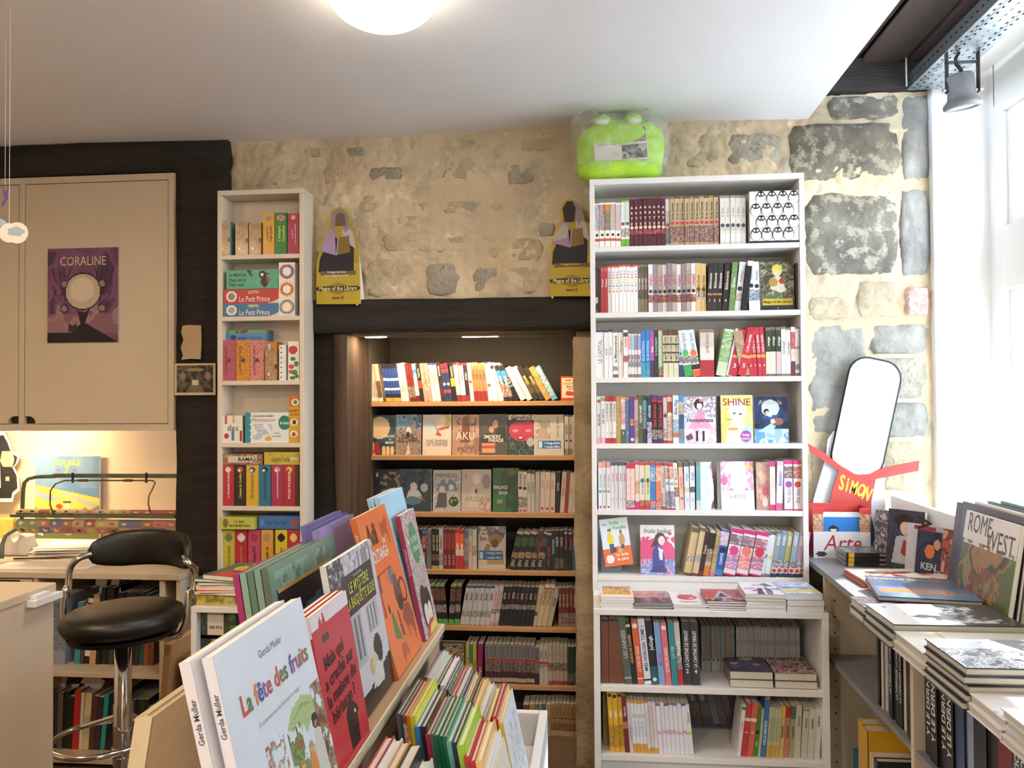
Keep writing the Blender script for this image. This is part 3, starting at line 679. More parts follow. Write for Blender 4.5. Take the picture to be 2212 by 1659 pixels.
q_ = PZp(1974, 155, 2.745); build('threaded_rod', MB().tube([(-.014, q_.y-WY+.06, .0), (-.014, q_.y-WY+.06, .115)], .004, 8), GALV, tray)
for y in (-1.2, -2.2): build('threaded_rod', MB().tube([(-.012, y, .0), (-.012, y, .115)], .004, 8), GALV, tray)
sp = thing('spot_lamp', 'grey cast spot lamp hanging in a bracket from the cable tray', 'lamp', (P(2080, 225, 2.93).x, 2.93, P(2080, 225, 2.93).z-.01))
tt = Rx(6) @ Ry(-7)
build('lamp_body', MB().lathe([(.0005, .112), (.036, .112), (.043, .106), (.044, .05), (.046, .03), (.052, .022), (.061, .012), (.061, .0), (.055, -.004), (.044, -.004), (.041, .004)], 32, cap=False), LAMPGREY, sp, M=tt, smooth=True)
build('lens', MB().lathe([(.042, .001), (.0005, .0)], 28, cap=False), mat('frosted_lens', 'cfd8dc', .25), sp, M=tt, smooth=True)
hb = tz-sp.location.z-.002
for s in (-1, 1):
    build('bracket_arm', MB().box((s*.052-.002, -.011, .05), (s*.052+.002, .011, hb)), STEEL_D, sp)
    build('wing_screw', MB().tube([(s*.044, 0, .06), (s*.066, 0, .06)], .006, 8), CHROME, sp)
build('bracket_bridge', MB().box((-.054, -.011, hb-.035), (.054, .011, hb-.032)), STEEL_D, sp)
build('cable', MB().tube([(0, 0, .11), (-.004, 0, .13), (-.02, 0, .15), (-.022, 0, .17), (-.01, 0, hb)], .006, 8), BLACKP, sp, smooth=True)
# ================================================================== CUPBOARD AND DESK
CY = 3.28; cx1 = P(376, 600, CY).x; cz0 = P(376, 930, CY).z; cz1 = P(200, 379, CY).z
cxs = P(47, 600, CY).x; cxl = cxs-1.02
cup = thing('wall_cupboard', 'cream two-door wall cupboard over the desk recess', 'cupboard', (cxs, CY, cz0))
Wc = cx1-cxs; Hc = cz1-cz0
board(cup, 'carcass', (cxl-cxs, .022, 0), (Wc, .33, Hc), CREAM_L)
fr = .016; mb = MB()
mb.box((cxl-cxs, 0, 0), (Wc, .021, .028)); mb.box((cxl-cxs, 0, Hc-.028), (Wc, .021, Hc)); mb.box((Wc-.026, 0, .028), (Wc, .021, Hc-.028)); mb.box((-.012, 0, .028), (.012, .021, Hc-.028)); mb.box((cxl-cxs, 0, .028), (cxl-cxs+.026, .021, Hc-.028))
build('face_frame', mb, CREAM_L, cup, bevel=.001)
for a, b, hx in ((.015, Wc-.029, .022), (cxl-cxs+.029, -.015, -.022)):
    # door with a finger notch at its foot
    n = 10; x0, z0, x1, z1 = a, .031, b, Hc-.031; L_ = hx > 0
    arc = [(.05*math.sin(t*PI/2/n), .032*math.cos(t*PI/2/n)) for t in range(n+1)]
    poly = ([(x0, z0+.032)]+[(x0+.02+u*.6, z0+v) for u, v in arc]+[(x1, z0), (x1, z1), (x0, z1)]) if L_ else ([(x0, z0)]+[(x1-.02-u*.6, z0+v) for u, v in arc[::-1]]+[(x1, z0+.032), (x1, z1), (x0, z1)])
    build('door', MB().prism(poly, .002, .02), CREAM_L, cup)
build('notch_backing', MB().box((-.06, .0205, .031), (.06, .0215, .07)), BLACKP, cup)
# desk
DZ = .8; DY0 = 3.14; DX1 = P(389, 1240, DY0).x
desk = thing('desk', 'cream built-in desk with drawer and open book compartments', 'desk', (DX1, DY0, 0))
def DX(px): return P(px, 1400, DY0).x-DX1
board(desk, 'desktop', (-1.75, 0, DZ-.024), (0, .16, DZ), CREAM_L, .002); board(desk, 'desktop', (-1.75, .16, DZ-.024), (-.07, .80, DZ), CREAM_L, .002)
xa, xb = DX(68), DX(341)
for x, w_ in ((xa, .02), (xb, .02), (-.022, .02)): board(desk, 'side_panel', (x, .01, .0), (x+w_, .6, DZ-.025), CREAM_L)
board(desk, 'shelf', (xa+.0205, .02, P(200, 1457, DY0).z-.02), (xb-.0005, .59, P(200, 1457, DY0).z), CREAM_L)
board(desk, 'shelf', (xa+.0205, .02, .02), (xb-.0005, .59, .04), CREAM_L)
board(desk, 'back_panel', (xa+.0205, .592, .04), (-.023, .6, DZ-.025), CREAM_L)
dw = board(desk, 'drawer', (-1.2, .003, DZ-.19), (xa-.004, .021, DZ-.03), CREAM_L)
build('finger_slot', MB().tube([(xa-.19, .001, DZ-.046), (xa-.055, .001, DZ-.046)], .014, 12), BLACKP, dw)
board(desk, 'front_panel', (-1.2, .003, 0), (xa-.004, .021, DZ-.194), CREAM_L)
o = light('desk_strip_light', 'AREA', (P(25, 940, 3.7).x, 3.62, cz0-.012), 6, (1, .72, .4), (.0, .6, -1), .22, .05)
dl = thing('strip_light', 'small warm lamp under the cream cupboard', 'lamp', (P(25, 940, 3.7).x, 3.55, cz0-.003))
build('housing', MB().box((-.14, -.02, -.008), (.14, .05, 0)), WHITE_L, dl)
build('diffuser', MB().box((-.13, -.014, -.0095), (.13, .044, -.0083)), mat('desk_led', 'ffd49a', emit=14), dl)
def poster(name, label, cat, px0, py0, px1, py1, Y, fn, m=MATTE, th=.003, group=None, dy=0, n=None):
    a = P(px0, py1, Y); b = P(px1, py0, Y); w_, h_ = b.x-a.x, b.z-a.z
    mb = MB().box((0, 0, 0), (w_, th, h_), 'e8e2d4'); fn(mb, T(0, -.0004, 0) @ Rx(90), w_, h_)
    return tag(build(name, mb, m, M=T(a.x, Y-th, a.z)), label, cat, group)
tree = []
for s in (-1, 1):
    c = lambda x: .5+s*x
    for pts in ([(.24, .42), (.3, .6), (.34, .8)], [(.25, .5), (.4, .68), (.43, .8)], [(.2, .38), (.38, .5), (.42, .62)], [(.27, .62), (.2, .72), (.16, .8)], [(.3, .5), (.26, .7), (.28, .82)], [(.22, .4), (.34, .4), (.42, .46)]):
        for (xa_, ya_), (xb_, yb_) in zip(pts, pts[1:]):
            tree.append(('p', [(c(xa_)-.008, ya_), (c(xb_)-.005, yb_), (c(xb_)+.005, yb_), (c(xa_)+.008, ya_)], '2b1722'))
poster('poster', 'purple CORALINE poster with pale moon on the cream cupboard door', 'poster', 103.5, 534, 257, 741, CY-.001,
       art('4b2b46', ('n', 0, 0, 1, 1, '5b3a4c.6b4260.7a4c6e.4b3145', 3), ('r', 0, .1, 1, .3, '7f5a62'), ('n', 0, .1, 1, .4, '8d6a6c.9a7478._._', 3), *tree, ('e', .5, .54, .26, .2, '2b1722'), ('e', .5, .54, .243, .185, 'b8a890'), ('e', .49, .56, .17, .13, 'cfbfa8'),
           ('e', .235, .62, .055, .045, '3a2230'), ('e', .235, .62, .04, .033, '8a7a78'), ('e', .77, .62, .055, .045, '3a2230'), ('e', .77, .62, .04, .033, '8a7a78'), ('e', .235, .36, .055, .045, '3a2230'), ('e', .235, .36, .04, .033, '8a7a78'), ('e', .77, .36, .055, .045, '3a2230'), ('e', .77, .36, .04, .033, '8a7a78'),
           ('p', [(.42, .34), (.47, .2), (.44, .1), (.58, .1), (.53, .2), (.6, .36), (.53, .32), (.48, .32)], '1d1117'), ('p', [(0, 0), (1, 0), (.55, .2), (.44, .18), (.36, .11), (0, .11)], '15100f'), ('p', [(.3, .12), (.42, .12), (.41, .2), (.36, .18), (.3, .2)], '2c2422'),
           ('t', 'CORALINE', .5, .865, .17, 'c9b894', {'bold': False, 'sq': .8}), n=(84, 112)))
poster('art_card', 'blue and yellow DOUBLE 7 album cover standing behind the desk bar', 'picture', 79, 985, 218, 1165, 3.93,
       art('4e6f93', ('n', 0, .62, 1, 1, '4e6f93.5a7a9a', 3), ('p', [(0, .66), (1, .5), (1, .3), (0, .2)], 'c8a545'), ('p', [(0, .6), (.45, .48), (.2, .46), (0, .52)], '7d8c96'), ('p', [(.35, .6), (1, .42), (1, .36), (.4, .55)], '8c9596'), ('p', [(0, 0), (1, 0), (1, .42), (.7, .3), (.35, .12), (0, .4)], '5c6338'), ('e', .4, .28, .1, .1, '5b6a78'), ('e', .55, .3, .08, .1, 'a89c84'), ('e', .42, .36, .05, .04, 'd0a080'), ('e', .5, .4, .05, .04, 'd8ac88'), ('r', .44, .44, .56, .47, '2b3a50'), ('e', .38, .4, .05, .03, '9c3328'), ('e', .52, .2, .13, .14, '8d8a80'), ('p', [(.58, .12), (.72, .1), (.62, .3)], 'b03028'), ('e', .78, .32, .06, .07, '6a6c5a'), ('p', [(.02, .08), (.12, .05), (.17, .2), (.1, .22)], 'd8d0bc'),
           ('t', 'DOUBLE', .49, .925, .115, 'e8b040'), ('t', '7', .49, .835, .17, 'f0b838'), ('t', '*', .36, .80, .16, 'b03c3c'), ('t', '*', .61, .80, .16, 'b03c3c'), n=(64, 84)), th=.012)
def cutout(name, label, cat, pts, Y, fn, M=None, th=.006, m=MATTE, edge='e8e4da', yaw=0, group=None):
    """flat printed board with its own outline, given in pixels of the plane y=Y"""
    q = [P(x, y, Y) for x, y in pts]; x0 = min(p.x for p in q); z0 = min(p.z for p in q); w_ = max(p.x for p in q)-x0; h_ = max(p.z for p in q)-z0
    mb = MB(); fn(mb, [(p.x-x0, p.z-z0) for p in q][::-1], w_, h_)
    return tag(build(name, mb, m, M=(M or T(x0, Y, z0))), label, cat, group)
def layered(front, *layers):
    def f(mb, poly, w_, h_):
        mb.prism(poly, -.003, .003, front, 'e6dcc0'); y = -.0034
        for L_ in layers:
            if L_[0] == 'in':   # same outline, shrunk
                c = (sum(p[0] for p in poly)/len(poly), sum(p[1] for p in poly)/len(poly)); k = 1-L_[1]
                mb.add([(c[0]+(x-c[0])*k, y, c[1]+(z-c[1])*k) for x, z in poly], [tuple(range(len(poly)))], L_[2])
            elif L_[0] == 'p': mb.add([(x*w_, y, z*h_) for x, z in L_[1]], [tuple(range(len(L_[1])))], L_[2])
            elif L_[0] == 'e': disc(mb, L_[3]*w_, T(L_[1]*w_, y, L_[2]*h_) @ Rx(90), L_[5], 20, L_[4]*h_)
            elif L_[0] == 't': text(mb, L_[1], L_[4]*w_, T(L_[2]*w_, y, L_[3]*h_) @ Rx(90) @ Rz(L_[6] if len(L_) > 6 else 0), L_[5], fit=w_*.95)
            y -= .0004
    return f
# plain hat-and-robe board hung in the recess
cutout('cardboard_cutout', 'black pointed-hat cardboard cutout hanging by the desk lamp', 'cutout', [(-60, 1010), (-25, 975), (-10, 935), (8, 932), (18, 950), (27, 975), (42, 985), (38, 1000), (30, 1010), (40, 1030), (42, 1060), (30, 1070), (27, 1084), (-60, 1084)], 3.9,
       layered('e9dfcb', ('in', .1, '17171b'), ('p', [(.6, .58), (.66, .5), (.86, .5), (.9, .6), (.86, .72), (.64, .72)], 'd9a27c'), ('p', [(.5, .2), (.62, .2), (.6, .55), (.5, .5)], 'd8cdb4'), ('p', [(.72, .3), (.8, .3), (.8, .36), (.72, .36)], 'cf9876')))
tag(build('poster_scrap', lumpy((P(1, 1, 3.92).x-.05, 3.9, P(0, 1200, 3.9).z), (P(36, 1, 3.92).x, 3.93, P(0, 1118, 3.9).z), .02, .008), mat('yellow_green_cloth', 'b8a94a', .8, var=.3, scale=14, bump=.2), smooth=True), 'yellow-green soft toy heap at the back of the desk', 'soft toy')
# wrapping paper dispenser
wp = thing('paper_dispenser', 'green steel wrapping-paper dispenser with comic-patterned roll on the desk', 'dispenser', (0, 0, 0))
yq = 3.42
pt = lambda x, y, Y=yq: P(x, y, Y)
build('side_frame', MB().tube([pt(4, 1206, 3.33), pt(5, 1175, 3.35), pt(12, 1157, 3.38), pt(28, 1147), pt(46, 1140), pt(48, 1110), pt(50, 1060), pt(53, 1043), pt(62, 1034), pt(80, 1030), pt(120, 1029)], .0085, 10), GREENM, wp, smooth=True)
build('top_bar', MB().box((pt(116, 1029).x, yq-.009, pt(200, 1032).z), (pt(391, 1028).x, yq+.004, pt(200, 1023).z)), GREENM, wp, bevel=.002)
build('tear_bar', MB().box((pt(38, 1115).x, yq-.05, pt(200, 1119, yq-.05).z), (pt(390, 1115).x, yq-.03, pt(200, 1112, yq-.05).z)), GREENM, wp, bevel=.002)
cols_ = 'a8645c.b8a878.8a9a78.9a7a60.b8807a.6a7896.c9a59c.9aa482'.split('.')
def paper_roll(z0, z1, pal, seed):
    a = pt(44, 1100, yq-.01); b = pt(389, 1100, yq-.01); mb = MB(); rnd = random.Random(seed); cell = {}
    def cf(u, v):
        k = (int(u*14), int(v*2))
        if k not in cell: cell[k] = (rnd.choice(pal), rnd.choice(['e8dcc8', '2b2624', 'c9473c', 'e3c25a']))
        fu, fv = u*14 % 1, v*2 % 1
        return lin(cell[k][1] if (fu-.5)**2*5+(fv-.45)**2*4 < .22+.1*math.sin(u*90) else cell[k][0])
    mb.grid(lambda u, v: (a.x+(b.x-a.x)*u, yq-.012-.03*math.sin(v*PI*.8), z0+(z1-z0)*v), 140, 14, cf); return mb
build('paper_roll', paper_roll(pt(0, 1150).z, pt(0, 1118).z, cols_[:6], 3), MATTE, wp, smooth=False)
build('paper_roll', paper_roll(pt(0, 1113).z, pt(0, 1097).z, ['c9a090', 'd9c27a', 'b5655a', 'c7b8a4'], 5), MATTE, wp)
build('tension_rod', MB().tube([pt(116, 1112, 3.36), pt(108, 1090, 3.37), pt(109, 1060, 3.37), pt(120, 1045, 3.38), pt(140, 1038, 3.38), pt(330, 1038, 3.38), pt(335, 1042, 3.38), pt(330, 1055, 3.37), pt(322, 1070, 3.36), pt(320, 1088, 3.35), pt(325, 1108, 3.34)], .0035, 8), BRONZE, wp, smooth=True)
for x in (157, 316): build('wing_nut', MB().tube([pt(x, 1021, 3.385), pt(x, 1043, 3.385)], .005, 8), BLACKP, wp)
for x in (180, 276): build('sleeve', MB().tube([pt(x-9, 1038, 3.38), pt(x+9, 1038, 3.38)], .006, 10), BRONZE, wp)
# things on the desk
tag(build('tape_dispenser', MB().prism([(0, 0), (.13, 0), (.145, .03), (.12, .085), (.09, .1), (.08, .075), (.062, .06), (.045, .075), (.04, .1), (.01, .1), (0, .06)], -.03, .03), WHITE_L, M=T(pt(12, 1190, 3.5).x, 3.5, DZ+.001), bevel=.005), 'white moulded tape dispenser beside the green bar foot', 'dispenser')
pst = thing('paper_pile', 'loose pile of newspapers and envelopes on the desk', 'papers', (pt(180, 1190, 3.55).x, 3.55, DZ+.001))
rnd = random.Random(4); z = 0
for k in range(9):
    mb = MB(); w_, d_ = rnd.uniform(.3, .38), rnd.uniform(.18, .24); t_ = .0045
    mb.grid(lambda u, v: ((u-.5)*w_, (v-.5)*d_, z+t_*.5+.012*k/9*u**2), 8, 3, lambda u, v: lin('e9dfce'))
    o = build('sheet', mb, PAPERM, pst, M=Rz(rnd.uniform(-9, 9))); s_ = o.modifiers.new('t', 'SOLIDIFY'); s_.thickness = .003; z += t_
tag(build('paper_sheet', MB().box((-.21, -.075, 0), (.21, .075, .0012)), PAPERM, M=T(pt(105, 1215, 3.28).x, 3.27, DZ+.0008) @ Rz(5)), 'large white paper sheet lying flat at the desk edge', 'paper')
tag(build('pen', MB().tube([(-.1, 0, .005), (.08, 0, .005), (.1, 0, .005)], [.005, .005, .002], 8), mat('brown_pen', '4a2a1c', .3), M=T(pt(75, 1200, 3.38).x, 3.40, DZ+.002) @ Rz(12)), 'thin brown pen lying across the desk papers', 'pen')
# desk compartments: stock books
cb = "reference_book"
zsh = P(200, 1457, DY0).z; zlo = .04
row(3.24, zsh, [(1, 22, 168, 0, '2a1f3f,a:2b4c9c.c98a2c.1d1638.5b2f5a:0:1', 'purple-blue patterned large', ''), (1, 26, 158, 3, '8d9299,a:8d9299.777c84.4a4f58:.2:.9', 'grey illustrated', '')], 76, 140, 'upper desk compartment', '', 'reference book', .2, 'books in the desk compartments')
row(3.26, zsh, [(1, 14, 138, 4, '2f8f94', 'turquoise', ''), (1, 10, 134, 4, '3c4046', 'slate grey', ''), (1, 13, 172, 4, '141414,b:d8d4cc:.1:.2,b:d8d4cc:.8:.86', 'tall black', ''), (1, 15, 158, 4, 'c99a6c', 'peach-brown', ''), (3, 10, 176, 5, '15171a/201d1b/10141c', 'black', ''), (1, 9, 128, 3, '42352c', 'low brown', ''), (6, 10, 164, 6, '1d1f26/14161a/25282f', 'blue-black', ''), (1, 12, 160, 5, '2f4a54', 'petrol blue', ''), (2, 11, 152, 3, '93502c/6d4a30', 'rust brown', '')], 160, 330, 'upper desk compartment', 'from its turquoise end', 'reference book', .2, 'books in the desk compartments')
row(3.24, zlo, [(1, 20, 128, 0, '241a18,a:7a3028.241a18.a09080:.1:.7', 'dark red lettered', ''), (1, 14, 118, 0, 'c0566e', 'pink', ''), (3, 13, 128, 2, '3c3a38/6a655c/1c1c1e', 'dark grey', ''), (1, 12, 120, 2, '20241f', 'black-green', ''), (1, 17, 134, 3, 'c0302c', 'red', ''), (1, 8, 130, 3, 'e4dccc', 'thin white', ''), (1, 17, 128, 4, 'd6cfa0,a:d6cfa0.8f9c8a:.2:.6', 'pale yellow patterned', ''), (2, 13, 120, 5, '5b3038/3a2c40', 'plum', ''), (1, 12, 126, 5, '2aa09c', 'teal', ''), (2, 14, 130, 8, '16181a/23262b', 'leaning black', '')], 84, 250, 'lower desk compartment', '', 'reference book', .2, 'books in the desk compartments')
row(3.26, zlo, [(6, 14, 112, 3, '2a4036/1d2622/344a42/22201e', 'dark green', ''), (2, 14, 96, 3, '6a4a3a/40302a', 'dull brown', '')], 262, 334, 'lower desk compartment', 'behind the stool pole', 'reference book', .2, 'books in the desk compartments')
for i, (x, y, r_, w2) in enumerate(((218, 1262, 8, .05), (246, 1268, 16, .035), (255, 1285, -10, .03), (86, 1284, 4, .05), (130, 1478, 14, .05), (170, 1495, -6, .06), (200, 1474, 30, .09), (212, 1512, 24, .07))):
    p = P(x, y, 3.30)
    tag(build('paper_marker', MB().box((-w2/2, 0, -.1), (w2/2, .0015, .035), 'e9e6dd'), MATTE, M=T(p.x, p.y, p.z) @ Ry(r_)), 'white paper slip above the %s-compartment desk books, %s from the counter' % ('upper' if i < 4 else 'lower', ORD[(1, 2, 3, 0, 0, 1, 2, 3)[i]]), 'paper slip', 'paper slips in the desk books')
tag(build('cardboard_folder', MB().box((-.012, 0, 0), (.012, .3, .62), 'b48a5c'), MATTE, M=T(P(384, 1500, 3.05).x+.03, 2.82, .001) @ Ry(5)), 'tall brown cardboard folder leaning behind the stool', 'folder')
tag(build('cardboard_folder', MB().box((-.01, 0, 0), (.01, .3, .56), '8d5f3c'), MATTE, M=T(P(402, 1500, 3.0).x+.10, 2.86, .001) @ Ry(-4)), 'rust-brown cardboard folder against the black post', 'folder')
# photo card and torn paper on the post
poster('photo_card', 'sepia church-interior photo card pinned on the black post', 'picture', 378, 784.5, 466, 854, WY-.05,
       art('c7b594', ('r', .055, .08, .95, .93, '3a332a'), ('n', .055, .08, .95, .93, '2a251e.4a4236.6b5f4c.352e25', 5), ('p', [(.3, .08), (.42, .45), (.6, .45), (.72, .08)], '6d624f'), ('r', .44, .32, .58, .48, 'cdbf9f'), ('e', .2, .6, .07, .12, '8b7d63'), ('e', .82, .6, .07, .12, '8b7d63'), ('e', .5, .8, .22, .06, '8a7c62'), n=(60, 48)))
cutout('torn_paper', 'torn blank beige paper glued on the black post', 'paper', [(395, 704), (408, 702), (434, 703), (435, 740), (433, 776), (412, 775), (392, 777), (396, 768), (391, 750), (397, 735), (392, 718)], WY-.05, layered('b49a78'))
# mobile: cloud discs and a lilac bird
mo = thing('paper_mobile', 'paper mobile with white and blue cloud discs and a purple bird', 'mobile', (0, 0, 0))
def flat(name, outline, Y, layers, c0):
    mb = MB(); q = [P(x, y, Y) for x, y in outline]; mb.prism([(p.x, p.z) for p in q][::-1], Y, Y+.002, c0)
    for k, (o_, c_) in enumerate(layers): mb.add([(P(x, y, Y).x, Y-.0006*(k+1), P(x, y, Y).z) for x, y in o_], [tuple(range(len(o_)))], c_)
    build(name, mb, MATTE, mo)
cir = lambda cx, cy, r_, n=24, ry=None: [(cx+r_*math.cos(2*PI*i/n), cy+(ry or r_)*math.sin(2*PI*i/n)) for i in range(n)]
blob = lambda cx, cy, w_, h_: [(cx+w_*math.cos(2*PI*i/40)*(1+.12*math.cos(5*2*PI*i/40)), cy+h_*math.sin(2*PI*i/40)*(1+.1*math.cos(5*2*PI*i/40+1))) for i in range(40)]
flat('cloud_disc', cir(37, 503, 23), 2.1, [(blob(34, 500, 18, 10), '9dbccf')], 'ece8e4')
flat('cloud_disc', cir(19, 503, 21), 2.11, [], 'e6e4e2')
flat('cloud_disc', cir(-4, 494, 22), 2.12, [(blob(-4, 497, 16, 11), '74a9cc')], '9cc0d6')
flat('paper_bird', [(5, 398), (8, 411), (12, 413), (14, 410), (19, 396), (17, 413), (15, 420), (16, 430), (12, 432), (9, 440), (5, 446), (3, 446), (5, 436), (9, 429), (6, 418)], 2.3, [], '6d4a86')
build('thread', MB().tube([P(11, 398, 2.3), (P(11, 398, 2.3).x, 2.3, ceil_z(-1.7))], .0006, 4), PAPERM, mo)
build('thread', MB().tube([P(20, 482, 2.11), (P(20, 482, 2.11).x, 2.11, ceil_z(-1.6))], .0006, 4), PAPERM, mo)

# ================================================================== COUNTER AND STOOL
ct = thing('counter', 'cream shop counter corner at the lower edge of the view', 'counter', (-1.325, 1.905, 0))
board(ct, 'worktop', (-.9, -1.6, 1.03), (0, 0, 1.052), CREAM_L, .003)
board(ct, 'side_panel', (-.022, -1.59, .0), (-.004, -.005, 1.0295), CREAM_L)
board(ct, 'front_panel', (-.88, -.022, .0), (-.0225, -.004, 1.0295), CREAM_L)
pw = P(80, 1305, 1.95)
tag(build('label_holder', MB().box((-.02, 0, -.004), (.012, .10, .012)).box((-.02, .01, .012), (.006, .06, .022)), WHITE_L, M=T(-1.316, 1.80, 1.02), bevel=.001), 'white plastic label holder clipped to the counter edge', 'label holder')
SY = 2.57; sx = P(266, 1345, SY).x; sz = P(266, 1330, SY).z
st = thing('bar_stool', 'black round-seated bar stool with curved backrest on chrome pole', 'stool', (sx, SY, 0))
tilt = T(0, 0, sz) @ Ry(-1.5) @ T(0, 0, -sz)
build('seat', MB().lathe([(.001, sz-.052), (.15, sz-.05), (.182, sz-.035), (.193, sz-.012), (.186, sz+.012), (.16, sz+.026), (.08, sz+.032), (.001, sz+.033)], 48, cap=False), LEATHER, st, M=tilt, smooth=True)
build('seat_base', MB().lathe([(.001, sz-.064), (.165, sz-.064), (.17, sz-.05)], 40, cap=False), BLACKP, st, M=tilt)
# backrest pad: swept along an arc
mb = MB(); n = 28; m_ = 16; ang0, ang1 = math.radians(150), math.radians(13)
zb = P(310, 1196, SY+.1).z
rings = []
for i in range(n+1):
    t = i/n; a = ang0+(ang1-ang0)*t; e = min(1, math.sin(PI*min(1, max(0, t)))**.35+.12) if 0 < t < 1 else .2
    c = Vector((.205*math.cos(a), .205*math.sin(a)*1.0, zb+.012*math.sin(t*PI))); rad = Vector((math.cos(a), math.sin(a), 0))
    rings.append([c+rad*(.021*e*math.copysign(abs(math.cos(b))**.7, math.cos(b)))+Vector((0, 0, .062*e*math.copysign(abs(math.sin(b))**.75, math.sin(b)))) for b in (2*PI*j/m_ for j in range(m_))])
for r_ in rings: mb.v += [tuple(p) for p in r_]
for i in range(n):
    for j in range(m_): mb.f.append((i*m_+j, i*m_+(j+1) % m_, (i+1)*m_+(j+1) % m_, (i+1)*m_+j))
mb.f += [tuple(range(m_-1, -1, -1)), tuple(n*m_+j for j in range(m_))]; mb.c = [(1, 1, 1)]*len(mb.f)
mb.v = [(x, y*.8, z) for x, y, z in mb.v]
build('backrest', mb, LEATHER, st, smooth=True)
def curve3(pts, n=8):
    out = []; P_ = [Vector(p) for p in pts]; P_ = [P_[0]]+P_+[P_[-1]]
    for i in range(1, len(P_)-2):
        for k in range(n):
            t = k/n; a, b, c, d = P_[i-1:i+3]
            out.append(.5*((2*b)+(c-a)*t+(2*a-5*b+4*c-d)*t*t+(3*b-a-3*c+d)*t**3))
    return out+[P_[-2]]
for s, a in ((-1, 148), (1, 16)):
    q = math.radians(a); bx, by = .195*math.cos(q), .195*math.sin(q)*.8
    ox = s*.205; oy = .02
    build('back_tube', MB().tube(curve3([(bx, by, zb), (bx+s*.03, by-.03, zb-.012), (ox+s*.018, oy+.03, zb-.05), (ox+s*.016, oy+.02, zb-.13), (ox+s*.012, oy, sz+.08), (ox+s*.012, oy-.01, sz-.0), (ox-s*.01, oy-.01, sz-.055), (ox-s*.06, oy, sz-.073), (0, 0, sz-.078)]), .011, 12), CHROME, st, smooth=True)
build('pole', MB().lathe([(.03, .02), (.03, .5), (.027, .505), (.027, sz-.06)], 28), CHROME, st, smooth=True)
build('pole', MB().lathe([(.034, .33), (.036, .335), (.036, .355), (.034, .36)], 28), CHROME, st, smooth=True)
zf = P(210, 1612, SY-.1).z
build('foot_ring', MB().tube([(-.045+.152*math.cos(2*PI*i/48), -.04+.152*math.sin(2*PI*i/48), zf) for i in range(49)], .0095, 12, caps=False), CHROME, st, smooth=True)
for a in (60, 150): build('ring_strut', MB().tube(curve3([(.0, .0, zf+.07), (.035*math.cos(math.radians(a)), .03, zf+.05), (-.045+.15*math.cos(math.radians(a)), -.04+.15*math.sin(math.radians(a)), zf)]), .007, 8), CHROME, st, smooth=True)
build('foot_plate', MB().lathe([(.001, .03), (.05, .028), (.2, .014), (.215, .006), (.215, .0)], 40), CHROME, st, smooth=True)

# ================================================================== NARROW BOOKCASE: GAME BOXES
def gamebox(label, px0, px1, py0, zb_, fn, d=.12, side='c8b08a', Y=None, name='game_box', group='game boxes in the narrow bookcase', m=PRINT, cat='box', dy=.012, rz=0):
    Y = Y or NY+dy; a = P(px0, 800, Y); b = P(px1, 800, Y); w_ = b.x-a.x; h_ = P((px0+px1)/2, py0, Y).z-zb_
    mb = MB().box((0, 0, 0), (w_, d, h_), side)
    fn(mb, T(0, -.0004, 0) @ Rx(90), w_, h_)
    return tag(build(name, mb, m, M=T(a.x, Y, zb_+.0003) @ Rz(rz)), uniq(label), cat, group)
def vt(s, c, y=.45, sz_=.5, extra=()):
    """upright spine-like box front with one line reading upwards"""
    return ('t', s, .5, y, sz_, c, {'rot': 90, 'fit': 2.1})
K = zn
kraft = lambda: art('9a7752', ('n', 0, 0, 1, 1, '9a7752.a5825c.b08f69', 4), ('e', .92, .45, .16, .075, '3a2a20'), ('e', .3, .2, .1, .04, 'e8dcc8'), n=(18, 40))
gamebox('kraft card drawer box with teal side, top of narrow bookcase', 471.5, 497, 478.5, K[0], kraft(), side='4f8f8e', dy=.003)
gamebox('plain kraft drawer box, first beside the teal-sided one', 508.5, 536, 481.5, K[0], kraft(), side='8a6a48')
gamebox('plain kraft drawer box beside the orange game box', 538, 564, 481, K[0], kraft(), side='b09a3c')
gamebox('orange-yellow game box on top shelf of narrow bookcase', 568.5, 593, 461, K[0], art('d59b34', ('e', .5, .88, .3, .05, '8a8a90'), ('t', 'La bataille de', .36, .5, .22, '3a2410', {'rot': 90, 'fit': 1.2}), ('t', "l'ange doudou", .66, .5, .3, '2a1a0c', {'rot': 90, 'fit': 1.4}), n=(12, 40)), .14, 'd59b34')
gamebox('green game box with yellow script, top shelf of narrow bookcase', 594, 620, 460, K[0], art('2f7a34', ('e', .5, .88, .36, .07, 'b89a88'), ('e', .5, .88, .2, .04, 'c9574c'), ('t', "L'attaque", .34, .5, .34, 'c8dc4c', {'rot': 90, 'fit': 1.3}), ('t', 'Cornélius', .7, .5, .34, 'c8dc4c', {'rot': 90, 'fit': 1.3}), n=(12, 40)), .14, '2f7a34')
gamebox('raspberry game box ending the top shelf of narrow bookcase', 622, 646, 461, K[0], art('a53a58', ('e', .5, .9, .2, .05, 'd8b0b0'), ('t', 'Le jeu de', .4, .5, .2, 'e8c8cc', {'rot': 90, 'fit': .9}), ('t', 'la princesse coquette', .66, .5, .2, 'e8c8cc', {'rot': 90, 'fit': 1.9}), n=(12, 40)), .14, 'a53a58')
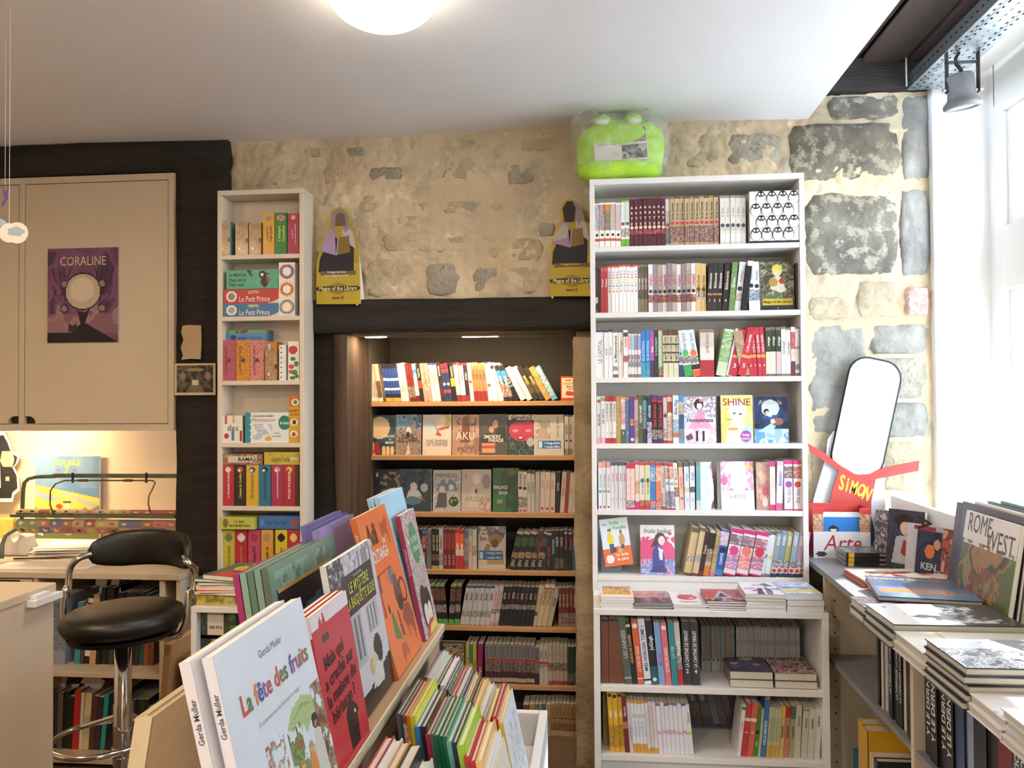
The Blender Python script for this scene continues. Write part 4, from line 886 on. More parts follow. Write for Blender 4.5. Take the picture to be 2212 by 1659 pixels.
# second shelf
B2 = K[1]; y1_, y2_, y3_ = P(540, 655, NY).z, P(540, 624, NY).z, P(540, 583, NY).z
pp = lambda base, wd, c2: art(base, ('e', .14, .5, .095, .4, 'e8e4da'), ('e', .14, .5, .06, .25, c2), ('n', .3, 0, 1, 1, base+'.'+base+'.'+base+'.'+base, 14), ('p', [(.78, 0), (1, 0), (1, .3), (.9, .12)], 'd8c8a0'), ('t', wd, .54, .8, .07, 'f0e890'), ('t', 'Le Petit Prince', .56, .33, .145, 'f2eadc', {'bold': False, 'fit': .56}), n=(64, 16))
gamebox('blue MEMO box at the bottom of the flat stack on the second shelf', 483.5, 602.5, 655.5, B2, pp('3a6f96', 'MEMO', '9aa4a8'), .14, '3a6f96')
gamebox('red LOTO box in the middle of the flat stack on the second shelf', 483.5, 602.5, 625, y1_+.0006, pp('b8343a', 'LOTO', '7d8a6a'), .14, 'b8343a')
gamebox('mint green box with a dark painted animal, topmost of the flat stack', 489, 601, 583.5, y2_+.0012, art('4fa184', ('n', 0, 0, 1, 1, '4fa184.4fa184.58a98c', 12), ('p', [(.38, 1), (.5, .6), (.48, 1)], '22382f'), ('e', .74, .4, .07, .3, '231d1c'), ('e', .7, .75, .07, .2, '231d1c'), ('p', [(.72, .85), (.84, .82), (.74, .65)], '231d1c'), ('e', .69, .75, .03, .09, 'f0f0e8'), ('r', .77, .35, .83, .6, 'a03428'), ('t', 'Le Mémo de', .22, .76, .085, '17372c', {'fit': .32}), ('t', 'Papa ours et', .22, .5, .085, '17372c', {'fit': .32}), ('t', 'Petit ours', .2, .24, .085, '17372c', {'fit': .28}), n=(60, 22)), .13, '4fa184')
ring = lambda y, a, b: [('e', .5, y, .46, .135, a), ('e', .5, y, .36, .105, b), ('e', .5, y, .27, .08, 'e8e4de')]
gamebox('white upright box with three coloured rings, second shelf', 602.5, 637.5, 567, B2, art('dedad4', *ring(.83, 'b03a3a', '3f6fa8'), *ring(.5, 'dca43a', 'b03a3a'), *ring(.17, '4a7fb8', 'dca43a'), n=(24, 72)), .12, 'c9c5c8', m=GLOSSY)
# third shelf
B3 = K[2]
gamebox('blue flat tin box lying on the pastel game boxes, third shelf', 486, 576, 713, P(520, 735, NY).z+.0006, art('4f86b8', ('r', 0, .72, 1, 1, '5f9c5a'), ('n', .25, .7, .7, 1, '5a4038.7a9c50', 7), ('e', .2, .3, .07, .25, '2c3c58'), ('t', 'MÉMO BINGO', .6, .25, .09, '2f5f94'), n=(40, 14)), .11, '4f86b8', dy=.04)
for (a, b, base, tx, wd) in ((480, 509.5, 'b0506a', 'FANTÔMES EN BOÎTE', 'pink'), (510.5, 540, 'c98a2c', 'LA BOÎTE À HISTOIRES', 'amber'), (540.5, 570.5, 'cf7f78', 'LES AVENTURES DES ANIMAUX', 'salmon')):
    gamebox(f'{wd} upright story box under the blue tin, third shelf', a, b, 735, B3, art(base, ('n', 0, 0, 1, 1, base+'.'+base+'.'+base+'.8a5a38', 20), ('e', .5, .5, .13, .05, '5a3a30'), ('t', tx, .3, .5, .2, '6a3028', {'rot': 90, 'fit': 2.1}), n=(16, 44)), .13, base)
gamebox('orange box with barcode behind the small kraft box, third shelf', 572, 598, 738.5, B3, art('c98836', ('r', .15, .78, .45, .95, 'e0dccf'), n=(10, 20)), .08, 'c98836', dy=.05)
gamebox('small kraft drawer box with black notch, third shelf', 572.5, 598.5, 755.5, B3, kraft(), .1, '80603e', dy=.008)
gamebox('slim white box with black dots, third shelf', 603, 617.5, 745, B3, art('e2deda', *[('e', .3, .08+.14*k, .12, .018, '2a2a2a') for k in range(7)], n=(10, 60)), .12, 'd8d5d2')
gamebox('white box printed with tomatoes and green leaves, third shelf', 622.5, 646, 737.5, B3, art('e4e2dc', ('e', .45, .78, .42, .11, 'c0392f'), ('e', .3, .35, .26, .06, 'c8453a'), ('e', .25, .22, .2, .05, 'c8453a'), ('e', .75, .42, .22, .07, '3c7a40'), ('e', .45, .55, .25, .05, '3c7a40'), ('e', .6, .2, .26, .07, '3f8044'), ('e', .4, .06, .26, .05, '3c7a40'), ('e', .8, .1, .18, .05, '3c7a40'), n=(20, 60)), .12, 'dcdad4')
# fourth
B4 = K[3]
gamebox('white children book with crayon strokes and red dot, fourth shelf', 481, 524, 898, B4, art('dcdcd2', ('r', .1, .7, .22, 1, 'b84a5a'), ('r', .5, .72, .62, 1, 'dcb04a'), ('e', .2, .25, .12, .1, 'b8303a'), ('r', .45, .08, .57, .45, '4a78b4'), ('r', .85, .05, .97, .45, '9c2c34'), ('t', 'des', .52, .56, .42, '3a3a38', {'bold': False}), n=(36, 36)), .03, 'c98a5c', name='picture_book', cat='book')
gamebox('white and teal MONTESSORI activity box, fourth shelf', 529.5, 624, 891, B4, art('dcdfdc', ('r', 0, 0, .08, 1, '2f8a9c'), *[('e', .09, .1+.2*k, .045, .1, '2f8a9c') for k in range(5)], ('e', .9, .66, .14, .24, '2a7a70'), ('n', .18, .1, .62, .62, 'b0bcc8.c8d2d8.9aa8c0.d8d4c4.e0e4e4', 9), ('e', .55, .13, .06, .08, 'd8a84a'), ('r', .46, .08, .54, .2, 'd8a84a'), ('t', 'mes premiers ateliers', .42, .89, .06, '4a4a4a', {'fit': .48}), ('t', 'Montessori', .42, .76, .12, 'c0586c', {'bold': False, 'fit': .56}), ('t', 'le loto', .9, .66, .1, 'e8f0ec', {'fit': .2}), ('t', 'Un loto', .72, .32, .04, '4a4a4a'), ('t', 'et 6 activités', .72, .22, .04, '4a4a4a'), n=(76, 56)), .05, '2f8a9c', m=GLOSSY)
gamebox('tall orange and yellow memo box with round pictures, fourth shelf', 624.5, 646.5, 856, B4, art('d0a028', ('r', 0, .77, 1, 1, 'cc6a30'), ('e', .6, .87, .38, .075, 'e8e4d8'), ('e', .6, .87, .2, .045, '4a8a4a'), ('e', .5, .44, .38, .075, 'e8e4d8'), ('e', .5, .44, .18, .05, '3a3434'), ('e', .45, .19, .38, .075, 'e8e4d8'), ('e', .45, .18, .18, .045, 'c03a30'), ('t', 'MEMO', .5, .69, .34, 'b06020'), ('t', 'DES MO', .5, .61, .3, 'b06020'), n=(20, 84)), .1, 'd0a028')
# fifth
B5 = K[4]; yt5 = P(560, 1005, NY).z
for (a, b, base, tx, c2, wd, im) in ((480.5, 505.5, 'b4303a', 'Le chat assassin à la chasse', 'f0d8d0', 'red', 'd8c0b0'), (506.5, 531, '332a2a', "L'attaque du Cornélius", 'd8d050', 'black', 'c8503c'), (532, 558.5, 'd0a836', "C'EST QUI LE PLUS FORT ?", '4a4028', 'mustard', '4a5a6a'), (559, 584.5, '34708a', 'Ta fuite les tétons !', '18384a', 'blue', '1c2c38'), (586, 611, 'a03450', 'Le jeu de la princesse coquette', 'e8c8d0', 'raspberry', 'c89098'), (611.5, 637.5, 'a42c38', "POUSS' POUSSINS", 'f0d8c8', 'crimson', 'dcc050')):
    gamebox(f'{wd} upright game box on the fifth shelf of narrow bookcase', a, b, 1005, B5, art(base, ('e', .5, .89, .26, .07, im), ('e', .42, .87, .12, .04, 'e8dcd0' if wd != 'crimson' else base), ('t', tx, .5, .5, .3, c2, {'rot': 90, 'fit': 2.1}), n=(16, 50)), .14, base)
gamebox('brown box edge at the end of the fifth shelf', 638, 645, 1006, B5, art('4a3628', n=(2, 4)), .13, '4a3628')
gamebox('patchwork-coloured COLORAMA box lying on the fifth-shelf boxes', 482, 567, 981, yt5+.0006, art('a85a4a', ('n', 0, 0, 1, 1, 'b8503c.3a4a78.c89a3c.5a8a5a.8a3a3a.cf7a5c', 7), ('r', .13, .2, .76, .8, 'd8d0c0'), ('r', .78, .15, .86, .9, 'd8d0c0'), ('t', 'COLO', .28, .52, .13, 'b0a89c', {'bold': False}), ('t', 'RAMA', .57, .52, .14, '2a2420'), ('t', 'JEU', .82, .5, .1, '2a2420', {'rot': 90, 'fit': .2}), n=(60, 18)), .12, '8a4a40')
gamebox('mustard letters box lying at the window end of the fifth shelf', 570.5, 645.5, 977, yt5+.0006, art('c0aa44', ('n', 0, 0, 1, 1, 'c0aa44.c0aa44.b09a3a', 8), ('r', .74, .35, .96, .6, 'cfc8a8'), ('t', 'lettres', .48, .45, .2, '6a6030', {'bold': False}), n=(40, 16)), .12, 'c0aa44')
# sixth
B6 = K[5]; yt6 = P(560, 1144, NY).z
for (a, b, base, tx, c2, wd, im) in ((481, 507, 'c0b044', 'Il y a une souris', '5a6a2c', 'olive-yellow', '6a7a4a'), (508, 534, 'b03038', 'SUPER MÉGA GIGA TOP JEU !', 'd8a070', 'red', 'd8d0c8'), (536, 562, 'b84a68', 'Le chapeau POP', '4a2030', 'pink', 'a03450'), (564, 589, 'd0963c', 'La bataille de', '3a2410', 'orange', 'a8826a'), (594.5, 620, 'd0b830', 'LOULOU', '2a2418', 'bright yellow', '201c18'), (621.5, 645.5, 'b03440', 'Qui a tué ?', '701820', 'dark red', 'e0c860')):
    gamebox(f'{wd} upright game box on the lowest visible narrow shelf', a, b, 1145, B6, art(base, ('e', .5, .82, .3, .1, im), ('t', tx, .5, .38, .34, c2, {'rot': 90, 'fit': 1.6}), n=(16, 50)), .14, base)
gamebox('lime-yellow mouse-family box lying on the sixth shelf', 476, 551, 1117, yt6+.0006, art('b9bb55', ('e', .15, .5, .07, .35, '8a6a40'), ('t', 'Le loto', .55, .66, .1, '4a4a20'), ('t', 'de la famille Souris', .56, .33, .1, '4a4a20', {'fit': .6}), n=(40, 16)), .13, 'a5a84a', dy=-.005)
gamebox('steel-blue box lying at the window end of the sixth shelf', 558.5, 645.5, 1115, yt6+.0006, art('4470a0', ('e', .88, .5, .07, .3, 'b83c38'), ('e', .08, .5, .04, .25, '6a8ab0'), ('t', 'Toc ! Toc ! Toc !', .46, .5, .13, '26405c', {'fit': .55}), n=(40, 16)), .13, '4470a0')

# ================================================================== LOW UNIT WITH STACK AND PUZZLES
UY = 2.5; uz = P(470, 1312, UY).z; ux0 = P(412, 1400, UY).x
lu = thing('low_shelf', 'small white open shelf unit in front of the narrow bookcase', 'shelf unit', (ux0, UY, 0))
board(lu, 'top_panel', (0, 0, uz-.018), (.36, .3, uz), WHITE_L)
for x in (0, .342): board(lu, 'side_panel', (x, 0, 0), (x+.018, .3, uz-.0185), WHITE_L)
for z in (uz-.2, uz-.4, .05): board(lu, 'shelf', (.0185, .002, z-.018), (.3415, .29, z), WHITE_L)
board(lu, 'back_panel', (.0185, .291, .04), (.3415, .298, uz-.0185), WHITE_L)
puz = lambda t: art('3a3c38', ('n', 0, 0, 1, 1, '2c2e2a.4a5a3a.3a3440.5a7a44', 5), ('r', .26, .05, .68, .98, 'd8cfc0'), ('t', t, .47, .45, .1, '3a3430'), n=(40, 20))
gamebox('dark puzzle box in clear wrap labelled 200 PCS, upper place', 428, 510, 1325, uz-.109, puz('200 PCS'), .2, '2c2e2a', Y=UY+.03, group='puzzle boxes in the low unit', m=GLOSSY)
gamebox('dark puzzle box with grey stripe under the 200 PCS box', 428, 510, 1372, uz-.199, art('3c403a', ('p', [(.1, 0), (.35, 0), (.6, 1), (.4, 1)], '8d9490'), ('n', 0, 0, .1, 1, '4a5a3a.2c2e2a', 6), ('r', .62, .5, .85, .9, '8a4a34'), n=(30, 16)), .2, '33362f', Y=UY+.03, group='puzzle boxes in the low unit', m=GLOSSY)
gamebox('pale blue puzzle box on the unit second shelf', 430, 515, 1410, uz-.3, art('8a9aa0', ('n', 0, 0, 1, 1, '8a9aa0.a8b0b0.5a6a70', 5), n=(20, 12)), .2, '7a8a90', Y=UY+.03, group='puzzle boxes in the low unit', m=GLOSSY)
# stack on top
def flatbox(name, label, cat, group, x0, x1, y0, y1, z0, h, col, top=None, front=None, rz=0, m=PRINT, page=None):
    """a lying book: world footprint, cover up, foot to -y"""
    w_, l_ = x1-x0, y1-y0
    M = T((x0+x1)/2, (y0+y1)/2, z0+.0004) @ Rz(rz) @ T(-w_/2, -l_/2, h/2) @ FLAT
    return book(name, uniq(label), cat, group, M, h, w_, l_, col, cover=top, m=m, page=page)
X_ = lambda px, Y=UY: P(px, 1260, Y).x
gamebox('yellow LETTRES game box at the bottom of the stack on the low unit', 425, 507, 1283, uz, art('c8b54c', ('n', 0, 0, 1, 1, 'c8b54c.c8b54c.b5a142.9aa052', 9), ('r', .74, .4, .95, .66, 'd8d0b0'), ('t', 'les', .5, .78, .07, '6a6030'), ('t', 'lettres', .5, .45, .17, '6a6030', {'bold': False}), n=(44, 18)), .13, 'b5a34a', Y=UY+.03, group='stack on the low unit')
gamebox('small green box beside the yellow LETTRES box on the low unit', 512, 535, 1290, uz, art('6a9a44', ('r', .35, .2, .8, .7, 'b03a38'), n=(10, 10)), .1, '6a9a44', Y=UY+.05, group='stack on the low unit')
z = P(470, 1283, UY+.03).z
sk = [(.008, 'e6dfd4', 'thin white-covered book lowest in the stack'), (.006, 'd8602c', 'thin orange-edged book in the stack'), (.016, 'd8d0c4', 'thick cream book in the stack'), (.008, '3d6470', 'grey-blue book in the stack')]
for k, (h, c, lb) in enumerate(sk):
    flatbox('picture_book', lb+' on the low unit', 'book', 'stack on the low unit', X_(418)+.002*k, X_(418)+.22, UY+.01, UY+.19, z, h, c, rz=(-4, 5, -2, 3)[k], page='efe8dc'); z += h+.0008
flatbox('picture_book', 'large teal picture book second from the top of the stack', 'book', 'stack on the low unit', X_(424), X_(424)+.26, UY-.0, UY+.26, z, .009, '2f6a66', top=art('2f6a66', ('n', 0, 0, 1, 1, '2f6a66.2a5f5c', 5), ('r', .5, .6, .8, .8, 'b0342c'), n=(20, 20)), rz=-8); z += .0098
flatbox('picture_book', 'picture book with a yellow figure in red, topmost of the stack', 'book', 'stack on the low unit', X_(447), X_(447)+.18, UY-.01, UY+.19, z, .014, '35584e', top=art('3c5f4c', ('e', .5, .62, .3, .24, 'd8a02c'), ('e', .5, .5, .22, .1, 'c88a20'), ('p', [(.1, 0), (.3, .42), (.7, .42), (.9, 0)], 'b8342c'), ('r', .36, .3, .62, .42, '2c4878'), ('e', .5, .8, .24, .08, '6a5a20'), ('t', 'GNOUF', .5, .93, .12, 'e8d05c'), n=(40, 40)), rz=-14)

# ================================================================== PRINTED STANDEES ON THE LINTEL
OUT = [(684, 657), (684, 575), (690, 545), (697, 535), (690, 520), (686, 536), (693, 508), (705, 490), (712, 460), (722, 448), (740, 446), (753, 455), (757, 475), (755, 495), (765, 505), (775, 530), (777, 560), (779, 655)]
OUT = [(684, 657), (684, 572), (690, 546), (685, 537), (704, 504), (712, 468), (720, 452), (734, 446), (750, 452), (757, 470), (756, 498), (764, 503), (773, 528), (776, 548), (779, 657)]
def standee(flip, x_off, label, Y, rz, text_c, extra):
    pts = [(x_off+(1463-x)-684 if flip else x+x_off, y+(-17 if flip else 0)) for x, y in OUT]
    if flip: pts = pts[::-1]
    a = P(pts[0][0] if not flip else pts[-1][0], 657, Y)
    def f(mb, poly, w_, h_):
        mb.prism(poly, -.003, .003, 'b39a2c', 'd8c650')
        lay = [('p', [(.04, .42), (.97, .42), (.97, .47), (.96, .65), (.9, .74), (.8, .77), (.74, .9), (.62, .96), (.45, .97), (.36, .9), (.26, .74), (.06, .56), (.1, .52)], 'a08c30'),
               ('p', [(.05, .33), (.85, .33), (.86, .62), (.72, .72), (.62, .62), (.4, .7), (.24, .62), (.08, .46)], '231f26'),
               ('p', [(.08, .55), (.45, .5), (.42, .78), (.28, .76), (.18, .66)], '9c87a4'), ('p', [(.6, .66), (.9, .56), (.84, .72), (.74, .78), (.6, .76)], 'b5a4b4'),
               ('p', [(.34, .78), (.36, .93), (.55, .975), (.72, .92), (.76, .78), (.66, .72), (.6, .86), (.45, .86), (.42, .74)], '8a7c8c'),
               ('p', [(.46, .5), (.78, .53), (.75, .7), (.5, .68)], '7d6430'), ('p', [(.45, .5), (.48, .5), (.52, .68), (.49, .68)], 'a88ca0'),
               ('p', [(.1, .34), (.9, .34), (.9, .3), (.1, .3)], '6a5c28')]
        lay += extra
        lay += [('p', [(.0, .155), (.06, .14), (.94, .14), (1., .155), (1., .17), (.94, .185), (.06, .185), (0, .17)], '2c2820'), ('p', [(.25, .185), (.5, .225), (.75, .185)], '8a7a2c'), ('p', [(.25, .14), (.5, .105), (.75, .14)], '8a7a2c'),
                ('t', 'Magus of the Library', .5, .165, .13, 'd8cc9c'), ('t', 'Protéger les livres,', .47, .33, .07, text_c), ('t', "c'est protéger le monde !", .47, .295, .07, text_c), ('t', 'kioon 15', .5, .07, .09, '3a3018')]
        y = -.0034
        for L_ in lay:
            if L_[0] == 'p': mb.add([(x*w_, y, z_*h_) for x, z_ in L_[1]], [tuple(range(len(L_[1])))], L_[2])
            else: text(mb, L_[1], L_[4]*w_, T(L_[2]*w_, y, L_[3]*h_) @ Rx(90), L_[5], fit=w_*(.9 if 'Magus' in L_[1] else .6 if 'Prot' in L_[1] or 'monde' in L_[1] else .45), squeeze=.8)
            y -= .0003
    q = [P(x, y, Y) for x, y in pts]; x0 = min(p.x for p in q); z0 = min(p.z for p in q); w_ = max(p.x for p in q)-x0; h_ = max(p.z for p in q)-z0
    t = thing('standee', label, 'display board', (x0, Y, z0), group='yellow cardboard standees on the lintel')
    mb = MB(); poly = [(p.x-x0, p.z-z0) for p in q]
    if flip: pass
    f(mb, poly, w_, h_); build('printed_board', mb, MATTE, t)
    build('rear_strut', MB().prism([(0, 0), (.05, 0), (.0, .3)], .003, .004, 'e0dcd0', M=T(w_*.93, .0, .005) @ Rz(65)), MATTE, t)
    build('pin', MB().lathe([(.0005, .006), (.004, .005), (.005, .002), (.002, 0)], 12, cap=False), mat('brass_pin', 'd8b878', .3, .9), t, M=T(w_*.93 if not flip else w_*.06, -.004, -.003) @ Rx(90))
standee(False, 0, 'yellow standee with lilac cloak shapes beside the narrow bookcase', WY-.07, 0, 'd8d4cc', [('p', [(.44, .8), (.46, .91), (.56, .94), (.66, .91), (.68, .8)], '6c5548')])
standee(True, 1176+12, 'yellow standee with grey cape shapes tucked behind the large bookcase', WY-.07, 0, 'c8b850', [('p', [(.3, .9), (.4, .97), (.52, .97), (.6, .9), (.56, .76), (.34, .76)], '2a2422'), ('p', [(.06, .6), (.3, .74), (.42, .7), (.4, .6), (.1, .56)], 'b0a49c')])

# ================================================================== GREEN BOOK CUSHION IN ITS BAG
gc = thing('book_cushion', 'lime green plush book-rest cushion in a clear bag on the bookcase', 'cushion', (P(1340, 380, 3.17).x, 3.16, ZTOP))
def pillow(rx, ry, rz_, c, pw=.55, n=36, m_=24, seed=0, lump=.008):
    mb = MB(); sg = lambda v, p: math.copysign(abs(v)**p, v)
    for j in range(m_+1):
        ph = -PI/2+PI*j/m_
        for i in range(n):
            t = 2*PI*i/n; d = Vector((sg(math.cos(t), pw)*sg(math.cos(ph), .8), sg(math.sin(t), 1)*sg(math.cos(ph), .8), sg(math.sin(ph), pw)))
            p = Vector((rx*d.x, ry*d.y, rz_*d.z))+Vector(c); p += d*mn.noise(p*14+Vector((seed, 0, 0)))*lump; mb.v.append(tuple(p))
    for j in range(m_):
        for i in range(n): mb.f.append((j*n+i, j*n+(i+1) % n, (j+1)*n+(i+1) % n, (j+1)*n+i))
    mb.c = [(1, 1, 1)]*len(mb.f); return mb
s_ = 3.17/F
build('cushion_back', pillow(93*s_, .05, 71*s_, (0, .03, 73*s_+.003), .5), PLUSH, gc, smooth=True)
build('cushion_lip', pillow(86*s_, .055, 22*s_, (-6*s_, -.045, 24*s_), .6, seed=4), PLUSH, gc, smooth=True)
for k, (x, y) in enumerate(((1300, 264), (1367, 261))):
    q = P(x, y, 3.2); c = (q.x-gc.location.x, .015, q.z-ZTOP-.006)
    e = build('eye_bump', pillow(20*s_, .032, 13*s_, c, .9, 24, 14, k, .001), PLUSH, gc, smooth=True)
    build('eye_white', pillow(14*s_, .012, 7*s_, (c[0], c[1]-.024, c[2]-.009), .9, 20, 10, k, 0), WHITE_L, e, smooth=True)
mb = MB(); mb.box((0, 0, 0), (.205, .004, .135), 'd8d6d0')
art('d8d6d0', ('r', .52, .55, .98, .98, '8a6a54'), ('n', .52, .55, .98, .98, '8a6a54.b89070.6a7a4a.5a4a48.c8a888', 4), ('r', .52, .06, .98, .48, '4a3c3c'), ('n', .52, .06, .98, .48, '4a3034.6a6a72.3a3034.b0a89c', 5), ('r', .05, .1, .46, .3, 'cfcdd0'), ('t', 'the', .18, .9, .06, '5a6a70'), ('t', 'Book', .22, .78, .13, '7a8c92', {'bold': False}), ('t', 'monster', .25, .65, .11, '2c2c30', {'fit': .42}), ('t', 'Book & tablet holder', .25, .53, .04, '6a6a6a', {'fit': .4}), n=(60, 40))(mb, T(0, -.0004, 0) @ Rx(90), .205, .135)
q = P(1283, 345, 3.1)
build('paper_insert', mb, MATTE, gc, M=T(q.x-gc.location.x+.004, -.03, q.z-ZTOP-.005) @ Ry(-3) @ Rx(-8))
# crumpled bag around it
mb = MB(); n = 64; m_ = 30
for j in range(m_+1):
    ph = -PI/2+PI*j/m_
    for i in range(n):
        t = 2*PI*i/n; d = Vector((math.cos(t)*math.cos(ph)**.6 if math.cos(ph) > 0 else 0, math.sin(t)*max(0, math.cos(ph))**.6, math.sin(ph)))
        p = Vector((103*s_*math.copysign(abs(d.x)**.7, d.x), .108*d.y,   .137+77*s_*math.copysign(abs(d.z)**.7, d.z)))
        q = mn.noise(p*16)*.014+mn.noise(p*38)*.007
        if d.z > .3 and abs(d.x) > .35: q += .012+.025*max(0, mn.noise(p*9))
        p += d*q; p.z = max(p.z, .0015); mb.v.append(tuple(p))
for j in range(m_):
    for i in range(n): mb.f.append((j*n+i, j*n+(i+1) % n, (j+1)*n+(i+1) % n, (j+1)*n+i))
mb.c = [(1, 1, 1)]*len(mb.f)
build('plastic_bag', mb, FILM, gc, smooth=True)
# ================================================================== WHITE BOOKCASE: ROWS
CV = 'comic volume'; YB = BY+.012; DEP = .13
def wr(i, segs, where, Y=YB, grp=None, z=None, noun=CV, depth=DEP):
    for k, (x0, x1, runs, *e) in enumerate(segs): row(Y, zs[i]+.0003 if z is None else z, runs, x0, x1, where, e[0] if e else 'from the niche side', noun, depth, grp or 'comic volumes, '+where)
wr(0, [(1287, 1364, [(5, 12.2, 97, 0, 'f0ebe0,a:4a88c0.b0c8d8.8a9ac0.d8b8c8.e4dccc:.38:.96,d:3a3a3a:.28,b:b85a50:.14:.2/f0ebe0,a:6a8aa8.b07a50.8a5a70.d8c8b0:.38:.96,d:3a3a3a:.28,b:b85a50:.14:.2/f0ebe0,b:d8853a:.82:.96,a:4a6a88.c8a070.506a50.a08060:.38:.82,d:3a3a3a:.28,b:b85a50:.14:.2/f0ebe0,a:c8b898.d8b070.b0a8a0.8ab0c8:.38:.96,d:3a3a3a:.28,b:b85a50:.14:.2/f0ebe0,a:c8c0c0.b8a8b8.d8a8c0.c0b8a8:.38:.96,d:3a3a3a:.28,b:b85a50:.14:.2', 'cream pastel-patterned', ''),
    (2, 10, 100, 0, 'e8ece4,f:6ab03a:.17,c:8ab84a:.04,a:b0d0dc.e8ece4.d8e4d0:.5:.94,a:2a3038.c8a088.e8ece4:.22:.4,D:8a3048:.5', 'white green-footed', '')]),
    (1364, 1442, [(8, 10, 103, 0, '4f1a2c,t:f0dcd0:.48:.82,s,b:3a1422:0:.03,a:c84868.d87088.4f1a2c.4f1a2c:.26:.35,D:e8c8a8:.4,b:3a1422:.22:.23', 'maroon ARTE-lettered', 'ARTE', {})]),
    (1442, 1558, [(1, 10, 100, 0, 'dcdcd8,a:3a4a40.b0b8b0.707a72:.04:.38,a:9aa098.dcdcd8:.38:.75,D:b03a40:.45', 'white and grey-green', ''),
                  (10, 10.7, 105, 0, 'b8a078,a:5a3428.8a5a48.c8a890.4a3a38.6a7a78:.06:.4,c:8a7050:.04,t:2f241c:.5:.9,D:b8403a:.46/c0a888,a:5a2c28.7a3a38.d0b0a0.8a6a5a:.06:.4,c:6a4a3a:.04,t:3a2a20:.5:.9,D:b8403a:.46', 'tan illustrated', 'Bride Stories')]),
    (1560, 1617, [(5, 11.2, 104, 0, 'd6d0c6,c:8a8884:.05,b:c8c0b4:.28:.36,t:9a9288:.42:.9,D:3a4a5a:.39,b:e4e0d8:.06:.22', 'pale stone-grey', 'A Silent Voice'[:7])])], 'top shelf')
# penguin box
a = P(1620, 520, BY+.005); b = P(1731, 411, BY+.005); wq = b.x-a.x; hq = b.z-zs[0]
def penguins(mb, M, w, h):
    mb.add([M @ Vector(p) for p in ((0, 0, 0), (w, 0, 0), (w, h, 0), (0, h, 0))], [(0, 1, 2, 3)], 'e8e8e8')
    k = .0006; e = lambda x, y, rx, ry, c, dz: disc(mb, rx, M @ T(x, y, dz), c, 14, ry)
    cw, ch = w/4.75, h/4.1
    for r_ in range(4, -1, -1):
        for c_ in range(-1, 5):
            x = cw*(c_+.55+(.5 if r_ % 2 else 0)); y = ch*(r_+.5); dz = .0002+.0004*(5-r_)
            if x-cw*.5 < -.002 or x+cw*.5 > w+.002 or y+ch*.6 > h or y-ch*.5 < -.003: continue
            e(x, y, cw*.5, ch*.52, '17181c', dz); e(x, y-ch*.04, cw*.45, ch*.46, 'ececec', dz+.0001)
            e(x, y+ch*.36, cw*.34, ch*.24, '17181c', dz+.0002)
            for s in (-1, 1): e(x+s*cw*.15, y+ch*.36, cw*.1, ch*.1, 'f0f0f0', dz+.0003); e(x+s*cw*.12, y+ch*.36, cw*.025, ch*.03, '17181c', dz+.0004)
            e(x, y+ch*.22, cw*.05, ch*.06, 'c8684a', dz+.0004)
pb = thing('gift_box', 'white box printed all over with black penguins, top shelf end', 'box', (a.x, BY+.004, zs[0]+.0004))
mb = MB().box((0, 0, .008), (wq, .16, hq), 'e8e8e8'); penguins(mb, T(0, -.0003, .008) @ Rx(90), wq, hq-.008); build('lid', mb, GLOSSY, pb)
build('base', MB().box((.003, .003, 0), (wq-.003, .157, .008), '2a2a2c'), PRINT, pb)
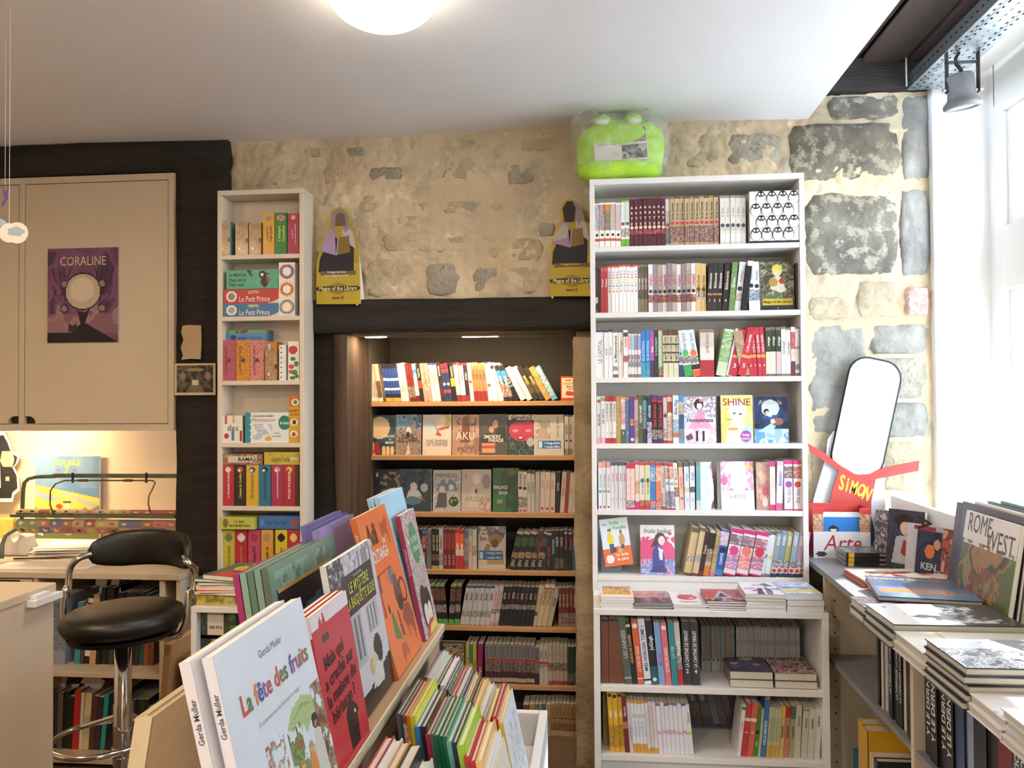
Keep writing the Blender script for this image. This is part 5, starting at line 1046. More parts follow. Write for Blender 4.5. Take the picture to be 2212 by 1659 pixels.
wr(1, [(1287, 1402, [(1, 9, 99, 0, '241c24,a:4a3038.241c24:.6:.9,b:c8a0a0:.22:.34,f:5a4068:.06', 'black narrow', '', {'num': ['4']}), (1, 7, 96, 0, '1c2028,a:2a3848.1c2028:.5:.8', 'blue-black thin', ''), (2, 9.5, 100, 0, 'a4282e,t:f0dcd8:.5:.8,b:c04a4a:.9:.97', 'deep red', 'Prisoner'),
    (8, 10, 102, 0, 'eceae8,c:d8483c:.04,d:8ac0d8.d87a78.8a78b0.b8d888.e0b070.6a88b8.a8d0a0.d86878:.86', 'white dotted', '', {'num': '12345678'}), (3, 8.8, 102, 0, '7a6f56,b:3c372c:.28:.95,t:d8ccb0:.3:.9', 'olive-brown', 'PLUS TARD')]),
    (1403, 1529, [(10, 10, 103, 0, 'e4dede,a:b0a8ac.e4dede.d0b8b8:.45:.8,t:b8485a:.48:.84,a:b03030.5a3038.3a3034.e0c0b0:.2:.36,D:2a2a2a:.43/8a8488,a:6a6468.a8a0a4.8a8488:.45:.85,t:c85868:.48:.84,a:3a2a30.b8302c.7a7078.402830:.2:.36,D:1c1c1c:.43/b8a898,a:c0b0a0.8a7a70:.45:.85,t:c85868:.48:.84,a:2a5a40.c83a34.302428:.2:.36,D:1c1c1c:.43', 'white and grey script-titled', 'Akagami', {'num': None} if 0 else {}), (2, 11, 103, 0, 'd8b878,t:5a4430:.3:.75,a:e0c088.c8c0a8.5a7a90:.24:.42,D:7a5a30:.46', 'sand yellow', 'Beyond the Clouds')]),
    (1529, 1562, [(4, 11.5, 103, 2.5, '2c2824,t:e4dccc:.42:.84,b:a87848:.33:.37', 'charcoal numbered', 'Bibliomania', {'num': '1234'}), ] if 0 else [(3, 11.5, 103, 3, '2c2824,t:e4dccc:.42:.84,b:a87848:.33:.37', 'charcoal numbered', 'Bibliomania', {'num': '123'})]),
    (1563, 1617, [(1, 11.5, 103, 4, '2c2824,t:e4dccc:.42:.84', 'charcoal tilted', 'Bibliomania', {'num': '4'}), (1, 11, 103, 5, '6a8a50,a:6a8a50.8aa868.4a6a3c:.1:.9', 'leaf green tilted', 'Green'), (1, 12, 103, 7, 'dcdcdf,D:2a2a2c:.45,a:c8a060.506878.dcdcdf:.2:.36,t:8a98a8:.5:.9', 'white tilted', 'Atelier'), (1, 12, 96, 7, '141416', 'black shrink-wrapped', '')]),
    (1621, 1646, [(2, 11, 105, -1, 'dcdce2,D:26262a:.5,a:506878.2a2a30.dcdcdf.8aa8b8:.2:.42,t:6a8ab0:.54:.9', 'white blue-lettered', 'Atelier')])], 'second shelf')
faceout('comic_volume', 'comic volume shown cover out with yellow title band, second shelf', 'covers on the white bookcase', BY+.03, 1647, 1719.5, 567, zs[1], art('4a4838', ('n', 0, .25, 1, 1, '4a4838.7a7858.2a2c24.a8a480.5a6a50', 4), ('e', .5, .82, .16, .12, 'd8c850'), ('e', .5, .76, .1, .08, 'e8c8a8'), ('p', [(.28, .45), (.38, .68), (.62, .68), (.76, .4), (.6, .36)], 'd8d0bc'), ('e', .38, .58, .14, .09, 'a88c48'), ('e', .62, .6, .07, .06, 'b03424'), ('r', 0, 0, 1, .1, '2c3038'), ('r', .06, .12, .96, .24, 'c8b040'), ('t', 'Magus of the Library', .5, .18, .11, '3a3020', {'fit': .84}), ('t', '1', .5, .05, .09, 'e8e0d0'), n=(40, 54)), lean=3)
book('comic_volume', uniq('thin dark comic volume standing behind the yellow-banded cover'), 'book', 'covers on the white bookcase', T(P(1722, 600, BY+.03).x, BY+.03, zs[1]+.0003), .010, .13, .175, '3a3430')
wr(2, [(1288, 1386, [(1, 18, 102, 0, 'e6e4e4,c:2c3468:.04,t:8a8a90:.3:.8', 'thick white', 'LE CAPITAL'), (1, 9.5, 101, 0, 'e4e2e2,c:2c3468:.04,t:8a8a90:.3:.8', 'white navy-capped', 'RENÉ'), (1, 9.5, 104, 0, 'e4e2e2,c:2c3468:.06,t:a87a60:.3:.8', 'taller white navy-capped', 'PETER'), (1, 12, 101, 0, 'e8e8ea,c:6a6258:.05,f:6a6460:.07,a:3a4048.e8e8ea:.14:.24,t:2c3038:.3:.9', 'white black-lettered', 'La Métamorphose'), (1, 11, 101, 0, 'e6e2dc,c:3a58a0:.03,t:a88a60:.5:.8', 'cream gold-lettered', 'L’Étranger'), (1, 10, 101, 0, 'e8e4e2,a:a83438.d8b0a8.802428:.32:.46,t:c03840:.62:.86,b:4a4a50:.86:.95', 'white red-figured', 'GUNJO'), (1, 7, 98, 0, 'e0d8dc,b:d8a0b0:.6:.92,f:7a7470:.07,c:6a6460:.05,a:3a3a40.e0dce0:.22:.5', 'slim pink-topped', ''), (1, 7, 98, 0, 'e0d8dc,b:8ac8c0:.6:.92,f:7a7470:.07,c:6a6460:.05,a:3a3a40.e0dce0:.22:.5', 'slim mint-topped', ''), (1, 7, 98, 0, 'e0d8dc,b:a088b8:.6:.92,f:7a7470:.07,c:6a6460:.05,a:3a3a40.e0dce0:.22:.5', 'slim lilac-topped', ''), (1, 7, 98, 0, 'e0d8dc,b:8aa0c8:.6:.92,f:7a7470:.07,c:6a6460:.05,a:3a3a40.e0dce0:.22:.5', 'slim sky-topped', '')]),
    (1386, 1479, [(2, 10, 101, 0, '2878c0,a:2878c0.58a0d8.2a90a8.4a9a50:0:.3,t:a8d8e8:.3:.84', 'bright blue', 'BLUE ETERNAL'), (1, 9, 103, 0, 'b04a98,f:4a2858:.35,c:3a60b0:.05,a:b04a98.d070a0.7a4aa0:.35:.8', 'pink and purple', 'fruits'), (1, 9, 101, 0, '1f3432,t:b8c8c0:.45:.85', 'dark green', 'TO YOUR ETERNITY'), (1, 10, 103, 0, 'b8c8a8,c:b03a34:.04,f:b8342c:.05,a:2a2828.8a9a80.c8b8a0:.06:.22', 'pale green', ''), (3, 11.5, 102, 0, 'd0c8ac,c:5a4434:.12,b:2a2622:.3:.33,b:2a2622:.5:.53,b:2a2622:.68:.71,t:4a4434:.3:.86', 'cream black-notched', 'LE MAÎTRE DES LIVRES'), (1, 11, 100, 0, 'c8d0d8,f:24406a:.26,t:5a7a98:.5:.94,a:2a3038.c8d0d8:.3:.44,D:2a60a0:.5', 'white navy-footed', 'Silver Spoon')]),
    (1480, 1517, [(1, 10, 100, -8, 'd8dce0,f:3a9a58:.25,a:3a3034.d8d0c8:.28:.44,D:48b060:.5,t:8aa0b0:.55:.94', 'tilted white green-footed', 'Silver Spoon'), (1, 10, 100, -9, 'd8dce0,f:d8602c:.14,b:2c2420:.15:.26,a:3a3034.d8d0c8:.28:.44,D:e07038:.5,t:8aa0b0:.55:.94', 'tilted white orange-footed', 'Silver Spoon')]),
    (1513, 1545, [(1, 29, 102, 0, 'c8bab0,f:a42c34:.35,c:8a7468:.07,b:dcd0c8:.35:.62,t:8a7a70:.5:.9', 'thick red-footed cream', 'La fille derrière')]),
    (1547, 1584, [(1, 14, 100, 11, 'c0c8b0,a:5a9040.8ab058.e0e4d8.6a8a50:.3:.95', 'tilted leaf-patterned', ''), (1, 9, 101, 12, 'd8dce0,t:4a6a90:.3:.85', 'tilted white sky-lettered', 'Kaguya')]),
    (1574, 1613, [(2, 9, 100, 13, 'b4283a,b:d89a58:.38:.44,t:f0d8d8:.5:.88', 'red right-tilted'.replace('right-', 'outward-'), 'CLOSE to HEAVEN', {'num': '35'}), ]),
    (1601, 1622, [(1, 18, 97, -9, 'a88a70,a:a88a70.8a6a58.c0a890:.2:.8', 'tilted beige paper-edged', '')]),
    (1621, 1659, [(4, 9.6, 104, -4, 'b4283a,b:d89a58:.38:.44,t:f0d8d8:.48:.84', 'red upright', 'CLOSE to HEAVEN', {'num': '6789'})]),
    (1656, 1729, [(1, 12, 104, 0, 'd8d4a8,b:2a3a24:.5:.94,c:6a645a:.06,f:6a645a:.05,t:d8d8c0:.52:.9', 'yellow-white dark-topped', 'orange'), (1, 12, 104, 0, 'd0d4c0,b:1c2c20:.5:.94,c:6a645a:.06,f:6a645a:.05,t:d8d8c0:.52:.9', 'pale green dark-topped', 'orange'), (1, 12, 104, 0, 'c0a8a8,b:1f342c:.5:.94,c:6a645a:.06,f:6a645a:.05,t:d8d8c0:.52:.9', 'dusty pink dark-topped', 'orange'), (2, 11, 103, 0, 'e0dcd8,c:7a6a60:.05,f:7a6a60:.05,t:5a5450:.3:.86', 'white grey-lettered', 'Goodnight'), (1, 10, 104, 0, 'd8d0cc,a:b04030.c88a6a.8a3050:.55:.9,f:5a2040:.3,a:e0d0c0.c8a090:.3:.5', 'white orange-flowered', ''), (1, 10, 103, 0, 'dcd8dc,b:b880a0:.55:.6,f:6a645e:.06,a:3a3438.dcd8dc:.12:.24,c:6a645e:.04', 'white mauve-banded', '')])], 'third shelf')
wr(3, [(1289, 1331, [(1, 10, 100, 0, 'd8d8d4,f:e0a0b0:.12,D:c03040:.9,t:2a3a34:.2:.8', 'white pink-footed black-lettered', 'BECAUSE'), (1, 10, 100, 0, 'd8d4d4,f:e0a0b0:.12,b:6aa850:.9:.98,t:5a2a30:.3:.85', 'white pink-footed wine-lettered', 'LES VERTUS'), (3, 8.5, 102, 0, 'e4e0de,c:b02c34:.12,f:b02c34:.11,t:2a2a2a:.45:.85', 'white red-capped', 'LA COURTISANE', {'num': '123'})]),
    (1331, 1408, [(1, 10, 99, 0, 'a8884a,a:c8a868.a8884a.8a6a38:.2:.9', 'golden', ''), (1, 10, 99, 0, 'd8d0c8,c:d88a3a:.05,a:c88a98.e0d0c8.b06a80:.4:.9,f:4a5a40:.3', 'cream green-footed', '', {'num': ['2']}), (1, 10, 98, 0, '5a78a0,c:d88a3a:.04,t:d8e0e8:.3:.8', 'mid blue', '', {'num': ['3']}), (1, 9, 101, 0, '5a3a88,a:c87038.e0c0a0.5a3a88:.38:.52,t:e0d8e8:.55:.9,D:e0e0f0:.08', 'violet', ''), (1, 9, 99, 0, 'b09a90,c:9a3a3a:.06,a:8a7068.c8b0a8.5a4440:.1:.5', 'taupe', ''), (1, 10, 102, 0, '4a5440,a:4a5440.6a7850.3a3c34:.3:.9,t:d8dcc8:.4:.8', 'moss green', 'YOUR NAME'), (1, 9, 102, 0, '6aa0b8,c:2a4048:.1,f:3a3448:.3,a:6aa0b8.a898b0.48606a:.3:.7', 'sky-blue', ''), (1, 10, 100, 0, '24303c,f:b8b0d0:.3,a:d8d8e8.5a4a80.24303c:.1:.45,t:d0dce8:.5:.85', 'navy', 'ARCANE')]),
    (1408, 1478, [(2, 12, 102, 0, '2c161e,c:5a2868:.1,b:c02048:.86:.9,f:3a2858:.06,a:b8b0b0.2c161e.6a3038:.08:.28,t:c83848:.34:.8', 'black wine-red', 'Dark Grimoire'), (1, 9, 101, 0, 'c8b8b8,c:b02840:.04,f:a02838:.06,D:b83848:.58,a:8a4850.d8c8c8:.1:.3,t:a83848:.3:.9', 'pinkish white', 'Fleur'), (1, 11, 103, 0, 'c8b8a8,c:b03a34:.04,b:a04830:.62:.86,a:c8a890.e0d8d0.a06048:.1:.5,f:b83828:.05,D:e0dcd8:.6', 'red-brown and cream', ''), (1, 13, 102, 0, 'd0d4d8,a:8aa8c0.d0d4d8.5a8098:.2:.5,b:b86860:.12:.22,t:4a6a88:.55:.95', 'cloud white', 'Blue Flag'), (1, 11, 103, 0, '3a88c0,a:c89a68.e0c0a0.3a6a98:.6:.86,b:2a5078:.3:.6,a:3a9a78.d05a40.3a6a98:.06:.28', 'blue green-figured', '')])], 'fourth shelf')
Yc = BY+.03
faceout('comic_volume', 'pale pink comic cover with seated figure in pink coat, fourth shelf', 'covers on the white bookcase', Yc, 1478, 1547, 858, zs[3], art('d0ccd4', ('n', 0, .55, 1, 1, 'e0e0e8.a8b0c0.c8a0b8.7a6a78.e8e8e8', 9), ('n', 0, 0, 1, .35, 'e0dce0.c8b0c8.d8d0dc', 4), ('p', [(.1, .3), (.4, .6), (.5, .66), (.62, .6), (.9, .3), (.6, .32), (.4, .32)], 'd898b8'), ('p', [(.36, .5), (.44, .72), (.58, .72), (.64, .48)], 'd888b0'), ('e', .47, .84, .15, .12, '2a1c24'), ('e', .49, .8, .09, .07, 'e8d0c8'), ('e', .55, .93, .08, .03, 'd070a0'), ('r', .36, .04, .43, .26, '241c20'), ('r', .56, .04, .63, .26, '241c20'), ('p', [(.04, .14), (.22, .22), (.3, .1), (.1, .04)], '6a4458'), ('t', 'Hanayamata', .5, .5, .17, '3a2c38', {'fit': .96}), n=(44, 58)), lean=4)
faceout('comic_volume', 'black comic volume half hidden behind the yellow SHINE cover, fourth shelf', 'covers on the white bookcase', Yc+.02, 1550, 1600, 856, zs[3], art('1c1a1c', ('t', 'S', .15, .85, .3, '8a8480'), n=(4, 4)), lean=4)
faceout('comic_volume', 'yellow SHINE magazine-style comic cover, fourth shelf', 'covers on the white bookcase', Yc-.004, 1558, 1627, 854, zs[3], art('e0c46a', ('n', 0, 0, 1, 1, 'e0c46a.e8d490.e0c46a', 3), ('p', [(.1, 0), (.2, .3), (.35, .45), (.7, .45), (.85, .3), (.95, 0)], 'e4c8c0'), ('e', .52, .68, .27, .24, 'e8d0d0'), ('e', .54, .6, .17, .16, 'ecd8cc'), ('p', [(.6, 0), (.66, .3), (.95, .42), (1, 0)], 'a8c8b8'), ('e', .77, .14, .17, .12, '9c4aa0'), ('r', .22, .27, .52, .32, 'd89a40'), ('e', .42, .62, .05, .015, '5a4a5a'), ('e', .62, .6, .05, .015, '5a4a5a'), ('t', 'SHINE', .5, .86, .33, '8c2c40', {'fit': .92, 'bold': False}), ('t', 'CAGE', .24, .49, .06, '5a4430'), ('t', 'Shôjo', .77, .17, .1, 'f0e8f0', {'fit': .28}), ('t', 'ADDICT', .77, .09, .07, 'f0e8f0', {'fit': .26}), n=(44, 60)), lean=4, th=.014)
faceout('comic_volume', 'night-blue comic cover with moon and flying pair, fourth shelf', 'covers on the white bookcase', Yc, 1630, 1704, 857, zs[3], art('14284a', ('n', 0, .3, 1, 1, '14284a.1c3c6a.0f1c38', 3), ('n', 0, 0, 1, .3, '5a90b8.c8dce8.8ab0cc', 4), ('e', .48, .74, .26, .19, 'b8ccd8'), ('e', .36, .68, .08, .06, '1c1820'), ('e', .38, .65, .05, .04, 'e0c0a8'), ('p', [(.2, .52), (.34, .62), (.6, .6), (.78, .62), (.6, .5)], '2c4c8a'), ('p', [(.3, .6), (.55, .64), (.5, .55)], 'd8dce4'), ('e', .68, .46, .17, .08, '8a5a50'), ('e', .54, .46, .07, .05, 'e0c8b8'), ('p', [(.1, .24), (.5, .42), (.62, .36), (.5, .22)], 'a8c8e0'), ('p', [(0, .4), (.1, .42), (.16, .36), (0, .3)], '0c1420'), ('t', 'Alchimia', .48, .88, .2, 'b8a890', {'bold': False, 'fit': .8}), n=(44, 60)), lean=5)
wr(4, [(1291, 1380, [(3, 8.7, 101, 0, 'd8dce0,c:d8a090:.12,t:7a9ab0:.35:.85,D:58a8b8:.38,d:b83058:.05/d8dcd8,c:d89888:.12,t:88a088:.35:.85,D:8ab058:.38,d:b83058:.05/dcd8dc,c:d89090:.12,t:a08898:.35:.85,D:d87898:.38,d:b83058:.05', 'white star-marked', 'Nos étoiles'), (4, 8.3, 102, 0, 'd0ccd0,c:4a5870:.08,t:b06a78:.45:.9', 'grey-white pink-lettered', 'Journal', {'num': '2345'}), (2, 9, 100, 0, 'e0c8cc,c:c82c48:.12,f:c83058:.05,a:e8d0d0.d8a8b0:.3:.85,a:4a4048.e0c8cc:.06:.2/e4ccbc,c:c82c48:.12,f:c83058:.05,a:e8d8c8.e0b098:.3:.85,a:3a3438.e0c8cc:.06:.2', 'pale pink red-capped', ''), (1, 9, 102, 0, 'd8c8b8,c:c83058:.06,f:c83468:.17,a:c8a040.8a5a48.d8c8b8:.34:.6', 'cream magenta-footed', '')]),
    (1380, 1427, [(2, 9, 99, 0, 'e0c8b8,c:c82c40:.05,f:b83040:.08,a:b84840.5a4038.c8a088:.08:.2,t:68a0a0:.3:.7,D:48a098:.62/c8d0a0,c:c82c40:.05,f:b83040:.08,a:b84840.5a4038.c8a088:.08:.2,t:7a9060:.3:.7,D:b06a90:.62', 'pastel red-footed', 'nos secrets'), (1, 9, 100, 0, '3a78b8,c:c82c48:.04,a:e0b0b8.5a3a58.c83050:.04:.2,a:b8d0e0.3a78b8:.6:.9', 'blue white-figured', ''), (1, 9, 100, 0, 'd87858,c:c82c48:.06,a:e0b0a8.5a3a38.c83040:.04:.24,a:e8c8b0.d87858:.6:.9', 'coral white-figured', '')]),
    (1420, 1500, [(2, 10, 99, -3, 'ccc4bc,c:6a5c50:.07,f:6a6058:.07,a:c89878.8a8078.ccc4bc:.1:.35,t:8a7a88:.4:.85', 'grey-beige brown-capped', 'Heartbroken'), (2, 10, 99, -3, 'dcd8d8,c:c02c58:.07,f:b83068:.04,a:5a4858.58a0c8.d0b0a8:.06:.4,D:7aa0c8:.56,a:a86a58.e0c0b0:.66:.9', 'white blue-figured pink-capped', ''), (1, 10, 100, -3, 'd8d4cc,a:3a2c30.8a3040.d8c8c0:.28:.48,t:c85a68:.6:.92,D:d8a838:.55', 'white dark-figured', 'My secret'), (1, 11, 101, -2, 'e0b8a0,c:7a5c4c:.1,t:d84a48:.45:.7,d:4a78b8:.24', 'peach', 'SAKURA'), (1, 12, 102, -1, 'd0d4dc,c:4a5460:.09,a:c8b068.d0d4dc:.38:.48,t:7a90b8:.5:.88', 'white blue-script first', 'Angel', {'num': ['1']}), (1, 12, 102, 0, 'd0d4dc,c:4a5460:.09,a:2a2a30.8a8a90:.36:.48,t:9080a8:.5:.88', 'white blue-script second', 'Angel', {'num': ['2']})]),
    (1502, 1512, [(1, 9, 102, 0, '5a9aa4,c:8a7a70:.08,f:c8c4c0:.2', 'teal spine', '')]),
    (1662, 1688, [(1, 10, 103, 0, 'e4dcdc,c:c83070:.1,f:c83070:.12,t:b8909c:.3:.85', 'white rose-footed', 'Dix Lys'), (1, 12, 103, 2, 'd4c8d8,c:e0a0b8:.08,f:c85080:.15,t:3a68a8:.5:.8', 'lilac-white', 'Babysitters')], 'beside the pink cover'),
    (1693, 1731, [(1, 18, 105, 0, 'dcd8dc,c:c82c78:.08,f:c82c78:.03,a:3a3a40.5a5458.d0b8b0:.64:.88,D:8a4a98:.52,t:8a7a90:.15:.44', 'thick white purple-dotted', 'Pink diary'), (1, 17, 105, 0, 'dcd8dc,c:c82c78:.08,f:c82c78:.03,a:8a5040.c04048.d8b8b0:.64:.88,D:c03a38:.52,t:8a7a90:.15:.44', 'thick white red-dotted', 'Pink diary')], 'at the window end')], 'fifth shelf')
faceout('comic_volume', 'white volume seen from the back with cyan splash, fifth shelf', 'covers on the white bookcase', Yc-.01, 1512, 1542, 998, zs[4], art('c8d0d8', ('p', [(.4, .8), (.9, 1), (1, .7), (.7, .9)], '5ab0c0'), ('n', .3, .2, .8, .75, 'c8d0d8.b8c0c8', 14), ('p', [(.85, 1), (1, 1), (1, .5), (.9, .7)], '8a2c38'), ('p', [(.8, .1), (1, .2), (1, .02), (.8, .0)], '7a3a40'), n=(20, 40)), lean=2, yaw=12)
faceout('comic_volume', 'greyish volume tucked behind the pink splashed cover, fifth shelf', 'covers on the white bookcase', Yc+.02, 1548, 1600, 998, zs[4], art('b8b4bc', n=(2, 2)), lean=4)
faceout('comic_volume', 'white comic cover with pink watercolour splashes, fifth shelf', 'covers on the white bookcase', Yc-.006, 1557, 1628, 997, zs[4], art('e8e4ea', ('n', 0, .4, 1, 1, 'e8e4ea.d890b8.e0b8d0.e8e4ea.c878b0', 3), ('e', .55, .62, .25, .3, 'ece8ee'), ('e', .1, .6, .1, .1, 'd070a0'), ('e', .84, .9, .06, .05, 'd8d050'), ('t', 'a d CO', .5, .28, .17, '7a7a88', {'bold': False, 'fit': .6}), n=(44, 58)), lean=8)
faceout('comic_volume', 'rose-brown cover with long-haired figure turned aside, fifth shelf', 'covers on the white bookcase', Yc, 1632, 1663, 998, zs[4], art('b88a88', ('n', 0, .2, 1, 1, 'b88a88.c8a890.d8b0a8', 3), ('e', .3, .82, .3, .16, 'd0b090'), ('e', .35, .72, .18, .1, 'e0c0b0'), ('e', .6, .84, .2, .1, 'c898a8'), ('e', .62, .4, .22, .1, 'c06078'), ('e', .6, .16, .2, .1, 'e0d0d0'), n=(24, 44)), lean=2, yaw=-10)
wr(5, [(1473, 1558, [(1, 15, 103, 11, 'c8b488,c:6a5c4a:.1,f:5a4a3a:.05,t:3a3020:.5:.88,a:8a7058.c8b488.d8d0c0:.28:.44', 'tilted tan thick', '', {'d': .13}), (1, 12, 103, 11, 'ccb890,c:6a5c4a:.08,f:5a4a3a:.05,t:3a3020:.5:.88,a:7aa0a8.c8b488:.28:.44', 'tilted tan slim', ''), (1, 9, 96, 10, '3a2020,f:6a2830:.12,t:e0b8a8:.3:.9', 'tilted dark brown', 'Depuis'), (1, 12, 96, 10, 'c0b498,a:8a7a60.d8c8a8.5a4a38:.3:.6,f:d88038:.22,b:2a2a28:.6:.95', 'tilted beige orange-footed', ''), (1, 9, 96, 10, 'b8a070,a:c0a878.7a6848:.3:.9,f:b878a0:.08', 'tilted ochre', ''), (1, 16, 98, 10, '2460a8,a:b090b8.e0c8c8.d8dce8:.66:.96,t:c8e0f4:.24:.5,D:1a2a4a:.56,f:4a80b8:.14', 'tilted bright blue', 'CHAPITRE')]),
    (1557, 1640, [(1, 18, 99, 12, 'dcd4dc,c:c82c70:.09,f:c02c68:.04,a:2a3468.6a5048.d8c8c0:.66:.88,D:d04880:.54,a:d07aa8.5a48a0.dcd4dc:.14:.46', 'tilted white violet-flowered', '', {'d': .12}), (1, 18, 97, 12, 'dcd4dc,c:c82c70:.09,f:c02c68:.04,a:2a3468.8a8088.d8a8a0:.62:.86,D:e07868:.54,a:e0906a.d84868.dcd4dc:.14:.46', 'tilted white orange-flowered', '', {'d': .12}), (1, 18, 95, 12, 'dcd4dc,c:c82c70:.09,f:c02c68:.04,a:a83048.8a6a78.d8c0c8:.6:.84,D:c83850:.54,a:d04870.5a5a70.dcd4dc:.14:.46', 'tilted white crimson-flowered', '', {'d': .12})]),
    (1633, 1734, [(1, 12, 95, 11, 'd4d8e0,c:6a6460:.08,f:7a746c:.06,a:4a5a68.d4d8e0:.4:.5', 'tilted blue-white', ''), (1, 11, 95, 10, 'd8dcd8,c:6a6460:.08,f:7a746c:.06,d:d8c850:.42', 'tilted white yellow-spotted', ''), (6, 10.5, 95, 9, '8a9ca0,c:5a6460:.03,f:2c3c58:.08,b:d8dadc:.08:.3,a:3a3a3e.c8c8cc:.2:.36,D:c83838:.14,t:e0e4e4:.7:.92/7a90a0,f:2c3c58:.08,b:d8dadc:.08:.3,a:3a3a3e.c8c8cc:.2:.36,D:c83838:.14,t:e0e4e4:.7:.92/a8a468,f:2c3c58:.08,b:d8dadc:.08:.3,a:3a3a3e.c8c8cc:.2:.36,D:c83838:.14,t:e0e4e4:.7:.92/8aa4a8,f:2c3c58:.08,b:d8dadc:.08:.3,a:3a3a3e.c8c8cc:.2:.36,D:c83838:.14,t:e0e4e4:.7:.92/a0889c,f:2c3c58:.08,b:d8dadc:.08:.3,a:3a3a3e.c8c8cc:.2:.36,D:c83838:.14,t:e0e4e4:.7:.92/a0889c,f:2c3c58:.08,b:d8dadc:.08:.3,a:3a3a3e.c8c8cc:.2:.36,D:c83838:.14,t:e0e4e4:.7:.92', 'tilted muted pastel', 'KENEN')])], 'sixth shelf', Y=BY+.006)
faceout('comic_volume', 'white and orange cover with two painted figures, leaning sideways', 'covers on the white bookcase', Yc-.008, 1305, 1366, 1131, zs[5]+.012, art('d4e0e8', ('r', 0, 0, 1, .4, 'd86a38'), ('p', [(.0, .4), (.3, .46), (.3, .36), (0, .36)], 'd4e0e8'), ('e', .3, .74, .06, .05, '4a3830'), ('e', .3, .71, .045, .04, 'e0b898'), ('p', [(.22, .46), (.2, .62), (.26, .68), (.36, .68), (.42, .6), (.4, .46)], 'd8c830'), ('p', [(.25, .26), (.24, .46), (.4, .46), (.4, .28)], '3a5878'), ('e', .7, .7, .05, .045, '8a6a50'), ('p', [(.62, .44), (.62, .6), (.68, .66), (.76, .66), (.82, .58), (.8, .44)], 'c09868'), ('p', [(.66, .34), (.66, .44), (.78, .44), (.77, .36)], '3a5070'), ('e', .42, .33, .07, .05, '4a4440'), ('e', .62, .31, .08, .06, 'c8a860'), ('e', .22, .15, .14, .09, 'ece4de'), ('t', 'Une', .16, .89, .1, '5a6a60'), ('t', 'Drôle', .5, .91, .18, '6ab04a', {'fit': .34}), ('t', 'de', .36, .8, .1, '6ab04a'), ('t', 'Famille', .68, .8, .18, '6ab04a', {'fit': .46}), ('t', 'Un drôle', .66, .23, .15, 'f4ece4', {'fit': .46}), ('t', 'de père', .66, .14, .15, 'f4ece4', {'fit': .42}), n=(44, 60)), lean=7, roll=-7.5)
faceout('comic_volume', 'grey-green volume leaning behind the white and orange cover', 'covers on the white bookcase', Yc+.022, 1296, 1340, 1134, zs[5], art('6a7478', ('n', 0, .4, 1, 1, '4a6070.6a7478', 3), n=(12, 12)), lean=3)
faceout('comic_volume', 'white cover with girl in blue jacket on pink brushstroke', 'covers on the white bookcase', Yc-.008, 1381, 1455, 1134, zs[5], art('dcdcde', ('e', .5, .42, .52, .32, 'd0487c'), ('n', .0, .5, 1, .76, '_._.d0487c.d0487c', 5), ('n', 0, 0, 1, .32, '8a98c8.7080c0.b0b0d0.d0487c', 4), ('e', .58, .72, .16, .13, '3a2c34'), ('p', [(.42, .72), (.3, .54), (.5, .6)], '3a2c34'), ('e', .62, .69, .1, .09, 'e8d4cc'), ('p', [(.34, .18), (.36, .48), (.46, .6), (.62, .56), (.72, .3), (.68, .16)], '2c3c90'), ('p', [(.56, .3), (.52, .56), (.66, .5), (.64, .3)], 'd8dce8'), ('p', [(.28, .04), (.36, .18), (.7, .18), (.8, .04)], '28347c'), ('e', .87, .83, .05, .03, 'c83050'), ('t', 'fruits basket', .5, .89, .2, '1c1c24', {'fit': .8, 'bold': False, 'shear': .2}), ('t', 'PERFECT', .14, .1, .05, 'e8e8f0', {'fit': .2}), ('t', 'EDITION', .14, .06, .05, 'e8e8f0', {'fit': .2}), n=(48, 64)), lean=5)
# flat stacks on the deep ledge
def comic_stack(k, x0, x1, ytop, n, yfront, cols, top, lb, page='d8d8d6', gap=0):
    Yk = LY+yfront; X0, X1 = P(x0, 1300, Yk).x, P(x1, 1300, Yk).x; tz = P((x0+x1)/2, ytop, Yk).z; h = (tz-ZL)/n; rnd = random.Random(k)
    for i in range(n):
        M = T(X0+rnd.uniform(-.003, .003), Yk+rnd.uniform(0, .006), ZL+.0004+h*i+h/2) @ Rz(rnd.uniform(-2.5, 2.5)) @ FLAT
        nm = f'{lb}, topmost of its stack on the ledge' if i == n-1 else f'{lb}, {ORD[i]} from the bottom of its ledge stack'
        book('comic_volume', uniq(nm), 'book', 'flat comic stacks on the ledge', M, h*.95, X1-X0, .175, cols, cover=top if i == n-1 else None, page=page, seed=k, m=GLOSSY)
comic_stack(0, 1297, 1369, 1291, 4, .01, 'd8d4cc', art('e0ddd6', ('r', .08, .2, .92, .92, 'd8b860'), ('n', .08, .2, .92, .92, 'd89a4a.e0c878.8a5a48.c8b8a8.c86a4a', 5), ('r', .08, .2, .92, .34, 'd8a828'), ('t', 'DRAGON', .5, .8, .14, '3a78b0'), n=(30, 40)), 'white volume framed in yellow')
comic_stack(1, 1369, 1453, 1304, 6, .01, '4a4a50', art('b86a68', ('n', 0, .45, 1, 1, '7a7088.b86a68.d88a70.8a6a88', 3), ('n', 0, 0, 1, .45, '3a3238.5a4048.2a2a30.a85a50', 6), ('t', 'UNDER THE SUN', .5, .86, .1, 'd8d0d8'), n=(30, 40)), 'sunset-coloured thin volume')
comic_stack(2, 1454, 1529, 1307, 3, .008, 'd8d4d8', art('e4e0e2', ('e', .5, .6, .3, .22, 'c03038'), ('o', .5, .86, .2, .1, '8a3038', .7), ('e', .62, .52, .08, .06, 'd8b8a8'), ('t', 'TERRA', .5, .22, .18, '8a2830', {'fit': .7}), n=(34, 44)), 'white volume with red round figure')
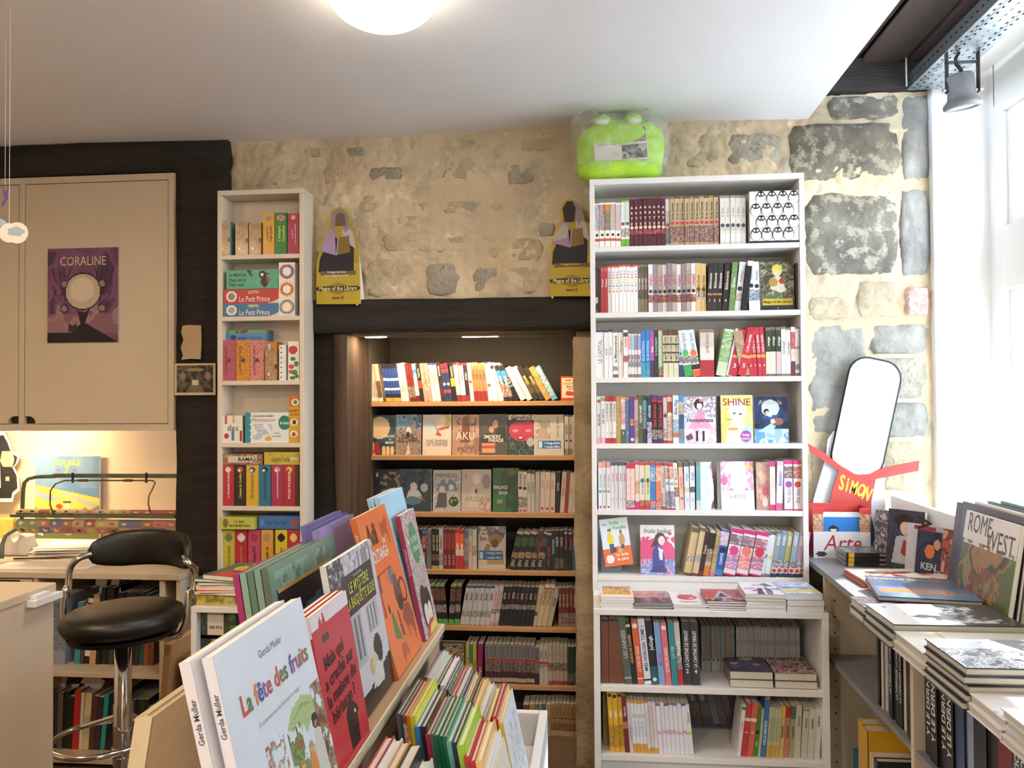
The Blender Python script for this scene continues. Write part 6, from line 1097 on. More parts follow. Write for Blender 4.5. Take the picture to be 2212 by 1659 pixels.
comic_stack(3, 1528, 1612, 1300, 4, .008, '5a4a4c', art('a84448', ('n', 0, 0, 1, .35, '2c2c34.4a3038.a84448.c8b0b0', 5), ('p', [(.25, .3), (.5, .9), (.75, .3)], 'b8a8a8'), ('p', [(.36, .34), (.5, .7), (.64, .34)], '5a2c34'), ('e', .2, .16, .05, .06, 'd8a838'), ('t', 'L’ATTAQUE', .55, .25, .13, 'd8d0d0', {'fit': .6}), n=(34, 44)), 'red and dark volume')
comic_stack(4, 1612, 1699, 1284, 5, .004, 'd0d0d6', art('dcdce4', ('p', [(.3, 0), (.4, .5), (.5, .5), (.5, 0)], '3a3a48'), ('p', [(.55, 0), (.6, .6), (.75, .4), (.7, 0)], '4a4a58'), ('p', [(.3, .75), (.7, .95), (.85, .7), (.5, .6)], '3a3a48'), ('e', .5, .72, .12, .1, 'c8c8d8'), ('p', [(.2, .3), (.4, .42), (.3, .2)], '8a4aa0'), ('t', 'CITY HUNTER', .5, .45, .17, '3a3458', {'fit': .9}), n=(34, 44)), 'white volume with purple lettering')
comic_stack(5, 1700, 1781, 1284, 3, -.0, 'c8ccd4', art('c0ccd8', ('n', 0, 0, 1, 1, 'c0ccd8.8aa0c0.d8e0e8', 4), ('r', 0, .14, 1, .32, 'd8c450'), ('t', 'BLUE GIANT', .5, .5, .2, '34588c', {'fit': .8}), n=(34, 44)), 'blue-white volume with yellow band')
# lower bookcase
L1 = 'upper lower-bookcase shelf'; L2 = 'bottom lower-bookcase shelf'; z1, z2 = zl[0]+.0003, zl[1]+.0003; YL = LY+.02
tall = 'tall paperback'
row(YL, z1, [(2, 15, 138, 0, '6b3b24,b:2a1a12:.95:.99', 'brown leather-like', ''), (1, 16, 138, -5, '6b3b24,b:2a1a12:.95:.99', 'brown tilted leather-like', ''), (1, 15, 139, -6, '50574f,t:a8aea4:.3:.9,b:a8aea4:.08:.1', 'grey-green tilted', 'LES ANNÉES'), (1, 10, 134, -7, '131316,t:c8a868:.3:.8,b:d8d0c0:.9:.94', 'thin black tilted', 'GUIDE DE CHASSE'), (1, 13, 133, -6, 'c45a34,t:e8cfc0:.2:.6,D:ecdccf:.92,b:e0c0b0:.08:.1', 'orange tilted', 'LE TIGRE DES NEIGES'), (1, 14, 139, -6, 'd4dae8,t:2a3040:.2:.9,b:2a3040:.05:.08', 'pale blue-white tilted', 'MISS HOKUSAI TOME 1'), (1, 14, 136, -6, '181a1e,f:1c5a64:.28,t:e4e4e4:.4:.9,d:e0e0e0:.08', 'black teal-footed', 'JuGogh'), (1, 13, 132, -5, '7d9fd0,t:c05a78:.2:.6', 'cornflower blue', 'MAYA'), (1, 12, 132, -5, 'd86a78,t:f0dce0:.2:.6,D:f0e0e0:.92', 'rose pink', 'LE TIGRE DES NEIGES'), (1, 12, 131, -4, '2f8288,t:a8d0d0:.25:.8', 'teal', 'LA VIE'), (1, 11, 133, -4, 'c8c0bc,f:b02c2c:.25,a:2c2c30.c8c0bc.8aa0a8:.25:.65', 'white red-footed', 'Bluebahn'), (2, 16, 134, -2, '2e2d33,t:d8d4d0:.28:.86,b:2a2a30:.1:.12', 'dark slate', 'LA CANTINE DE MINUIT', {'num': '24'})], 1294, 1508, L1, 'from the niche side', tall, .17, 'tall paperbacks in the lower bookcase')
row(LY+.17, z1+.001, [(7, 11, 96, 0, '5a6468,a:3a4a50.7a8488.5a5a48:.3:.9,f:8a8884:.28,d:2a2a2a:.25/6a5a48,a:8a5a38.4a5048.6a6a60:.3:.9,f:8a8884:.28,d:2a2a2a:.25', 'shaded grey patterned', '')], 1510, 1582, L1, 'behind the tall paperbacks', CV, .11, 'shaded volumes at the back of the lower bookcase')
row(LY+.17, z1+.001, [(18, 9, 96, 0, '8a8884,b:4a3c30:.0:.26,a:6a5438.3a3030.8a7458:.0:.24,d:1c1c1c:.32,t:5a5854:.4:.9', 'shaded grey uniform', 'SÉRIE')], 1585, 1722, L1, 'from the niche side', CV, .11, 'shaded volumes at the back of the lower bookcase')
def bigflat(x0, x1, y0, ytop, n, lb, top, Yk, dz, page='c8c2b4', col='6a6460'):
    X0, X1 = P(x0, 1480, Yk).x, P(x1, 1480, Yk).x; h = dz/n
    for i in range(n):
        M = T(X0, Yk+.003*i, zl[0]+.0004+h*i+h/2) @ Rz((i-1)*1.2) @ FLAT
        book('comic_volume', uniq(f'{lb}, {"upper" if i == n-1 else "lower"} of its pair in the lower bookcase'), 'book', 'flat volumes in the lower bookcase', M, h*.95, X1-X0, .19, col, cover=top if i == n-1 else None, page=page, m=GLOSSY)
bigflat(1577, 1670, 0, 0, 2, 'thick volume with purple night cover', art('3a3050', ('n', 0, 0, 1, 1, '3a3050.2c2640.4a3a5c', 3), ('e', .55, .75, .16, .12, 'b8b0a8'), ('e', .4, .5, .3, .14, '3a4a80'), ('e', .2, .45, .1, .07, 'c8b8b0'), ('e', .72, .4, .1, .08, 'b0a4a0'), ('e', .2, .28, .12, .06, 'a04a5a'), n=(30, 40)), YL, .052)
bigflat(1674, 1765, 0, 0, 2, 'thick wrapped volume with red and white cover', art('7a5458', ('n', 0, 0, 1, 1, '4a2c34.c8b4b8.a83a44.8a7478.d8c8cc.3a2a30', 5), n=(30, 40)), YL, .05)
row(YL+.05, z2+.001, [(1, 12, 128, 0, '8a6a24,t:3a2c14:.6:.95,a:8a6a24.6a5020:.1:.5', 'dim ochre', 'K&H')], 1297, 1310, L2, '', CV, .12, 'comic volumes, '+L2)
row(YL, z2, [(3, 13, 135, -3, 'd2a023,t:f4ecd0:.46:.72,D:2a2018:.88,a:8a6a20.d2a023:.08:.42', 'golden yellow', 'K&H'), (1, 12, 118, -4, '6b1d2c,t:e8c8c0:.55:.9,a:c8a040.3a4880.6b1d2c:.42:.54', 'dark red yellow-figured', 'Blanche'), (1, 10, 112, -4, 'd0c8d0,c:c09040:.06,t:b03a48:.1:.6', 'white red-lettered', 'un peu de plus'), (4, 9, 110, -4, 'd4dae0,c:c89038:.06,f:c89440:.17,t:5a6474:.5:.9,a:c8d0dc.a8b8d0.d4dae0:.3:.6', 'white amber-footed', 'Chi'), (3, 9.5, 107, -4, 'd0ccd8,a:d8c8a8.b0c8d8.d8b8a8.d0ccd8:.25:.9,f:c8943c:.1,t:8a88a8:.6:.95', 'white pastel-spotted', ''), (7, 11, 106, -4, 'd8d6e0,a:b06a78.d8d6e0.d8d6e0:.38:.46,c:8a5a90:.05/d8d6e0,a:b06a78.d8d6e0.d8d6e0:.38:.46,c:d8d6e0:.05/d8d6e0,a:b06a78.d8d6e0:.38:.46,c:3a5aa0:.05/d8d6e0,a:b06a78.d8d6e0:.38:.46,c:b85a58:.05', 'lilac-white bird-marked', ''), (1, 12, 105, -5, 'd8d8d4,t:a83838:.5:.95,D:a8c048:.42', 'white green-spotted', 'Tout un')], 1312, 1492, L2, 'from the niche side', CV, .12, 'comic volumes, '+L2)
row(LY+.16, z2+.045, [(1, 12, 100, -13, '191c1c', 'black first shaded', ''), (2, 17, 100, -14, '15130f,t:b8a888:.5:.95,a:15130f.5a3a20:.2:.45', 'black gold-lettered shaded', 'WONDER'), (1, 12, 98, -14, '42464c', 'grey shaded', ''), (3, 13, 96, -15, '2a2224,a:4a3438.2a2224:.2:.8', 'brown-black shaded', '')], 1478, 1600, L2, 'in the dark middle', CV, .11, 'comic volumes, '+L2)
row(YL, z2, [(1, 9, 108, 7, 'd4d0cc,t:b83a40:.3:.9,b:3a8a50:.9:.97', 'white tilted red-lettered', 'La Fille'), (1, 14, 112, 7, 'b23a3a,b:d8c8c0:.66:.72,t:e8d4cc:.3:.6', 'brick red', 'ii'), (1, 14, 111, 7, 'c6604c,b:e0d0c4:.66:.72,t:e8d4cc:.3:.6', 'salmon red', 'ii'), (1, 12, 104, 6, '4a7a34,D:20241c:.48,t:c8d4b0:.1:.4', 'grass green', 'noir'), (1, 6, 100, 6, 'b8b08a', 'thin straw', ''), (1, 12, 128, 5, '3a6a9a,c:c86a3c:.05,t:d0dce8:.2:.6', 'tall blue', 'FOLLE BERGÈRE'), (4, 7, 104, 5, 'b8b490,f:c09a48:.25,a:a8a480.8a9a88.b8b490:.3:.8', 'thin pale olive', ''), (1, 12, 105, 4, 'c8a868,t:3a3028:.3:.7,c:d8b050:.2', 'tan black-lettered', 'mawashi'), (1, 12, 105, 4, 'b87858,c:a82c30:.22,t:3a2c28:.3:.7', 'terracotta', 'mawashi'), (1, 12, 108, 4, '9a9878,c:4a6a48:.25,t:34382c:.3:.7', 'grey-green', 'mawashi'), (1, 15, 108, 3, 'bcb8a8,t:6a6848:.5:.9', 'grey-cream', 'mamo'), (1, 14, 106, 4, 'bcb8a8,t:6a6848:.5:.9,b:8a8468:.94:.98', 'grey-cream olive-capped', 'mamo'), (1, 14, 104, 4, 'c4c0b4,t:4a4840:.5:.9', 'pale grey-cream', 'mamo'), (1, 16, 104, 4, 'c8c4b8,t:5a5438:.6:.9', 'thick pale grey-cream', 'mamo')], 1583, 1762, L2, 'from the dark middle', CV, .12, 'comic volumes, '+L2)

# ================================================================== NICHE ROWS
PB = 'paperback'; YN = AY+.012
def nr(i, x0, x1, runs, where, end='from the brown post', Y=YN, d=.12, m=None): row(Y, za[i]+.0004, runs, x0, x1, where, end, PB, d, 'paperbacks, '+where, m=m)
w1 = 'top niche shelf'
nr(0, 800, 1008, [(2, 10, 84, -8, 'e4cdb0,b:e8e0d4:.06:.14,a:c89080.8a9ab8.e4cdb0:.1:.55', 'warm cream', ''), (1, 9, 84, -8, 'd8c4a8,a:3a3428.8a7a58.5a4a38:.1:.55', 'cream dark-figured', ''), (1, 7, 84, -8, '584038,a:584038.8a7868:.1:.7', 'brown thin', ''), (5, 7, 84, -8, '2c4a90,c:1c1c24:.12,f:c89a38:.1,b:d8dce8:.55:.62,b:d8dce8:.3:.36,b:1c2440:.1:.2', 'navy white-barred', ''), (2, 9, 85, -8, 'e8e0d4,t:b0a098:.4:.9,a:a89088.e8e0d4:.25:.4', 'white volume-numbered', '', {'num': None} if 0 else {}), (2, 8, 84, -8, '6a1a1c,a:8a2420.3a1414.a83a34:.4:.95,a:a89888.3a2c28:.1:.4', 'dark red and grey', ''), (1, 9, 84, -8, 'e0d8cc,b:4a88b8:.7:.85,b:6a1c24:0:.15', 'white sky-banded', 'VERSAILLES'), (1, 9, 84, -8, '241c1c,b:c84030:.35:.55,t:e8dccc:.6:.9', 'black orange-banded', 'TOKYO'), (2, 9, 84, -8, 'c89080,a:d85a48.e8c8a0.b04038.e8d8c0:.3:.95', 'orange-red illustrated', ''), (2, 10, 85, -8, 'ecdcd0,c:3a4890:.05,a:d89088.ecdcd0:.45:.8', 'white rose-tinted', ''), (1, 8, 86, -8, '2c2020,t:e0ccc0:.6:.95,a:5a3038.2c2020:.1:.5', 'black tall', 'BASTARD'), (2, 9, 84, -8, '24365a,c:8a2838:.12,b:a83a48:.75:.85,b:c04038:.22:.3,D:b0c0d8:.45', 'blue red-banded', ''), (1, 10, 84, -7, '1c1814,b:d8a030:.38:.6,t:e0c8a8:.62:.9', 'black gold-figured', 'GANGSTA'), (1, 10, 84, -7, 'd8c8bc,c:a82c30:.06,f:7a2430:.16', 'pale beige wine-footed', ''), (1, 11, 84, -6, 'f0e8e0,c:a82c30:.06,f:8a2838:.16,t:3a3030:.5:.85', 'white wine-footed', 'LastOrder')], w1)
nr(0, 1008, 1088, [(1, 9, 84, -6, '2a2020,c:a82c30:.06,f:7a2434:.16,t:e8d8cc:.4:.9', 'black wine-footed', 'NORA'), (1, 9, 84, -6, 'ecdcc8,D:a83a34:.5', 'white single-dotted', ''), (4, 8, 84, -6, 'a87a50,f:8a2428:.26,t:4a2c1c:.45:.92,c:c89c68:.08', 'tan crimson-footed', 'CRIMSON'), (1, 11, 85, -6, 'ece4d8,c:3a4890:.04,D:b85040:.4', 'white navy-topped', ''), (2, 12, 84, -6, 'f0e6d6,t:c8b8a0:.3:.7,D:3a3434:.88', 'ivory', '12')], w1, 'from the brown post, under the strip light')
nr(0, 1089, 1206, [(2, 10, 80, -16, '1c1a1a,b:3a88c0:.55:.85,a:d8c8b8.8a3038.2a2828:.1:.5', 'black blue-lettered tilted', 'BELLE'), (1, 12, 77, -24, '15130f,b:4aa0c0:.4:.46,t:d8ccb8:.5:.9', 'black gold-lettered tilted', 'MAX ZERO'), (2, 12, 80, -26, 'e8e0d4,a:d8d8d0.8ab0c8.e8e0d4:.2:.6', 'white steeply tilted', ''), (2, 11, 80, -27, '2a241c,t:e8c868:.4:.8,a:6a5a38.2a241c:.2:.6', 'brown-black steeply tilted', 'GAME'), (1, 12, 80, -28, 'c88a40,a:c89a58.8a5a30.e0b060:.2:.9', 'amber steeply tilted', ''), (1, 12, 81, -28, '5aa0c0,a:3a88b0.a8d0dc.e0d8b8.2a6a80:.1:.95', 'sky-blue steeply tilted', '')], w1, 'on the slope')
def nbox(label, px0, px1, py0, i, fn, d=.05, side='b83a30'):
    a = P(px0, 800, YN+.01); b = P(px1, 800, YN+.01); h_ = P(px0, py0, YN+.01).z-za[i]
    mb = MB().box((0, 0, 0), (b.x-a.x, d, h_), side); fn(mb, T(0, -.0004, 0) @ Rx(90), b.x-a.x, h_)
    tag(build('card_game_box', mb, PRINT, M=T(a.x, YN+.01, za[i]+.0004)), uniq(label), 'box')
nbox('cream red-edged card game tin at the stone end of the niche', 1211, 1243, 813, 0, art('e8c8a0', ('r', 0, 0, .06, 1, 'b8302c'), ('r', 0, .93, 1, 1, 'b8302c'), ('r', 0, 0, 1, .12, 'b8302c'), ('p', [(.3, .22), (.9, .2), (.9, .36), (.4, .4)], 'b8382c'), ('t', 'GAMES', .5, .84, .14, '8a5a30'), ('t', 'DRAGON', .52, .7, .2, 'e08830', {'fit': .8}), ('t', 'BALL', .62, .58, .22, '2c50a0', {'fit': .5}), ('t', 'DEATH', .66, .47, .12, '3a2c28', {'fit': .4}), n=(28, 44)))
YF = AY+.03; ncg = 'covers in the lit niche'
def nf(i, x0, x1, top, label, fn, lean=5, dy=0, **k): faceout('paperback', label, ncg, YF+dy, x0, x1, top, za[i], fn, lean=lean, th=.014, **k)
nf(1, 800, 853, 897, 'dark blue PRINCESS OF MANA cover in clear wrap, second niche shelf', art('2a3c48', ('n', 0, .3, 1, 1, '2a3c48.3a4c54.50504a', 3), ('e', .35, .68, .42, .28, 'c8b08c'), ('p', [(0, 0), (0, .35), (.15, .3), (.2, 0)], 'c8a85a'), ('p', [(.12, .05), (.14, .3), (.3, .32), (.42, .05)], '9c2c28'), *[('e', .54+.17*k, .1, .08, .13, 'd8b878') for k in range(3)], ('t', 'PRINCESS', .72, .47, .14, 'd8d8d0', {'fit': .5, 'shear': .2}), ('t', 'of', .78, .39, .1, 'd8d8d0'), ('t', 'MANA', .76, .31, .15, 'e0e0d8', {'shear': .2, 'fit': .34}), n=(36, 50)))
nf(1, 855, 908, 896, 'blue castle cover lettered BLACK CLOVER, second niche shelf', art('5a7a8c', ('n', 0, .6, 1, 1, '5a8aa8.88a8b8.3a5a78', 4), ('n', 0, 0, 1, .62, '8a6a50.b0a090.5a4a48.7a8a90.a8744a', 7), ('p', [(.35, .7), (.45, .85), (.5, .7), (.6, .86), (.66, .7), (.8, .75), (.8, .6), (.3, .6)], '8a7a70'), ('e', .5, .6, .1, .1, 'b8c8c8'), ('e', .48, .5, .08, .08, '2a2420'), ('p', [(.4, .0), (.5, .3), (.6, .02)], 'c8b8c0'), ('t', 'BLACK', .48, .47, .2, '241c1c', {'fit': .52}), ('t', 'CLOVER', .48, .37, .24, '241c1c', {'fit': .8}), n=(40, 56)))
nf(1, 912, 974, 896, 'pale cover lettered THE EMPIRE OF CORPSES, second niche shelf', art('c8beb4', ('e', .25, .72, .22, .18, 'b0bcc0'), ('e', .8, .88, .2, .14, 'c0a860'), ('e', .68, .84, .12, .12, 'd8c8b8'), ('p', [(.45, .5), (.55, .66), (.95, .74), (.85, .54), (.6, .46)], 'a0523c'), ('p', [(.4, .8), (.55, .62), (.5, .55)], '8a8478'), ('p', [(.55, .6), (.75, .4), (.98, .3), (.9, .65)], 'ccbfb0'), ('t', 'THE EMPIRE', .5, .34, .15, '4a3c34', {'fit': .76, 'bold': False}), ('t', 'OF CORPSES', .5, .26, .15, '4a3c34', {'fit': .76, 'bold': False}), ('t', '1', .1, .06, .08, '4a3c34'), n=(40, 56)))
nf(1, 976, 1034.5, 896, 'dusty pink AKU cover with antlered figure, second niche shelf', art('a4806c', ('n', 0, 0, 1, 1, 'a4806c.b0907c.8a6854', 3), ('p', [(.3, .3), (.38, .8), (.5, .92), (.64, .8), (.66, .3)], '6a4030'), ('e', .48, .86, .12, .1, '7a4a34'), ('p', [(.05, .95), (.2, .8), (.38, .75), (.2, .76)], '5a3828'), ('p', [(.95, .95), (.8, .78), (.6, .75), (.8, .73)], '5a3828'), ('p', [(.85, .95), (.8, .4), (.83, .4), (.88, .92)], '4a3024'), ('n', .2, .05, .8, .2, '8a6854.6a5038.a4806c', 9), ('t', 'AKU', .5, .48, .4, 'd8d0c4', {'fit': .7, 'bold': False}), n=(40, 56)))
nf(1, 1036, 1096, 895, "charcoal SMOKIN' PARADE cover, second niche shelf", art('4c4842', ('e', .5, .75, .16, .12, '6a4030'), ('e', .42, .66, .13, .12, '6a3c30'), ('e', .42, .62, .09, .08, 'b8907c'), ('e', .62, .86, .2, .12, '3c4448'), ('e', .56, .76, .1, .1, 'b89480'), ('p', [(.5, .3), (.6, .66), (.9, .7), (1, .3)], '2c2a2a'), ('p', [(.0, .3), (.1, .5), (.4, .56), (.5, .3)], '34302e'), ('r', .08, .05, .55, .28, 'c89070'), ('r', .08, .16, .55, .24, 'b04a28'), ('t', '1', .12, .87, .13, '1c1a18'), ('t', 'SMOKIN’', .45, .45, .18, 'd8d4cc', {'fit': .62}), ('t', 'PARADE', .58, .36, .18, 'd8d4cc', {'fit': .54}), ('t', 'SMOKIN’', .31, .22, .1, 'c86038', {'fit': .4}), n=(40, 56)))
nf(1, 1097.5, 1156, 896, 'black and green cover with pink round face, GEREKSIZ, second niche shelf', art('2c3430', ('n', 0, 0, 1, .45, '2c4a44.1c1c1c.4a6a5c.202824', 5), ('r', 0, .87, 1, 1, 'c8bcae'), ('e', .2, .83, .12, .08, '241c1c'), ('e', .36, .6, .34, .22, 'b0334e'), ('e', .7, .62, .34, .22, 'b0334e'), ('e', .5, .5, .36, .16, 'b0334e'), ('e', .26, .6, .1, .035, 'd88a90'), ('e', .74, .6, .1, .035, 'd88a90'), ('e', .45, .42, .11, .055, '6a1c28'), ('e', .45, .43, .07, .025, 'e0d0c8'), ('e', .82, .32, .14, .11, 'a8a8a0'), ('t', 'GereKsiZ', .5, .935, .2, '1c1a18', {'fit': .94}), n=(44, 60)), dy=-.003)
nf(1, 1153, 1217.5, 896, 'white ERASED cover with blue sticker, second niche shelf', art('b8b4aa', ('n', .05, .4, .55, .85, 'b8b4aa.8a8070.c8c0b4.a08a78', 5), ('e', .34, .74, .13, .09, '8a8478'), ('p', [(.1, .4), (.2, .66), (.45, .66), (.5, .4)], 'b09a88'), ('r', .12, .16, .9, .36, '2c64a4'), ('r', .15, .18, .27, .34, 'c8d0d8'), *[('t', c, .8, .9-.1*k, .16, '5a5450', {'bold': False}) for k, c in enumerate('ERASED')][:5], ('t', '1 manga acheté', .6, .3, .1, 'e0e8f0', {'fit': .52}), ('t', '=', .6, .26, .07, 'e0e8f0'), ('t', '1 manga offert', .6, .21, .1, 'e0e8f0', {'fit': .52}), n=(40, 56)), dy=-.008)
nr(1, 1219, 1243, [(2, 9, 87, 0, 'b4b0a6,c:3a4a78:.04,t:5a5650:.4:.88,d:2a2a28:.36,a:3a2c28.b4b0a6:.0:.16', 'grey-beige ERASED-lettered', 'ERASED'), (1, 6, 87, 0, 'b4b0a6', 'grey-beige edge', '')], 'second niche shelf', 'beside the stone pier')
nf(2, 800, 864, 1014, 'black cover with number 6 and moonlit figure, third niche shelf', art('24242a', ('e', .72, .6, .42, .34, '8a8078'), ('n', .3, .3, 1, .95, '_._.4a443e.24242a', 6), ('e', .72, .82, .08, .07, '1c1818'), ('p', [(.6, .4), (.62, .74), (.8, .76), (.9, .4)], '3a2c28'), ('t', '6', .2, .88, .2, 'c8c8c8'), n=(36, 48)))
nf(2, 862, 930, 1013, 'dark blue cover with blue-haired figure, third niche shelf', art('20303e', ('n', 0, .5, 1, 1, '20303e.2c4458.161e28', 5), ('e', .42, .66, .2, .16, '24405a'), ('e', .44, .58, .12, .1, 'c8b8b0'), ('p', [(.2, .3), (.3, .5), (.6, .5), (.75, .3)], 'a8b0b4'), ('e', .78, .56, .12, .1, '9aa4a8'), ('e', .4, .25, .3, .1, '4a6a78'), ('p', [(.6, .4), (.9, .2), (.7, .28)], 'a83428'), n=(36, 48)), dy=-.004)
nf(2, 934, 993.5, 1015, 'silvery MEMESIS cover with spiky-haired pair and green sticker', art('a8a8a4', ('n', 0, 0, 1, .8, 'a8a8a4.8a9098.c0bcb4.7a8890', 6), ('p', [(.1, .5), (.25, .7), (.4, .78), (.5, .65), (.6, .8), (.8, .72), (.9, .5)], '6a7888'), ('e', .33, .54, .1, .07, 'd0b8a0'), ('e', .66, .58, .09, .07, 'b8c8d0'), ('p', [(.1, .1), (.2, .45), (.5, .45), (.5, .1)], '4a4a50'), ('e', .75, .24, .17, .12, '26301c'), ('t', 'MEMESIS', .48, .86, .22, '6a2c28', {'fit': .92, 'bold': False}), ('t', '5', .68, .25, .17, 'a8d040'), ('t', 'CaG', .8, .28, .07, 'a8d040'), n=(40, 54)))
nf(2, 995.5, 1059, 1014, 'pale stone ARSLAN cover drawn in thin lines, third niche shelf', art('b0a498', ('p', [(.2, .1), (.35, .6), (.45, .6), (.6, .1)], 'bcb0a4'), ('e', .52, .78, .14, .14, 'c4b8ac'), ('e', .5, .74, .08, .09, 'd0c4b8'), ('e', .85, .72, .14, .18, '8a8078'), ('n', .6, .0, 1, .3, 'b0a498.8a7c70.c0a898', 8), ('e', .5, .48, .04, .05, '4a4038'), ('t', '1', .15, .83, .2, '4a4038', {'bold': False}), ('t', 'ARSLAN', .54, .31, .26, '8a7a5c', {'fit': .86, 'bold': False}), n=(40, 56)))
nf(2, 1063, 1119, 1011, 'green VINLAND SAGA cover, third niche shelf', art('2c5a38', ('n', .3, 0, 1, 1, '2c5a38.244a2c.1f3a28', 3), ('e', .75, .75, .22, .2, '243a20'), ('e', .72, .9, .16, .08, '4a5a2c'), ('r', 0, .0, .5, .38, '2c6440'), ('t', 'VINLAND', .3, .56, .2, 'c8ccc0', {'fit': .56}), ('t', 'SAGA', .4, .44, .18, 'c8ccc0', {'fit': .34}), ('t', '20', .26, .24, .2, 'c89838', {'fit': .26}), n=(32, 44)))
nr(2, 1118, 1154, [(2, 9, 88, 0, 'c0bab0,f:b8a8a0:.08,D:2a2828:.6,a:24201e.c0bab0:.12:.38,t:2a2624:.66:.95,d:b83a34:.05', 'white black-figured', 'DOUBLE'), (2, 8, 88, 0, 'b8b4ac,c:4a4a48:.05,t:5a5650:.3:.9', 'grey-white slim', 'CHIHAYA')], 'third niche shelf')
nr(2, 1154, 1164, [(1, 9, 87, 1, 'a8a098', 'bare grey-backed', '')], 'third niche shelf')
nr(2, 1164, 1243, [(3, 12, 87, 1.5, 'c4b4a8,t:a87068:.5:.88,d:b03430:.1', 'pinkish white', 'TATA'), (1, 11, 86, 2, '1c1a1c,t:b8b0b0:.4:.9', 'black', 'DARK'), (1, 11, 87, 4, 'c8b8ac,t:a83028:.4:.85', 'white red-lettered', 'DEADLY PLAY'), (1, 8, 87, 4, '7a4030,f:a03030:.2', 'red-brown', ''), (2, 10, 86, 4, 'c8bcae,t:8a7a6c:.3:.8', 'pale tilted', 'YUI')], 'third niche shelf', 'from the bare grey one')
w4 = 'fourth niche shelf'
nr(3, 880, 1028, [(2, 10, 86, 0, '1f1f22,t:b8b0a8:.4:.9', 'black first', 'KRADNESS'), (1, 10, 86, 0, '28262a,a:5a3a38.28262a:.2:.8', 'black red-flecked', ''), (1, 9, 86, 0, '2a2226,b:3a78a8:.88:.98,a:c87a70.28202a:.5:.85,t:c8b8b0:.15:.45', 'black blue-capped', 'TANTE'), (1, 11, 86, 0, '6a6a70,a:6a6a70.5a4a50:.3:.9', 'plain grey', ''), (2, 8, 86, 0, '1a1a1c,t:d0c088:.4:.9,a:8a6a58.1a1a1c:.2:.36,f:a89a48:.08', 'black yellow-footed', 'MARY GRAVE'), (1, 9, 87, 0, 'b0b0b8,a:4a4448.a88a80.b0b0b8:.1:.4,t:3a3a40:.42:.9', 'silver', 'KERBEROS'), (3, 8.5, 86, 0, '6a1c22,t:c89890:.1:.36,b:8a3438:.5:.9', 'wine red', 'BACK OUT'), (2, 9, 86, 0, 'a8302c,b:c8b8b0:.34:.5,b:d85a38:.5:.9', 'bright red', 'RED'), (1, 9, 84, 0, '6a5a78,a:8a6a78.5a5080.b0a060:.2:.8,f:b04a38:.1', 'purple patterned', ''), (1, 9, 86, 0, 'b0a898,c:7aa0a0:.15,t:b06048:.3:.8', 'cream teal-capped', 'BECHER'), (1, 9, 86, 0, 'b8b4a8,a:2a3450.c8a850.b8b4a8:.35:.6', 'white gold-figured', '')], w4, 'from the display')
nf(3, 1031, 1090, 1137, 'white and gold IM cover with blue sticker, fourth niche shelf', art('b0a898', ('n', 0, .8, 1, 1, 'b0a898.4a4440.8a8478', 9), ('e', .66, .78, .3, .1, '5a4a78'), ('e', .62, .7, .26, .12, '8a6a3c'), ('e', .6, .6, .14, .1, '5a4430'), ('p', [(.2, .42), (.3, .6), (.45, .56), (.4, .42)], '8a6a48'), ('p', [(.3, .1), (.4, .42), (.9, .42), (.95, .1)], '9c8050'), ('r', .02, .22, .9, .42, '245688'), ('r', .04, .24, .18, .4, 'a8b4bc'), ('t', 'Im', .18, .72, .26, '6a3c58'), ('t', '1 manga acheté', .56, .38, .1, 'c0ccd8', {'fit': .6}), ('t', '=', .56, .32, .08, 'c0ccd8'), ('t', '1 manga offert', .56, .27, .1, 'c0ccd8', {'fit': .6}), n=(40, 56)))
nr(3, 1095, 1168, [(5, 9.5, 82, 14, '1e1a18,c:b8a898:.05,b:3a4a38:.62:.86,a:8a6048.b8a080.1e1a18:.3:.46,t:a8a098:.05:.28', 'black green-banded tilted', 'IJIN')], w4, 'from the gold cover')
nr(3, 1155, 1240, [(1, 12, 84, 4, '5a201e,t:a83c34:.1:.9', 'dark maroon', 'PHANTOM'), (1, 12, 84, 4, '1c2a26,t:4a7060:.2:.9', 'black-green', 'PHANTOM'), (1, 10, 85, 2, '1a1718,t:b83a30:.1:.6,b:a8a098:.9:.96', 'black red-lettered', 'METAL VAMPIRE'), (1, 10, 85, 1, '20242e,t:a8b0c0:.3:.9', 'black pale-lettered', 'MONSTERS'), (2, 10, 86, 0, '1c1a1c,a:7a6a58.1c1a1c:.05:.3,t:c0bab0:.5:.95', 'black beige-footed', 'SABLES'), (2, 10, 86, 0, '1c181a,t:c85878:.5:.85,D:a8a098:.93', 'black pink-lettered', 'Dimension'), (1, 6, 84, 0, '2a5a78', 'blue edge', '')], w4, 'toward the stone pier')
w5 = 'fifth niche shelf'
nr(4, 912, 990, [(5, 9, 86, -5, '1c1c1a,c:6a9c50:.05,f:5a9c3c:.14,a:6a3830.2a2624.8a5a50:.6:.9,a:a8a8a4.1c1c1a:.3:.5', 'black green-footed backward-tilted', ''), (2, 10, 86, 4, '1c1c1a,c:6a9c50:.05,f:5a9c3c:.14,a:6a3830.2a2624.8a5a50:.6:.9,a:a8a8a4.1c1c1a:.3:.5', 'black green-footed forward-tilted', '')], w5, 'from the display')
nr(4, 990, 1073, [(6, 10, 86, 10, 'b4b4b4,c:3a4478:.06,t:1c1a1c:.56:.9,a:5a5a5a.b4b4b4.8a8a88:.2:.36', 'light grey BABY-lettered', 'BABY'), (2, 9, 86, 9, 'b8b0b0,t:b05a70:.45:.88,a:2a2428.b8b0b0:.3:.42,f:b88aa0:.1', 'light grey pink-footed', 'EXEGONDE')], w5, 'from the green-footed ones')
